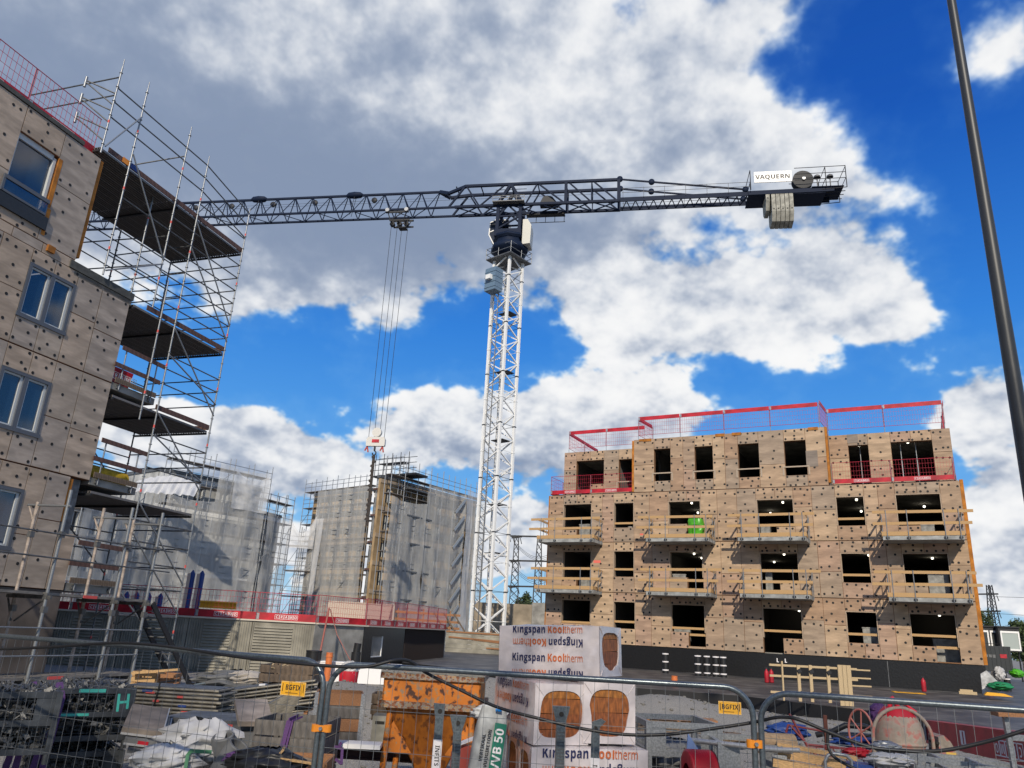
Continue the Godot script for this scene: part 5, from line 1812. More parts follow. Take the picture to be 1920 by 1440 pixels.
func far_blocks() -> void:
	var tan_wall := mat("wall_tan", L(0.5, 0.35, 0.19), 0.85, 0.0, tex.blotch, Vector3(0.15, 0.15, 0.15))
	var tan_band := mat("band_tan", L(0.36, 0.28, 0.2), 0.85)
	var grey_wall := mat("wall_grey", L(0.55, 0.56, 0.55), 0.85, 0.0, tex.blotch, Vector3(0.15, 0.15, 0.15))
	var grey_band := mat("band_grey", L(0.68, 0.69, 0.68), 0.85)
	var n1 := net_mat("net_grey", L(0.72, 0.72, 0.7), 0.4)
	var n2 := net_mat("net_dense", L(0.75, 0.76, 0.77), 0.55)
	# tan block: a left wing and a nearer right wing
	var l1 := Vector3(-25.13, 0, -94.691)
	var l0 := Vector3(-15.468, 0, -86.496)
	far_block("tan block's left wing behind grey netting and scaffold", l1, l0 - (l0 - l1).normalized() * 1.9, 2.0, 17.5, tan_wall, 5, 6, tan_band)
	facade_scaffold("scaffold on the tan block's left wing", l1, l0, 0.5, 19.0, 2.2, 2.0, 21)
	net("grey netting on the tan block's left wing", l1, l0, 3.0, (l0 - l1).length() - 0.1, 0.5, 17.6, n1)
	net("grey netting sagging at the far left end of the tan block", l1, l0, 0.1, 3.0, 0.5, 14.0, n1, 1.2)
	net("dense pleated strip of netting down the tan block's left wing", l1, l0, 3.6, 4.7, 0.5, 14.2, n2, 0.0, 0.3)
	var r0 := Vector3(-12.155, 0, -79.166)
	var r1 := Vector3(-2.382, 0, -93.31)
	far_block("tan block's right wing behind grey netting beside the crane mast", r0, r1, 2.0, 17.4, tan_wall, 6, 6, tan_band)
	facade_scaffold("scaffold on the tan block's right wing beside the crane mast", r0, r1, 0.5, 19.4, 2.2, 2.0, 22)
	var rl := (r1 - r0).length()
	net("grey netting on the left part of the tan right wing", r0, r1, 0.1, rl * 0.34, 0.5, 15.4, n1, 0.3)
	net("grey netting on the middle of the tan right wing", r0, r1, rl * 0.34, rl * 0.75, 0.5, 17.6, n1)
	net("dense grey netting by the ladder bay of the tan right wing", r0, r1, rl * 0.75, rl * 0.83, 0.5, 18.3, n2, 0.0, 0.25)
	net("grey netting at the right end of the tan right wing", r0, r1, rl * 0.83, rl, 0.5, 18.2, n1)
	# zigzag stairs seen through the net
	var stairs := thing("scaffold_stair", "zigzag scaffold stair in the tan right wing's netting", "stairs", r0, atan2(-(r1 - r0).z, (r1 - r0).x))
	for i in 8:
		beam("flight", Vector3(rl * 0.63, 1.2 + i * 2.0, 0.35), Vector3(rl * 0.73, 3.0 + i * 2.0, 0.35), 0.12, 0.3, mats.galv_bright, stairs)
	# the open corner between the wings: decks, yellow insulation, green sacks
	var c0 := Vector3(-14.439, 0, -84)
	var c1 := Vector3(-11.376, 0, -82)
	var cs := facade_scaffold("open dark scaffold in the corner between the tan wings", c0, c1, 0.5, 20.2, 1.4, 2.9, 23)
	var cl := (c1 - c0).length()
	for i in 6:
		beam("toe_board", Vector3(-0.4, 2.3 + i * 2.9, 0.1), Vector3(cl, 2.25 + i * 2.9, 0.1), 0.05, 0.2, mats.toe_brown, cs)
	var pk := MB.new()
	pk.blk(Vector3(-0.2, 18.0, -1.6), Vector3(cl + 2.2, 18.2, 0.5))
	part("deck", pk, mats.dark_steel, cs)
	for i in 5:
		pipe("standard", Vector3(-0.1 + i * 1.2, 18.2, 0.45), Vector3(-0.1 + i * 1.2, 20.6, 0.45), 0.04, mats.dark_steel, cs, 5)
	for h in [18.8, 19.4, 20.0]:
		pipe("guard_rail", Vector3(-0.2, h, 0.45), Vector3(cl + 2.2, h - 0.05, 0.45), 0.035, mats.dark_steel, cs, 5)
	far_block("recessed corner of the tan block behind the open scaffold", c0 + Vector3(-1.5, 0, -4.0), c1 + Vector3(2.5, 0, -4.0), 8.0, 17.3, mats.concrete, 3, 6, grey_band)
	for i in 6:
		beam("deck", Vector3(-0.6, 2.15 + i * 2.9, -2.3), Vector3(cl + 1.2, 2.15 + i * 2.9, -2.3), 4.6, 0.16, mats.galv_dull, cs)  # deep decks added to throw shade into the corner recess
	var yl := [[0.9, 16.6, 1.1, 0.9], [0.8, 14.1, 1.2, 0.9], [1.0, 11.2, 1.3, 1.0], [0.9, 8.0, 1.9, 0.9], [1.0, 4.0, 1.1, 1.2], [2.0, 14.0, 0.7, 0.8]]
	var yn := ["topmost", "second from top", "third from top", "widest, below the green sacks", "lowest", "small one beside the second"]
	for i in yl.size():
		var q: Array = yl[i]
		var m := MB.new()
		m.box(Vector3(0, q[3] * 0.5, 0), Vector3(q[2], q[3], 0.25))
		for k in 3:
			m.box(Vector3((k - 1) * q[2] * 0.33, q[3] * 0.5, 0.13), Vector3(q[2] * 0.3, q[3] * 0.92, 0.05))
		var o := part("insulation_board", m, mat("wool_yellow", L(0.42, 0.26, 0.03), 0.9, 0.0, tex.blotch), self)
		o.position = c0 + (c1 - c0).normalized() * q[0] + Vector3(0, q[1], -1.3)
		tag(o, "yellow insulation boards in the open scaffold corner, %s" % yn[i], "insulation", "yellow insulation in the far corner")
	for i in 2:
		var o := part("green_sack", crumple(0.75, 0.85 if i == 0 else 0.75, 40 + i), mats.green_wrap, self)
		o.position = c0 + (c1 - c0).normalized() * 2.1 + Vector3(0, 9.85 if i == 0 else 6.0, -0.4)
		tag(o, "bright green sack on the open far scaffold, %s one" % ("upper" if i == 0 else "lower"), "sack")
	var ys := part("yellow_sack", crumple(0.4, 0.6, 50), mats.yellow_sign, self)
	ys.position = c0 + (c1 - c0).normalized() * 1.2 + Vector3(0, 9.85, -0.2)
	tag(ys, "yellow sack left of the upper green sack on the far scaffold", "sack")
	# grey block on the left
	var g0 := Vector3(-29.937, 0, -66.912)
	var g1 := Vector3(-23.484, 0, -75.302)
	far_block("grey rendered block behind netting left of the tan one", g0, g1, 14.0, 14.7, grey_wall, 4, 5, grey_band)
	facade_scaffold("scaffold on the grey rendered block", g0, g1, 0.5, 16.7, 2.3, 2.0, 24)
	var gl := (g1 - g0).length()
	net("grey netting on the left of the grey block", g0, g1, 0.1, gl * 0.45, 0.5, 12.5, n1, 0.2)
	net("grey netting with dense folds on the right of the grey block", g0, g1, gl * 0.45, gl * 0.97, 0.5, 16.2, n1, 0.3)
	net("dense torn netting at the grey block's right corner", g0, g1, gl * 0.6, gl * 0.97, 12.2, 15.9, n2, 0.8, 0.3)
	var s0 := g1 + Vector3(0, 0, 0)
	var s1 := Vector3(-21.899, 0, -79)
	far_block("narrow right return of the grey rendered block", s0, s1, 2.0, 12.5, grey_wall, 2, 4, grey_band)
	facade_scaffold("scaffold past the grey block's right corner", s0, s1, 0.5, 14.5, 1.6, 2.0, 25)
	net("grey netting drooping past the grey block's right corner", s0, s1, 0.1, (s1 - s0).length() - 0.1, 0.5, 13.0, n1, 0.7)
	# lower wing to the left, with a white sheet on its roof
	var h0 := Vector3(-32.029, 0, -58)
	var h1 := Vector3(-29.142, 0, -71)
	far_block("lower grey wing behind the left scaffold", h0, h1, 10.0, 10.6, grey_wall, 6, 3, grey_band)
	facade_scaffold("scaffold on the lower grey wing", h0, h1, 0.5, 12.0, 2.3, 2.0, 26)
	net("grey netting over the lower grey wing", h0, h1, 0.1, (h1 - h0).length() - 0.1, 0.5, 11.2, n1, 0.3)
	var sh := MB.new()
	var pts := []
	for j in 9:
		for i in 73:
			var u := i / 72.0
			var v := j / 8.0
			var ff := sin(u * 61.0 + v * 3.0) * 0.5 + sin(u * 37.0 - v * 4.0) * 0.5
			pts.append(Vector3(u * 5.0 - 0.5 * (1.0 - v) * (1.0 - u), 1.75 * v * (0.55 + 0.45 * sin(u * 2.6 + 0.3)) + 0.06 * ff, -v * 1.6 + 0.2 * ff * (1.2 - v)))
	sh.sheet(pts, 73)
	var so := part("plastic_sheet", sh, mat("sheet_white", L(0.5, 0.51, 0.52), 0.5), self)
	so.position = Vector3(-30.7, 11.751, -62)
	so.rotation.y = 0.12
	tag(so, "white plastic sheeting draped on the lower grey wing's roof", "sheet")
	# scaffold tower in the gap between the blocks, sky behind
	var t0 := Vector3(-25.751, 0, -92)
	var t1 := Vector3(-22.525, 0, -92)
	facade_scaffold("scaffold bridge in the gap between grey and tan blocks", t0, t1, 0.5, 12.8, 1.3, 2.9, 27)
	net("white sagging sheet over the gap between the far blocks", t0, t1, 0.0, (t1 - t0).length(), 10.6, 14.6, n2, 2.2)
	rng.seed = 4471


# ---- the tube scaffold round the gable of the left block ----
func rosettes(o: Node3D, l: float) -> void:
	var m := MB.new()
	var y := 0.3
	while y < l:
		m.tube(Vector3(0, y - 0.008, 0), Vector3(0, y + 0.008, 0), 0.05, 8)
		y += 0.5
	part("rosette", m, mats.galv, o)


func standard(t: Node3D, u: float, v0: float, v1: float, z: float, m: Material) -> void:
	var p := pipe("standard", Vector3(u, v0, z), Vector3(u, v1, z), 0.026, m, t)
	rosettes(p, v1 - v0)
	pipe("spigot", Vector3(0, v1 - v0, 0), Vector3(0, v1 - v0 + 0.3, 0), 0.017, m, p, 6)
	var r := MB.new()
	var y := rng.randf_range(0.6, 1.4)
	while y < v1 - v0:
		r.tube(Vector3(0, y, 0), Vector3(0, y + 0.09, 0), 0.0275, 8)
		y += 2.0
	part("red_band", r, mat("band_red", L(0.6, 0.08, 0.07), 0.6), p)


func scaffold_deck(t: Node3D, u0: float, u1: float, v: float, z0: float, z1: float) -> void:
	var n := int((z0 - z1) / 0.31)
	var cuts := [u0, u1] if u1 - u0 < 3.2 else [u0, (u0 + u1) * 0.5 - 0.35, u1]
	for k in cuts.size() - 1:
		var l: float = cuts[k + 1] - cuts[k] - 0.02
		var key := "plank%.2f" % l
		if not cache.has(key):
			var m := MB.new()
			m.blk(Vector3(0, -0.012, -0.15), Vector3(l, 0.0, 0.15))
			for q in [-0.145, -0.05, 0.05, 0.145]:
				m.blk(Vector3(0, -0.065, q - 0.01), Vector3(l, -0.012, q + 0.01))
			cache[key] = m.mesh()
		for i in n:
			var o := part("plank", cache[key], mats.alu_rib, t)
			o.position = Vector3(cuts[k] + 0.01, v, z0 - 0.16 - i * 0.31)
	for u in [u0 + 0.03, (u0 + u1) * 0.5, u1 - 0.03]:
		beam("transom", Vector3(u, v - 0.1, z0), Vector3(u, v - 0.1, z1), 0.05, 0.06, mats.dark_steel, t)


func gable_scaffold() -> void:
	var t := thing("tube_scaffold", "tall tube scaffold with dark plank decks round the left block's gable", "scaffold", A_AT, A_TURN)
	var g: Material = mats.galv
	for q in [[-2.26, 14.95, 17.95], [-1.23, 11.55, 17.95], [0.77, 11.4, 17.75], [1.8, 0.5, 17.3], [4.27, 0.5, 16.7]]:
		standard(t, q[0], q[1], q[2], 0.1, g)
	standard(t, 0.28, 11.55, 15.1, -0.35, mats.galv)
	standard(t, 1.15, 7.9, 12.2, 0.12, g)
	for q in [[0.3, 5.0, 15.1], [1.8, 0.5, 16.6], [4.27, 0.5, 16.6]]:
		standard(t, q[0], q[1], q[2], -3.1, mats.galv_dull)
	scaffold_deck(t, -2.28, 4.28, 15.15, 0.05, -3.12)
	scaffold_deck(t, 0.1, 4.28, 11.22, 0.05, -3.12)
	scaffold_deck(t, 0.1, 4.24, 8.36, 0.02, -3.05)
	scaffold_deck(t, 0.1, 4.24, 5.55, 0.02, -3.05)
	for q in [[-2.0, 4.28, 15.24], [0.6, 4.28, 11.34], [1.75, 4.24, 8.48]]:
		beam("toe_board", Vector3(q[0], q[2], 0.06), Vector3(q[1], q[2], 0.06), 0.03, 0.16, mats.toe_brown, t)
		beam("toe_board", Vector3(4.26, q[2], 0.04), Vector3(4.26, q[2], -3.1), 0.03, 0.15, mats.toe_brown, t)
	var tags := MB.new()
	tags.box(Vector3(-1.35, 15.26, 0.085), Vector3(0.28, 0.17, 0.01))
	part("orange_mark", tags, mats.orange_plastic, t)
	var tags2 := MB.new()
	tags2.box(Vector3(-1.02, 15.26, 0.085), Vector3(0.3, 0.17, 0.01))
	part("blue_mark", tags2, mats.post_blue, t)
	var dk: Material = mats.galv_dull
	# guard rails over the top deck
	for v in [15.7, 16.2, 16.72, 17.22]:
		if v > 15.8:
			pipe("ledger", Vector3(-2.26, v, 0.1), Vector3(0.77, v, 0.1), 0.022, dk, t)
		pipe("ledger", Vector3(0.77 if v > 15.8 else 1.8, v, 0.1), Vector3(1.8 if v > 15.8 else 4.27, v, 0.1), 0.022, dk, t)
		if v > 15.8:
			pipe("ledger", Vector3(1.8, v, 0.1), Vector3(4.27, v - 0.45, 0.1), 0.022, dk, t)
	for v in [14.6, 14.1, 13.6, 13.1, 12.65, 12.2, 11.75]:
		pipe("ledger", Vector3(0.77, v, 0.1), Vector3(4.27, v, 0.1), 0.022, dk, t)
		pipe("ledger", Vector3(0.3, v, -3.1), Vector3(4.27, v, -3.1), 0.022, dk, t)
		pipe("ledger", Vector3(4.27, v, 0.1), Vector3(4.27, v, -3.1), 0.022, dk, t)
		if v in [14.1, 13.1, 12.2]:
			pipe("ledger", Vector3(-1.23, v, 0.1), Vector3(0.77, v, 0.1), 0.022, dk, t)
			pipe("ledger", Vector3(1.8, v, 0.1), Vector3(1.8, v, -3.1), 0.022, dk, t)
			pipe("ledger", Vector3(0.77, v - 0.2, 0.1), Vector3(0.5, v - 0.2, -3.1), 0.022, dk, t)
	for v in [10.2, 9.75, 9.25, 7.6, 7.1, 6.6, 5.0, 4.4, 3.8, 3.1, 2.3]:
		pipe("ledger", Vector3(1.8, v, 0.1), Vector3(4.27, v, 0.1), 0.022, dk, t)
		pipe("ledger", Vector3(4.27, v, 0.1), Vector3(4.27, v, -3.1), 0.022, dk, t)
		if v > 4.0:
			pipe("ledger", Vector3(1.8, v - 0.1, -3.1), Vector3(4.27, v - 0.1, -3.1), 0.022, dk, t)
	for q in [[-2.26, 17.6, -2.3, 17.6, -3.4], [-2.26, 16.95, -2.3, 16.95, -3.4], [0.77, 16.9, -0.4, 15.9, -2.0]]:
		pipe("ledger", Vector3(q[0], q[1], 0.1), Vector3(q[2], q[3], q[4]), 0.022, dk, t)
	for q in [[-1.23, 16.95, -2.2, 15.2], [-1.23, 15.6, 0.77, 13.0], [0.77, 12.9, -1.2, 11.7], [1.8, 15.0, 4.27, 12.2], [1.8, 14.0, 4.27, 11.6], [1.8, 11.1, 4.27, 8.9], [1.8, 10.2, 4.27, 9.3], [1.8, 8.3, 4.27, 6.3], [1.8, 7.6, 4.27, 6.6], [1.8, 5.5, 4.27, 3.3], [1.8, 4.6, 4.27, 2.4], [1.8, 2.9, 4.27, 1.0]]:
		pipe("brace", Vector3(q[0], q[1], 0.14), Vector3(q[2], q[3], 0.14), 0.024, mats.galv, t)
	for q in [[1.8, 13.2, 4.27, 11.4], [1.8, 10.9, 4.27, 9.2], [0.3, 8.0, 1.8, 6.0], [1.8, 8.2, 4.27, 6.2], [1.8, 5.4, 4.27, 3.6]]:
		pipe("brace", Vector3(q[0], q[1], -3.14), Vector3(q[2], q[3], -3.14), 0.024, dk, t)
	# brackets with short stubs at the top corner
	for q in [17.0, 16.4, 15.75]:
		pipe("bracket", Vector3(-2.26, q, 0.1), Vector3(-2.7, q + 0.28, -0.65), 0.022, dk, t)
		pipe("bracket", Vector3(-2.26, q - 0.4, 0.1), Vector3(-2.7, q + 0.22, -0.65), 0.022, dk, t)
		pipe("stub", Vector3(-2.7, q + 0.05, -0.66), Vector3(-2.7, q + 0.4, -0.66), 0.04, mats.galv, t)


# ---- the low frame scaffold standing before the left block ----
func mason_scaffold() -> void:
	var t := thing("frame_scaffold", "low masons' frame scaffold with two plank decks before the left block", "scaffold", A_AT, A_TURN)
	var pale := mat("frame_pale", L(0.5, 0.42, 0.36), 0.7, 0.0, tex.blotch, Vector3(2, 2, 2))
	for u in [-4.3, -2.3, -0.3, 0.8]:
		for z in [1.05, 2.0]:
			var m: Material = pale if z < 1.5 else mats.galv
			var p := pipe("frame_leg", Vector3(u, 0.45, z), Vector3(u, 4.9 + rng.randf_range(-0.1, 0.25), z), 0.04, m, t)
			var k := MB.new()
			for y in [1.9, 2.2, 3.6]:
				k.box(Vector3(0.02, y, 0), Vector3(0.12, 0.14, 0.1))
			part("joint", k, mats.galv_dull, p)
		pipe("frame_head", Vector3(u, 4.75, 0.75), Vector3(u, 4.72, 2.1), 0.03, mats.galv, t)
		pipe("frame_brace", Vector3(u, 4.72, 1.1), Vector3(u, 4.4, 1.05), 0.025, pale, t)
		pipe("frame_brace", Vector3(u, 4.72, 0.8), Vector3(u, 4.35, 1.05), 0.025, pale, t)
		for v in [2.62, 0.78]:
			beam("bearer", Vector3(u, v, 0.8), Vector3(u, v, 2.15), 0.05, 0.08, mats.galv_dull, t)
			pipe("frame_brace", Vector3(u, v - 0.05, 0.85), Vector3(u, v - 0.55, 1.1), 0.022, mats.galv_dull, t)
			pipe("frame_brace", Vector3(u, v - 0.05, 1.95), Vector3(u, v - 0.55, 1.2), 0.022, mats.galv_dull, t)
	for v in [2.7, 0.86]:
		for k in 3:
			for q in [[-6.3, -4.35], [-4.3, -2.35], [-2.3, -0.32], [-0.28, 0.95]]:
				var o := part("plank", cuboid(q[1] - q[0], 0.06, 0.36), mat("plank_grey", L(0.26, 0.24, 0.22), 0.8, 0.0, tex.blotch, Vector3(1, 4, 1)), t)
				o.position = Vector3((q[0] + q[1]) / 2, v, 1.0 + k * 0.38)
	for q in [[-1.0, 2.735], [-1.5, 0.895]]:
		var m := MB.new()
		m.box(Vector3(q[0], q[1] - 0.04, 1.945), Vector3(0.42, 0.07, 0.01))
		part("red_mark", m, mat("band_red", L(0.6, 0.08, 0.07), 0.6), t)
	for v in [4.05, 3.5]:
		pipe("guard_rail", Vector3(-6.5, v, 2.05), Vector3(1.4, v, 2.05), 0.02, mats.galv_dull, t)
	for v in [1.95, 1.35]:
		pipe("guard_rail", Vector3(-6.5, v, 2.05), Vector3(0.8, v, 2.05), 0.018, mats.galv, t)
	# access stair at the end
	for z in [1.5, 2.1]:
		beam("stringer", Vector3(0.95, 2.65, z), Vector3(3.0, 0.5, z), 0.05, 0.14, mats.dark_steel, t)
	for i in 9:
		var o := part("tread", cuboid(0.22, 0.03, 0.58), mats.galv_dull, t)
		o.position = Vector3(1.1 + i * 0.21, 2.45 - i * 0.22, 1.8)


# sparse birches added out of view to lay thin shade over the yard
func added_shade_trees() -> void:
	var leafm := mat("leaf", Color.WHITE, 0.7)
	leafm.vertex_color_use_as_albedo = true
	leafm.backlight_enabled = true
	leafm.backlight = Color(0.12, 0.16, 0.04)
	var bark := mat("bark", L(0.2, 0.18, 0.16), 0.9, 0.0, tex.blotch)
	var names := ["leftmost of five", "second from left of five", "middle one of five", "second from right of five", "rightmost of five"]
	for k in 5:
		var t := thing("birch_tree", "added unseen birch shading the yard from behind the camera, %s" % names[k], "tree", Vector3(-12.5 + k * 5.6, 0.05, 9.0 + (k % 2) * 1.4), 0.0, "birches added to shade the yard")
		var m := MB.new()
		m.tube(Vector3.ZERO, Vector3(0.15, 15.0, 0), 0.2, 8, 0.05)
		var cl := []
		for i in 34:
			var a := i * 2.4 + k
			var h := 8.2 + 8.6 * i / 33.0
			var r := 2.9 * sin(PI * clampf((h - 7.2) / 10.4, 0.05, 0.95))
			var tip := Vector3(cos(a) * r, h, sin(a) * r * 0.8)
			m.tube(Vector3(0.1, h - 1.3, 0), tip, 0.035, 4, 0.01)
			cl.append([tip.x * 0.8, tip.y, tip.z * 0.8, 0.95, 0.7])
		part("trunk", m, bark, t)
		leaf_crown(t, "crown", cl, 0.17, 2300, leafm, 300 + k)


# a mesh from a builder placed as a thing with a single part set
func single(called: String, label: String, category: String, m: MB, material: Material, at: Vector3, turn := 0.0, group := "") -> MeshInstance3D:
	var o := part(called, m, material, self)
	o.position = at
	o.rotation.y = turn
	tag(o, label, category, group)
	return o


func nth(i: int) -> String:
	return ["first", "second", "third", "fourth", "fifth", "sixth", "seventh", "eighth", "ninth", "tenth", "eleventh", "twelfth", "thirteenth", "fourteenth", "fifteenth"][i]


func on_ground(p: Vector3) -> Vector3:
	return Vector3(p.x, ground_at(p.x, p.z), p.z)


# ---- on the felt deck before the beige block ----
func deck_goods() -> void:
	var gr := "bitumen felt rolls"
	var spots := [Vector3(8.651, 0.84, -41.309), Vector3(10.039, 0.84, -40.191), Vector3(11.229, 0.84, -44.008), Vector3(10.478, 0.84, -40.14), Vector3(11.708, 0.84, -43.947), Vector3(10.915, 0.84, -40.09), Vector3(12.146, 0.84, -43.845), Vector3(11.243, 0.84, -39.936)]
	var which := ["standing alone behind the insulation", "first of the cluster, at its left end", "second of the cluster, behind", "third of the cluster, in front", "fourth of the cluster, behind", "fifth of the cluster, in front", "sixth of the cluster, behind", "at the right end of the cluster"]
	for i in spots.size():
		felt_roll(spots[i], "black pale-banded felt roll on the deck, %s" % which[i], gr)
	felt_roll(Vector3(26.689, 0.5, -42.017), "black felt roll with pale bands standing at the right picture edge", gr)
	var ex := [Vector3(12.285, 0.84, -36.678), Vector3(12.593, 0.84, -36.94), Vector3(19.148, 0.84, -36.142)]
	var en := ["left of the pair beside the timber frame", "right of the pair beside the timber frame", "standing alone on the deck by the black plinth"]
	for i in 3:
		var t := thing("gas_bottle", "red gas bottle, %s" % en[i], "bottle", ex[i], 0.0, "red bottles on the deck")
		var m := MB.new()
		m.lathe([Vector2(0.01, 0), Vector2(0.09, 0.0), Vector2(0.1, 0.03), Vector2(0.1, 0.4), Vector2(0.08, 0.49), Vector2(0.035, 0.53), Vector2(0.035, 0.58), Vector2(0.01, 0.58)], 14)
		part("body", m, mats.red, t)
		var c := MB.new()
		c.box(Vector3(0, 0.6, 0), Vector3(0.06, 0.05, 0.06))
		c.bar(Vector3(-0.08, 0.63, 0), Vector3(0.08, 0.63, 0), 0.02, 0.02)
		part("valve", c, mats.dark_steel, t)
	# pale timber frame standing on edge
	var a := Vector3(8.185, 0.84, -23.872)
	var e := Vector3(10.758, 0.84, -24.02)
	var d := (e - a).normalized()
	var l := (e - a).length()
	var f := thing("timber_lattice", "pale timber lattice frame standing on edge on the felt deck", "frame", a, atan2(-d.z, d.x))
	for v in [0.3, 0.75, 1.05]:
		beam("rail", Vector3(-0.1, v, 0), Vector3(l, v, 0), 0.05, 0.06, mats.timber_pale, f)
	for q in [[0.42, 1.17], [1.15, 1.08], [1.22, 1.08], [1.72, 1.1], [1.79, 1.1], [2.55, 1.1], [2.62, 1.1]]:
		beam("stud", Vector3(q[0] * l / 4.0, 0.08, 0.05), Vector3(q[0] * l / 4.0, q[1], 0.05), 0.045, 0.04, mats.timber_pale, f)
	for q in [3.15, 3.35, 3.55]:
		beam("plank", Vector3(q * l / 4.0, 0.02, 0.07), Vector3(q * l / 4.0, 1.15, 0.07), 0.14, 0.04, mats.timber_pale, f)
	for q in [1.2, 1.77, 2.6]:
		for v in [0.3, 0.92]:
			var m := MB.new()
			m.box(Vector3(q * l / 4.0, v, 0.09), Vector3(0.12, 0.1, 0.06), Basis(Vector3.BACK, 0.5))
			part("clamp", m, mats.dark_steel, f)
	for v in [0.3, 0.58, 0.8, 1.03]:
		beam("rod", Vector3(l * 0.95, v, -0.1), Vector3(l * 1.18, v, -0.1), 0.04, 0.04, mats.timber_pale, f)
	orange_pipe(Vector3(6.518, 0.45, -29.59), 0.75, "orange drain pipe rising from gravel right of the insulation stack")
	orange_pipe(Vector3(22.042, 0.6, -36), 0.9, "orange drain pipe end at the beige block's right corner")
	var m2 := MB.new()
	m2.blk(Vector3(-0.6, 0, -0.4), Vector3(0.6, 0.015, 0.4))
	var plate := single("orange_plate", "orange plate with black marks lying flat on the deck", "sign", m2, mats.yellow_sign, Vector3(17.459, 0.845, -34.252), -0.3)
	for i in 3:
		var g := MB.new()
		g.box(Vector3(-0.3 + i * 0.28, 0.017, 0.0), Vector3(0.14, 0.006, 0.35), Basis(Vector3.UP, 0.4))
		part("mark", g, mats.ink, plate)
	var m3 := MB.new()
	m3.blk(Vector3(-0.35, 0, -0.08), Vector3(0.35, 0.12, 0.08))
	m3.blk(Vector3(-0.3, 0.12, -0.06), Vector3(0.2, 0.2, 0.06))
	single("timber_offcut", "short pale timber offcut lying against the plinth's right end", "timber", m3, mats.timber_pale, Vector3(21.004, 0.835, -35.97), -0.4)
	for i in 2:
		var t := thing("bracket_clip", "small white clip above the timber frame on the black plinth, %s" % ("left one" if i == 0 else "right one"), "clip", on_b(13.35 + i * 0.4, 1.75, 0.05), B_TURN)
		var m := MB.new()
		m.box(Vector3.ZERO, Vector3(0.05, 0.2, 0.03))
		m.box(Vector3(0.04, -0.08, 0.02), Vector3(0.08, 0.04, 0.03))
		part("body", m, mats.white_print, t)


func felt_roll(at: Vector3, label: String, gr: String) -> void:
	var t := thing("felt_roll", label, "roll", at, 0.0, gr)
	var m := MB.new()
	m.tube(Vector3.ZERO, Vector3(0, 1.0, 0), 0.16, 16)
	part("roll", m, mats.black_plastic, t)
	for v in [0.12, 0.52, 0.9]:
		var b := MB.new()
		b.tube(Vector3(0, v, 0), Vector3(0, v + 0.06, 0), 0.164, 16, -1.0, false)
		part("band", b, mats.white_print, t)


# ---- the right edge: huts, trees, pylons, lamp post ----
func leaf_crown(o: Node3D, called: String, clumps: Array, leaf: float, count: int, m: Material, seedn: int) -> void:
	var r := RandomNumberGenerator.new()
	r.seed = seedn
	var b := MB.new()
	b.colored = true
	for i in count:
		var c: Array = clumps[r.randi() % clumps.size()]
		var d := Vector3(r.randfn(), r.randfn(), r.randfn()).normalized() * pow(r.randf(), 0.45)
		var p := Vector3(c[0] + d.x * c[3], c[1] + d.y * c[4], c[2] + d.z * c[3])
		var x := Vector3(r.randfn(), r.randfn() * 0.6, r.randfn()).normalized() * leaf * r.randf_range(0.6, 1.3)
		var y := Vector3(r.randfn(), r.randfn() - 0.8, r.randfn()).normalized() * leaf * r.randf_range(0.6, 1.4)
		var g := r.randf_range(0.65, 1.3)
		b.tint = Color(0.05 * g, 0.075 * g, 0.025 * g)
		b.quad(p - x * 0.5, p + y * 0.5 - x * 0.1, p + x * 0.5, p - y * 0.5)
	part(called, b, m, o)


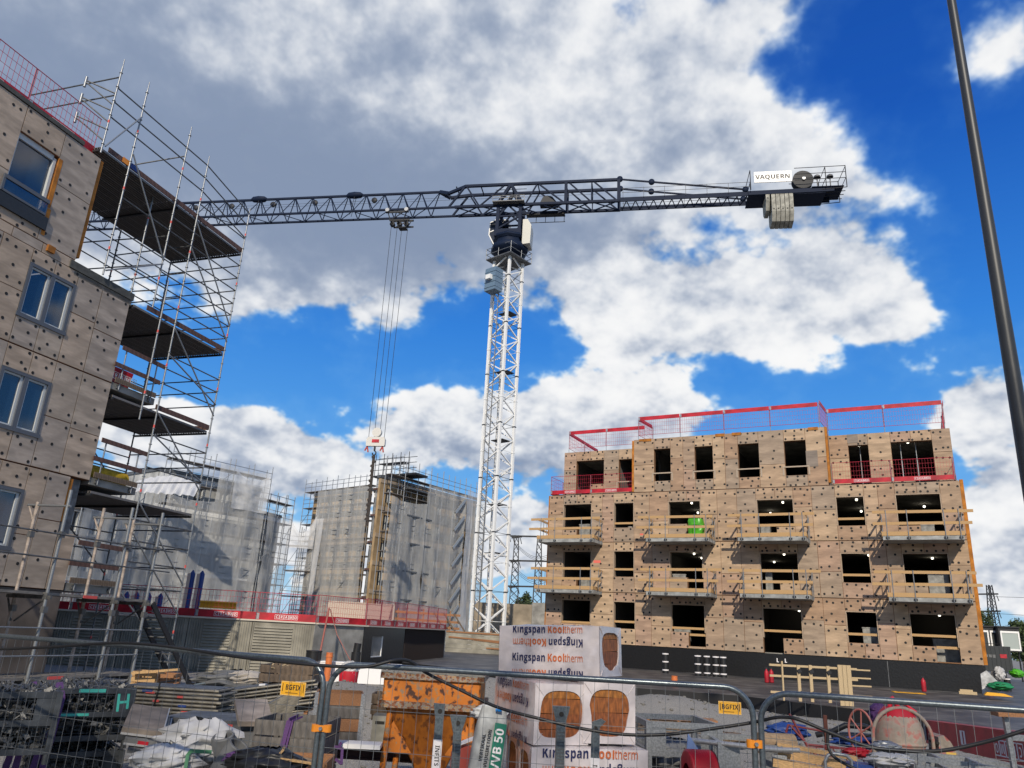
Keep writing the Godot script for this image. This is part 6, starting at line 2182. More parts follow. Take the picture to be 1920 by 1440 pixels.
func right_edge() -> void:
	var leafm := mat("leaf", Color.WHITE, 0.7)
	leafm.vertex_color_use_as_albedo = true
	leafm.backlight_enabled = true
	leafm.backlight = Color(0.12, 0.16, 0.04)
	# hanging birch at the corner of the beige block
	var at := Vector3(45.721, 0.45, -74)
	var b := thing("birch_tree", "drooping birch tree rising behind the beige block's right corner", "tree", at)
	var tk := MB.new()
	tk.tube(Vector3.ZERO, Vector3(0.1, 5.5, 0), 0.16, 8, 0.06)
	for i in 9:
		var y := 1.8 + i * 0.45
		tk.tube(Vector3(0.03 * i * 0.2, y, 0), Vector3(sin(i * 2.4) * 0.8, y + 0.7, cos(i * 2.4) * 0.8), 0.05, 5, 0.015)
	part("trunk", tk, mat("bark", L(0.2, 0.18, 0.16), 0.9, 0.0, tex.blotch), b)
	var cl := []
	for i in 26:
		var a := i * 2.4
		var hgt := 1.9 + 4.0 * i / 25.0
		var rr := 0.95 * (1.0 - 0.6 * i / 25.0)
		cl.append([cos(a) * rr, hgt, sin(a) * rr, 0.32, 0.65])
	leaf_crown(b, "crown", cl, 0.11, 9000, leafm, 61)
	# treeline and single far trees
	var spots := [[Vector3(79.164, 0, -120), 7.4], [Vector3(90.021, 0, -130), 8.5], [Vector3(84.51, 0, -125), 7.5], [Vector3(4.025, 0, -170), 8.5], [Vector3(5.78, 0, -175), 10], [Vector3(2.819, 0, -180), 7], [Vector3(9.479, 0, -170), 6.5], [Vector3(7.87, 0, -180), 7]]
	var tn := ["dark round tree at the right picture edge behind the huts", "dark tree past the right picture edge", "dark tree between the two at the right edge", "far dark tree left of the pylon", "tallest far dark tree between the pylon legs", "small far dark tree beside the crane mast", "far dark tree right beside the beige block", "far dark tree between pylon and beige block"]
	for i in spots.size():
		var q: Array = spots[i]
		var t := thing("far_tree", tn[i], "tree", q[0] + Vector3(0, 0.45, 0), 0.0, "trees on the skyline")
		var k := MB.new()
		k.tube(Vector3.ZERO, Vector3(0, q[1] * 0.6, 0), 0.25, 6, 0.1)
		part("trunk", k, mats.bark, t)
		var c2 := []
		for j in 16:
			var a := j * 2.4
			var u := j / 15.0
			var wide: float = (q[1] * 0.3 if i < 3 else q[1] * 0.16) * sin(PI * clampf(u * 0.85 + 0.14, 0, 1))
			c2.append([cos(a) * wide, q[1] * (0.3 + 0.66 * u), sin(a) * wide, q[1] * (0.17 if i < 3 else 0.09), q[1] * 0.13])
		leaf_crown(t, "crown", c2, 0.45, 2600, leafm, 70 + i)
	# pylons
	pylon("portal pylon's left lattice leg behind the crane mast", Vector3(2.554, 0, -150), 20.5, [20.2, 15.6, 10.8], 5.0, false)
	pylon("lattice pylon with three crossarms left of the beige block", Vector3(7.001, 0, -150), 20.7, [20.5, 15.8, 11.0], 6.2, true)
	pylon("slim lattice pylon behind the birch at the right", Vector3(100.685, 0, -160), 16.8, [15.0, 11.6, 8.4], 3.2, true)
	var wires := MB.new()
	for q in [20.0, 15.4, 10.6]:
		for k in 3:
			var p := []
			for i in 11:
				var u := i / 10.0
				p.append(Vector3(2.15, 0, -150).lerp(Vector3(10.928, 0, -165), u) + Vector3(0, q - 0.7 - k * 0.5 - 2.0 * sin(PI * u), k * 2.0))
			wires.path(p, 0.035, 4)
	for q in [14.5, 11.2, 8.0]:
		wires.path([Vector3(100.685, 0, -160) + Vector3(0, q, 0), Vector3(100.955, 0, -150) + Vector3(0, q - 0.6, 0), Vector3(110.539, 0, -140) + Vector3(0, q + 0.6, 0)], 0.035, 4)
	single("power_lines", "thin power lines strung between the pylons", "cable", wires, mats.dark_steel, Vector3.ZERO)
	# site huts with white window frames, over a black container
	for i in 2:
		var o := thing("site_hut", "raised site hut with %s behind the beige block's corner" % ("white double windows" if i == 0 else "a pale curtained window"), "hut", Vector3(37.693, 2.986, -62) if i == 0 else Vector3(38.603, 2.977, -61), -0.25, "site huts")
		var m := MB.new()
		m.blk(Vector3(-3.0 if i == 0 else 0.0, 0.0, -2.4), Vector3(1.5 if i == 0 else 1.45, 1.75, 0.0))
		part("wall", m, mats.dark_steel, o)
		var r := MB.new()
		r.blk(Vector3(-3.1 if i == 0 else -0.05, 1.75, -2.5), Vector3(1.55 if i == 0 else 1.5, 1.85, 0.1))
		part("roof", r, mats.black_plastic, o)
		for q in ([[-0.1, 0.65], [0.75, 1.42]] if i == 0 else [[0.1, 1.4]]):
			var f := MB.new()
			f.blk(Vector3(q[0], 0.08, 0.0), Vector3(q[0] + 0.1, 1.5, 0.06))
			f.blk(Vector3(q[1] - 0.1, 0.08, 0.0), Vector3(q[1], 1.5, 0.06))
			f.blk(Vector3(q[0] + 0.1, 1.36, 0.0), Vector3(q[1] - 0.1, 1.5, 0.06))
			f.blk(Vector3(q[0] + 0.1, 0.08, 0.0), Vector3(q[1] - 0.1, 0.2, 0.06))
			var w := part("window", f, mats.white_paint, o)
			var p := MB.new()
			p.blk(Vector3(q[0] + 0.1, 0.2, 0.0), Vector3(q[1] - 0.1, 1.36, 0.02))
			part("pane", p, mat("hut_pane", L(0.05, 0.055, 0.055), 0.1) if i == 0 else mat("hut_curtain", L(0.35, 0.4, 0.38), 0.5), w)
		for v in ([0.55] if i == 0 else []):
			pipe("rail", Vector3(-2.0, v, 0.5), Vector3(1.5, v - 0.05, 0.5), 0.02, mats.dark_steel, o, 5)
		for u in ([-2.8, 1.2] if i == 0 else [0.2, 1.3]):
			pipe("leg", Vector3(u, -2.4, -0.3), Vector3(u, 0.0, -0.3), 0.06, mats.dark_steel, o, 6)
	var c := thing("black_container", "black container with faded white and red lettering below the huts", "container", Vector3(29.304, 1.682, -48), -0.3)
	var cm := MB.new()
	cm.blk(Vector3(-0.6, 0, -2.0), Vector3(1.45, 1.45, 0.0))
	part("body", cm, mat("container_black", L(0.015, 0.02, 0.024), 0.5), c)
	var ribs := MB.new()
	for i in 9:
		ribs.box(Vector3(-0.5 + i * 0.23, 0.72, 0.01), Vector3(0.05, 1.35, 0.02))
	part("ribs", ribs, mats.container_black, c, "stuff")
	for i in 3:
		var m := MB.new()
		m.blk(Vector3(0.05 + i * 0.2, 0.8 - i * 0.02, 0.022), Vector3(0.2 + i * 0.2, 0.95, 0.026))
		part("pale_print", m, mats.galv_dull, c)
	var rp := MB.new()
	rp.blk(Vector3(0.85, 0.78, 0.022), Vector3(1.2, 1.0, 0.026))
	part("red_print", rp, mats.red, c)
	single("white_bag", "crumpled white bag on the ground right of the beige block", "bag", crumple(0.24, 0.65, 11), mats.cloth_white, Vector3(23.795, 1.413, -38))
	single("green_bag", "neon green bag at the right picture edge below the huts", "bag", crumple(0.32, 0.42, 12), mats.green_wrap, Vector3(25.955, 1.556, -40))
	single("green_sheet", "dark green sheet lying at the beige block's right corner", "sheet", crumple(0.42, 0.34, 13), mat("sheet_green", L(0.01, 0.2, 0.07), 0.6), Vector3(20.653, 1.176, -33))
	var ws := MB.new()
	ws.prism(PackedVector2Array([Vector2(-0.3, 0), Vector2(0.35, 0.0), Vector2(0.3, 0.55), Vector2(-0.05, 0.95), Vector2(-0.28, 0.8)]), 0.08)
	single("white_board", "white board leaning on the plinth's right corner", "board", ws, mats.cloth_white, Vector3(20.517, 0.97, -33.5), -0.4)
	var yt := MB.new()
	yt.prism(PackedVector2Array([Vector2(-0.5, 0), Vector2(0.5, 0.0), Vector2(0.2, 0.1), Vector2(-0.4, 0.12)]), 0.3)
	single("yellow_board", "yellow board lying flat beside the white board at the corner", "board", yt, mats.yellow_sign, Vector3(20.202, 0.988, -32.5), -0.4)
	# lamp post close to the camera
	var lp := thing("lamp_post", "tall dark grey tapered lamp post at the right edge", "post", Vector3(5.64, 0.1, -8.0))
	var pm := MB.new()
	var prof := [Vector2(0.001, 0.0), Vector2(0.13, 0.0), Vector2(0.13, 0.8), Vector2(0.095, 1.0)]
	prof.append_array([Vector2(0.086, 4.0), Vector2(0.066, 8.0), Vector2(0.044, 12.5), Vector2(0.001, 12.5)])
	pm.lathe(prof, 20)
	part("pole", pm, mat("post_grey", L(0.035, 0.038, 0.042), 0.45, 0.2), lp)
	var hd := MB.new()
	hd.lathe([Vector2(0.01, 12.45), Vector2(0.05, 12.5), Vector2(0.3, 12.7), Vector2(0.3, 12.8), Vector2(0.01, 12.95)], 16)
	part("lamp_head", hd, mats.post_grey, lp)


func pylon(label: String, at: Vector3, h: float, arms: Array, arm: float, full: bool) -> void:
	var t := thing("pylon", label, "pylon", at, 0.0, "power line pylons")
	var m := MB.new()
	var w0 := 1.1
	var n := 14
	for k in 4:
		var s := Vector2(1 if k % 2 else -1, 1 if k < 2 else -1)
		m.bar(Vector3(s.x * w0, 0, s.y * w0), Vector3(s.x * 0.35, h, s.y * 0.35), 0.16, 0.16)
	for i in n:
		var a := lerpf(w0, 0.35, float(i) / n)
		var b := lerpf(w0, 0.35, (i + 1.0) / n)
		var y0 := h * i / n
		var y1 := h * (i + 1) / n
		for z in [-1, 1]:
			m.bar(Vector3(-a, y0, z * a), Vector3(b, y1, z * b), 0.08, 0.08)
			m.bar(Vector3(a, y0, z * a), Vector3(-b, y1, z * b), 0.08, 0.08)
	part("lattice", m, mats.dark_steel, t)
	for y in arms:
		var l := -arm if full else -1.0
		var r := arm * 0.5 if full else 1.0
		beam("crossarm", Vector3(l, y - 0.2, 0), Vector3(r, y + 0.1, 0), 0.3, 0.3, mats.dark_steel, t)
		for x in [l + 0.3, r - 0.3]:
			pipe("insulator", Vector3(x, y - 0.2, 0), Vector3(x + 0.3, y - 1.3, 0), 0.08, mats.dark_steel, t, 5)


# ---- yard, left ----
func mesh_crate(label: String, at: Vector3, turn: float, size: Vector3, full: bool, m: Material, gr: String) -> Node3D:
	var t := thing("mesh_crate", label, "crate", at, turn, gr)
	var x := size.x
	var y := size.y
	var z := size.z
	for q in [[0.0, 0.0], [x, 0.0], [x, -z], [0.0, -z]]:
		beam("corner_post", Vector3(q[0], 0, q[1]), Vector3(q[0], y, q[1]), 0.06, 0.06, m, t)
		pipe("foot", Vector3(q[0], -0.1, q[1]), Vector3(q[0], 0, q[1]), 0.035, m, t)
	for h in [0.03, y * 0.5, y - 0.03]:
		beam("side_bar", Vector3(0.03, h, 0), Vector3(x - 0.03, h, 0), 0.045, 0.06, m, t)
		beam("side_bar", Vector3(0.03, h, -z), Vector3(x - 0.03, h, -z), 0.045, 0.06, m, t)
		beam("side_bar", Vector3(0, h, -0.03), Vector3(0, h, -z + 0.03), 0.045, 0.06, m, t)
		beam("side_bar", Vector3(x, h, -0.03), Vector3(x, h, -z + 0.03), 0.045, 0.06, m, t)
	var w := MB.new()
	var nx := int(x / 0.085)
	var nz := int(z / 0.085)
	var ny := int(y / 0.085)
	for i in nx:
		for zz in [-0.005, -z + 0.005]:
			w.bar(Vector3(x * i / nx, 0.03, zz), Vector3(x * i / nx, y - 0.03, zz), 0.004, 0.004)
	for i in nz:
		for xx in [0.005, x - 0.005]:
			w.bar(Vector3(xx, 0.03, -z * i / nz), Vector3(xx, y - 0.03, -z * i / nz), 0.004, 0.004)
	for i in ny:
		var h := y * i / ny
		for zz in [-0.005, -z + 0.005]:
			w.bar(Vector3(0, h, zz), Vector3(x, h, zz), 0.004, 0.004)
		for xx in [0.005, x - 0.005]:
			w.bar(Vector3(xx, h, 0), Vector3(xx, h, -z), 0.004, 0.004)
	part("wire_mesh", w, m, t, "stuff")
	for q in [[0.1, 0.18], [x - 0.12, 0.18]]:
		var p := MB.new()
		p.box(Vector3(q[0], y * 0.73, 0.012), Vector3(q[1], y * 0.42, 0.006))
		part("plate", p, m, t)
	var fl := MB.new()
	fl.blk(Vector3(0, 0.0, -z), Vector3(x, 0.02, 0))
	part("floor_plate", fl, m, t)
	if full:
		var mm := MultiMesh.new()
		mm.transform_format = MultiMesh.TRANSFORM_3D
		var c := MB.new()
		c.box(Vector3.ZERO, Vector3(0.09, 0.03, 0.05))
		c.box(Vector3(0.035, 0.03, 0), Vector3(0.02, 0.06, 0.05))
		c.tube(Vector3(-0.03, 0.0, 0), Vector3(-0.03, 0.09, 0), 0.012, 6)
		c.bar(Vector3(-0.05, -0.01, 0.02), Vector3(0.06, 0.05, -0.03), 0.02, 0.01)
		mm.mesh = c.mesh()
		mm.instance_count = 900
		var r := RandomNumberGenerator.new()
		r.seed = label.hash() % 1000
		for i in 900:
			var h := pow(r.randf(), 0.8) * (y - 0.04)
			mm.set_instance_transform(i, Transform3D(Basis.from_euler(Vector3(r.randf() * 6, r.randf() * 6, r.randf() * 6)), Vector3(r.randf_range(0.04, x - 0.04), 0.04 + h, -r.randf_range(0.04, z - 0.04))))
		var o := MultiMeshInstance3D.new()
		o.name = "couplers"
		o.multimesh = mm
		o.material_override = mat("coupler", L(0.19, 0.19, 0.185), 0.5, 0.5, tex.fine, Vector3(4, 4, 4))
		o.set_meta("kind", "stuff")
		t.add_child(o, true)
	return t


func ribbon(pts: Array, w: float) -> MB:
	var m := MB.new()
	for i in pts.size() - 1:
		var a: Vector3 = pts[i]
		var b: Vector3 = pts[i + 1]
		m.bar(a, b + (b - a).normalized() * 0.01, w, 0.012, Vector3(0.1, 0, 1))
	return m


func slatted_crate(label: String, at: Vector3, turn: float, size: Vector3, rows: int, m: Material, gr: String, legs := 0.0, m2: Material = null) -> Node3D:
	var t := thing("timber_crate", label, "crate", at, turn, gr)
	var x := size.x
	var z := size.z
	var hh := size.y / rows
	for i in rows:
		var mm: Material = m if m2 == null or i % 2 == 0 else m2
		var y := legs + hh * (i + 0.5)
		for q in [[Vector3(0, y, 0), Vector3(x, y, 0)], [Vector3(x, y, -z), Vector3(0, y, -z)], [Vector3(0, y, -0.03), Vector3(0, y, -z + 0.03)], [Vector3(x, y, -0.03), Vector3(x, y, -z + 0.03)]]:
			beam("plank", q[0], q[1], 0.024, hh - 0.012 - rng.randf_range(0.0, 0.012), mm, t)
	for q in [[0.04, -0.04], [x - 0.04, -0.04], [x - 0.04, -z + 0.04], [0.04, -z + 0.04]]:
		beam("corner_batten", Vector3(q[0], 0, q[1]), Vector3(q[0], legs + size.y - 0.02, q[1]), 0.06, 0.06, m, t)
	var f := MB.new()
	f.blk(Vector3(0.02, legs + 0.005, -z + 0.02), Vector3(x - 0.02, legs + 0.03, -0.02))
	part("bottom", f, m, t)
	return t


func yard_left() -> void:
	var gr := "steel mesh crates of couplers"
	var tn := 0.62
	var up := mesh_crate("upper mesh crate of couplers with mint spray paint and purple slings", Vector3(-5.443, 0.867, -10), tn, Vector3(0.98, 0.6, 1.3), true, mats.steel_crate, gr)
	mesh_crate("lower mesh crate of couplers under the mint-sprayed one", Vector3(-5.443, 0.147, -10), tn, Vector3(0.98, 0.6, 1.3), true, mats.steel_crate, gr)
	mesh_crate("mesh crate of couplers at the left picture edge, cut by the frame", Vector3(-5.377, 0.908, -8.6), tn, Vector3(0.75, 0.62, 0.9), true, mats.steel_crate, gr)
	# spray marks, the letter H among them
	var sp := MB.new()
	for q in [[0.82, 0.44, 0.03, 0.22], [0.93, 0.46, 0.03, 0.2], [0.875, 0.44, 0.09, 0.03], [0.12, 0.5, 0.03, 0.12], [0.16, 0.4, 0.06, 0.07], [0.13, 0.35, 0.1, 0.025]]:
		sp.box(Vector3(q[0], q[1], 0.018), Vector3(q[2], q[3], 0.003), Basis(Vector3.BACK, 0.08))
	sp.box(Vector3(0.5, 0.575, 0.025), Vector3(0.3, 0.04, 0.003))
	sp.box(Vector3(0.3, 0.3, 0.025), Vector3(0.42, 0.03, 0.003))
	sp.box(Vector3(0.0, 0.42, 0.033), Vector3(0.055, 0.3, 0.003))
	part("spray_mark", sp, mats.mint_spray, up)
	for i in 2:
		var x := -0.2 if i == 0 else 0.08
		var pts := [Vector3(x, 0.64, -0.02), Vector3(x + 0.03, 0.5, 0.06), Vector3(x + 0.0, 0.1, 0.08), Vector3(x - 0.06, -0.3, 0.09), Vector3(x - 0.02, -0.42, 0.1), Vector3(x + 0.04, -0.3, 0.1), Vector3(x + 0.07, 0.1, 0.09), Vector3(x + 0.09, 0.5, 0.05), Vector3(x + 0.04, 0.66, -0.02)]
		var o := part("sling", ribbon(pts, 0.075), mats.purple, self)
		o.transform = up.transform
		tag(o, "purple lifting sling hanging on the mint-sprayed crate's corner, %s" % ("left one" if i == 0 else "right one"), "sling")
	# strapped stack of scaffold decks, one thing each
	var base := Vector3(-5.411, 0.896, -12)
	var dk: Node3D
	for i in 15:
		var l := "grey scaffold deck in the strapped stack right of the mesh crates, %s from the top" % nth(14 - i)
		var p := base + Vector3(0.05 * (i % 2) + rng.randf_range(-0.02, 0.02), -0.28 + i * 0.052, 0)
		if i == 0:
			dk = thing("scaffold_deck", l, "deck", p, -0.04, "strapped stack of scaffold decks")
			var m := MB.new()
			m.blk(Vector3(0, 0.028, -0.6), Vector3(1.36, 0.044, 0))
			part("plate", m, mats.galv_dull, dk)
			for z in [0.0, -0.6]:
				pipe("side_tube", Vector3(0, 0.02, z), Vector3(1.4, 0.02, z), 0.02, mat("deck_tube", L(0.34, 0.31, 0.25), 0.5, 0.3, tex.blotch, Vector3(2, 2, 2)), dk)
			for x in [0.0, 1.38]:
				pipe("end_tube", Vector3(x, 0.02, 0), Vector3(x, 0.02, -0.6), 0.02, mats.deck_tube, dk)
		else:
			dup(dk, p, -0.04 + rng.randf_range(-0.02, 0.02), l, "strapped stack of scaffold decks")
	var cs := MB.new()
	for q in [[0.3, 0.1, 0.2, 2], [0.95, 0.2, 0.12, 1], [0.5, 0.33, 0.1, 0], [0.85, 0.4, 0.09, 0], [0.4, 0.44, 0.14, 2]]:
		cs.box(Vector3(q[0], q[1], 0.023), Vector3(q[2], 0.03, 0.004))
	var csp := single("coloured_tape", "faded red tape marks on the strapped deck stack", "tape", cs, mats.band_red, base + Vector3(0, -0.03, 0.002), -0.04)
	csp.rotation.y = -0.04
	var bt := MB.new()
	for q in [[0.35, 0.46, 0.15], [0.9, 0.28, 0.12], [0.25, 0.2, 0.1]]:
		bt.box(Vector3(q[0], q[1], 0.024), Vector3(q[2], 0.032, 0.004))
	single("blue_tape", "blue tape marks on the strapped deck stack", "tape", bt, mats.post_blue, base + Vector3(0, -0.03, 0.004), -0.04)
	var strap := ribbon([Vector3(0.52, 0.55, -0.6), Vector3(0.52, 0.55, 0.03), Vector3(0.44, -0.3, 0.035)], 0.02)
	single("black_strap", "black strap round the scaffold deck stack", "strap", strap, mats.black_rubber, base, -0.04)
	# second stack behind, lying askew
	var b2 := Vector3(-4.333, 0.999, -13.2)
	for i in 9:
		var o := dup(dk, b2 + Vector3(0.05 * (i % 2), -0.2 + i * 0.055, 0.0), 0.15 + rng.randf_range(-0.08, 0.08), "grey scaffold deck in the loose stack behind the panel pile, %s from the top" % nth(8 - i), "loose stack of scaffold decks")
		o.rotation.z = 0.16
	# leaning planks
	var b3 := Vector3(-3.161, 1.155, -11.5)
	var pk: Node3D
	for i in 11:
		var l := "worn steel plank in the slanting pile left of the crates, %s from the top" % nth(10 - i)
		var p := b3 + Vector3(0.02 * i, -0.25 + i * 0.048, -0.02 * i)
		if i == 0:
			pk = thing("steel_plank", l, "plank", p, 0.3, "slanting pile of steel planks")
			var m := MB.new()
			m.blk(Vector3(-0.95, 0.0, -0.2), Vector3(0.3, 0.012, 0.0))
			part("plate", m, mats.galv_dull, pk)
			for z in [0.0, -0.2]:
				beam("flange", Vector3(-0.95, -0.008, z), Vector3(0.3, -0.008, z), 0.012, 0.05, mats.deck_tube, pk, Vector3.UP)
			pk.rotation.z = 0.5
		else:
			var o := dup(pk, p, 0.3 + rng.randf_range(-0.05, 0.05), l, "slanting pile of steel planks")
			o.rotation.z = 0.5 + rng.randf_range(-0.03, 0.03)
	# formwork panels, long ones behind, a fan of short ones in front
	var fb := Vector3(-3.992, 0.631, -10.2)
	var fn := ["topmost, with blue and red stickers", "second from top", "third from top", "lowest"]
	for i in 4:
		var o := thing("formwork_board", "long grey formwork panel before the deck stack, %s" % fn[i], "panel", fb + Vector3(0.0, 0.45 - i * 0.135, 0.0), -0.09, "pile of long formwork panels")
		var m := MB.new()
		m.blk(Vector3(-0.1, 0.0, -0.85), Vector3(1.12 - 0.01 * i, 0.115, 0.0))
		part("face", m, mat("panel_grey", L(0.19, 0.195, 0.2), 0.6, 0.1, tex.blotch, Vector3(1, 1, 1)), o)
		var e := MB.new()
		e.blk(Vector3(-0.1, 0.085, 0.0), Vector3(1.12 - 0.01 * i, 0.118, 0.006))
		part("edge", e, mats.galv_dull, o)
		if i == 0:
			var s := MB.new()
			s.blk(Vector3(0.42, 0.01, 0.001), Vector3(0.62, 0.08, 0.004))
			part("blue_sticker", s, mats.post_blue, o)
			var s2 := MB.new()
			s2.blk(Vector3(0.64, 0.01, 0.001), Vector3(0.82, 0.08, 0.004))
			part("red_sticker", s2, mats.band_red, o)
		if i == 1:
			var s := MB.new()
			s.blk(Vector3(-0.06, 0.01, 0.001), Vector3(0.1, 0.08, 0.004))
			part("red_sticker", s, mats.red, o)
	var sb := Vector3(-4.1, 0.801, -9.2)
	var sn := ["topmost and brownish", "second from top", "third from top", "lowest"]
	for i in 4:
		var o := thing("short_board", "short formwork panel lying slanted in the fan at left, %s" % sn[i], "panel", sb + Vector3(0.06 * i, 0.32 - i * 0.1, 0.02 * i), 0.35, "fan of short formwork panels")
		var m := MB.new()
		m.blk(Vector3(0, 0, -0.95), Vector3(0.42, 0.07, 0.0))
		part("face", m, mat("panel_brown", L(0.24, 0.2, 0.165), 0.75, 0.0, tex.blotch, Vector3(1, 1, 1)) if i == 0 else mats.panel_grey, o)
		var e := MB.new()
		e.blk(Vector3(0.42, -0.005, -0.95), Vector3(0.434, 0.075, 0.0))
		e.blk(Vector3(0.0, 0.0, 0.0), Vector3(0.42, 0.02, 0.012))
		part("edge", e, mat("edge_pale", L(0.36, 0.36, 0.36), 0.5, 0.2), o)
		o.rotation.z = -0.12
		o.rotation.x = 0.16
		if i > 0:
			var s := MB.new()
			s.blk(Vector3(0.14, 0.02, 0.001), Vector3(0.25, 0.055, 0.006))
			part("red_sticker", s, mats.red, o)
	var pn := thing("pale_board", "pale pinkish panel lying tilted on grey boxes left of the slatted crate", "panel", Vector3(-3.041, 1.172, -9.9), 0.45)
	var pm := MB.new()
	pm.blk(Vector3(0, 0, -0.62), Vector3(0.4, 0.06, 0))
	part("face", pm, mat("panel_pink", L(0.42, 0.35, 0.29), 0.75, 0.0, tex.blotch), pn)
	pn.rotation.x = 0.32
	var gb := thing("grey_box", "grey steel box under the pale pinkish panel", "box", Vector3(-3.055, 0.404, -9.95), 0.1)
	var gm := MB.new()
	gm.blk(Vector3(0, 0, -0.6), Vector3(0.42, 0.7, 0))
	part("body", gm, mats.panel_grey, gb)
	for i in 3:
		beam("seam", Vector3(0.0, 0.15 + i * 0.2, 0.005), Vector3(0.42, 0.15 + i * 0.2, 0.005), 0.012, 0.02, mats.galv_dull, gb)
	# white tarpaulin bundles with green trim, grey hose ends
	single("tarp_bundle", "larger crumpled white tarpaulin with green trim before the panel pile", "tarp", crumple(0.42, 0.5, 15, 0.7), mats.cloth_white, Vector3(-3.176, 0.831, -9.1))
	single("tarp_bundle", "smaller crumpled white tarpaulin lying left of the green-trimmed one", "tarp", crumple(0.36, 0.34, 16, 0.7), mats.cloth_white, Vector3(-3.356, 0.778, -8.8))
	var gt := ribbon([Vector3(-3.107, 0.921, -8.6), Vector3(-3.125, 1.032, -8.65), Vector3(-3.1, 1.073, -8.65), Vector3(-2.913, 1.065, -8.7)], 0.035)
	single("green_trim", "green webbing across the white tarpaulin bundle", "strap", gt, mat("webbing_green", L(0.06, 0.2, 0.1), 0.7), Vector3.ZERO)
	for i in 2:
		var m := MB.new()
		m.lathe([Vector2(0.1, 0.0), Vector2(0.12, 0.02), Vector2(0.12, 0.4), Vector2(0.1, 0.42), Vector2(0.09, 0.4), Vector2(0.09, 0.02)], 18)
		var o := single("duct_piece", "grey duct piece lying by the white tarpaulin, %s" % ("tilted left one" if i == 0 else "upright right one"), "pipe", m, mats.panel_grey, Vector3(-2.856, 0.798, -8.8) if i == 0 else Vector3(-2.81, 0.816, -9))
		o.rotation = Vector3(0.3, 0.2, -0.5 if i == 0 else 0.2)
	# lumber crate and planks at the back left
	slatted_crate("timber crate with torn planks under the scaffold stair", Vector3(-6.679, 1.081, -15), 0.1, Vector3(0.42, 0.3, 0.5), 3, mats.timber, "timber crates")
	slatted_crate("dark timber crate of offcuts beside the torn-plank crate", Vector3(-6.366, 1.083, -15.2), 0.1, Vector3(0.36, 0.26, 0.5), 3, mats.timber_red, "timber crates")
	var yp := MB.new()
	yp.bar(Vector3(-0.4, 0.0, 0), Vector3(0.42, 0.1, 0), 0.1, 0.04)
	single("yellow_plank", "yellow plank laid slanting across the two back crates", "plank", yp, mats.timber, Vector3(-6.229, 1.346, -14.9), 0.05)
	# heap of slats and dark sheets behind
	for i in 9:
		var m := MB.new()
		m.bar(Vector3(-0.3, 0, 0), Vector3(0.32, 0.12, 0.05), 0.06, 0.02)
		single("metal_slat", "blue-grey metal slat in the heap before the precast wall, %s from the front" % nth(8 - i), "slat", m, mat("slat_blue", L(0.22, 0.27, 0.31), 0.5, 0.3), Vector3(-5.444, 1.213, -16) + Vector3(-0.18 + i * 0.05, -0.1 + 0.012 * i, 0.12 * i), 0.3 + i * 0.05, "heap of metal slats")
	single("dark_sheet", "dark crumpled sheet piled before the precast wall", "sheet", crumple(0.75, 0.42, 17, 0.6), mats.panel_grey, Vector3(-4.817, 1.051, -15.2))
	single("pale_sheet", "pale crumpled sheet on the dark one before the precast wall", "sheet", crumple(0.4, 0.28, 18, 0.6), mat("sheet_pale", L(0.42, 0.38, 0.33), 0.8), Vector3(-4.561, 1.205, -15))
	# back crates on legs with boards inside
	var cg := "timber crates"
	var far1 := slatted_crate("dark pallet crate with white offcuts, upper of two stacked far left of the pipe", Vector3(-3.922, 1.285, -13.5), -0.02, Vector3(0.88, 0.28, 0.8), 2, mats.timber_old, cg, 0.13)
	far1.name = "pallet_crate"
	slatted_crate("red-brown pallet crate, lower of two stacked behind the first sign", Vector3(-3.922, 0.865, -13.5), -0.02, Vector3(0.88, 0.28, 0.8), 2, mats.timber_red, cg, 0.13)
	for i in 2:
		var m := MB.new()
		m.box(Vector3.ZERO, Vector3(0.1, 0.08, 0.12))
		single("white_block", "white foam offcut showing under the upper dark pallet crate, %s" % ("left one" if i == 0 else "right one"), "offcut", m, mats.styrofoam, Vector3(-3.807, 1.354, -13.4) if i == 0 else Vector3(-3.229, 1.416, -13.4))
	var st := MB.new()
	for i in 7:
		st.bar(Vector3(rng.randf_range(-0.2, 0.2), 0, 0), Vector3(rng.randf_range(-0.25, 0.25), rng.randf_range(0.02, 0.12), rng.randf_range(-0.2, 0.2)), 0.03, 0.015)
	single("wood_scraps", "pale wood scraps on top of the upper dark pallet crate", "scraps", st, mats.timber_pale, Vector3(-3.646, 1.608, -13.6), 0.0)
	get_node("wood_scraps").set_meta("kind", "stuff")


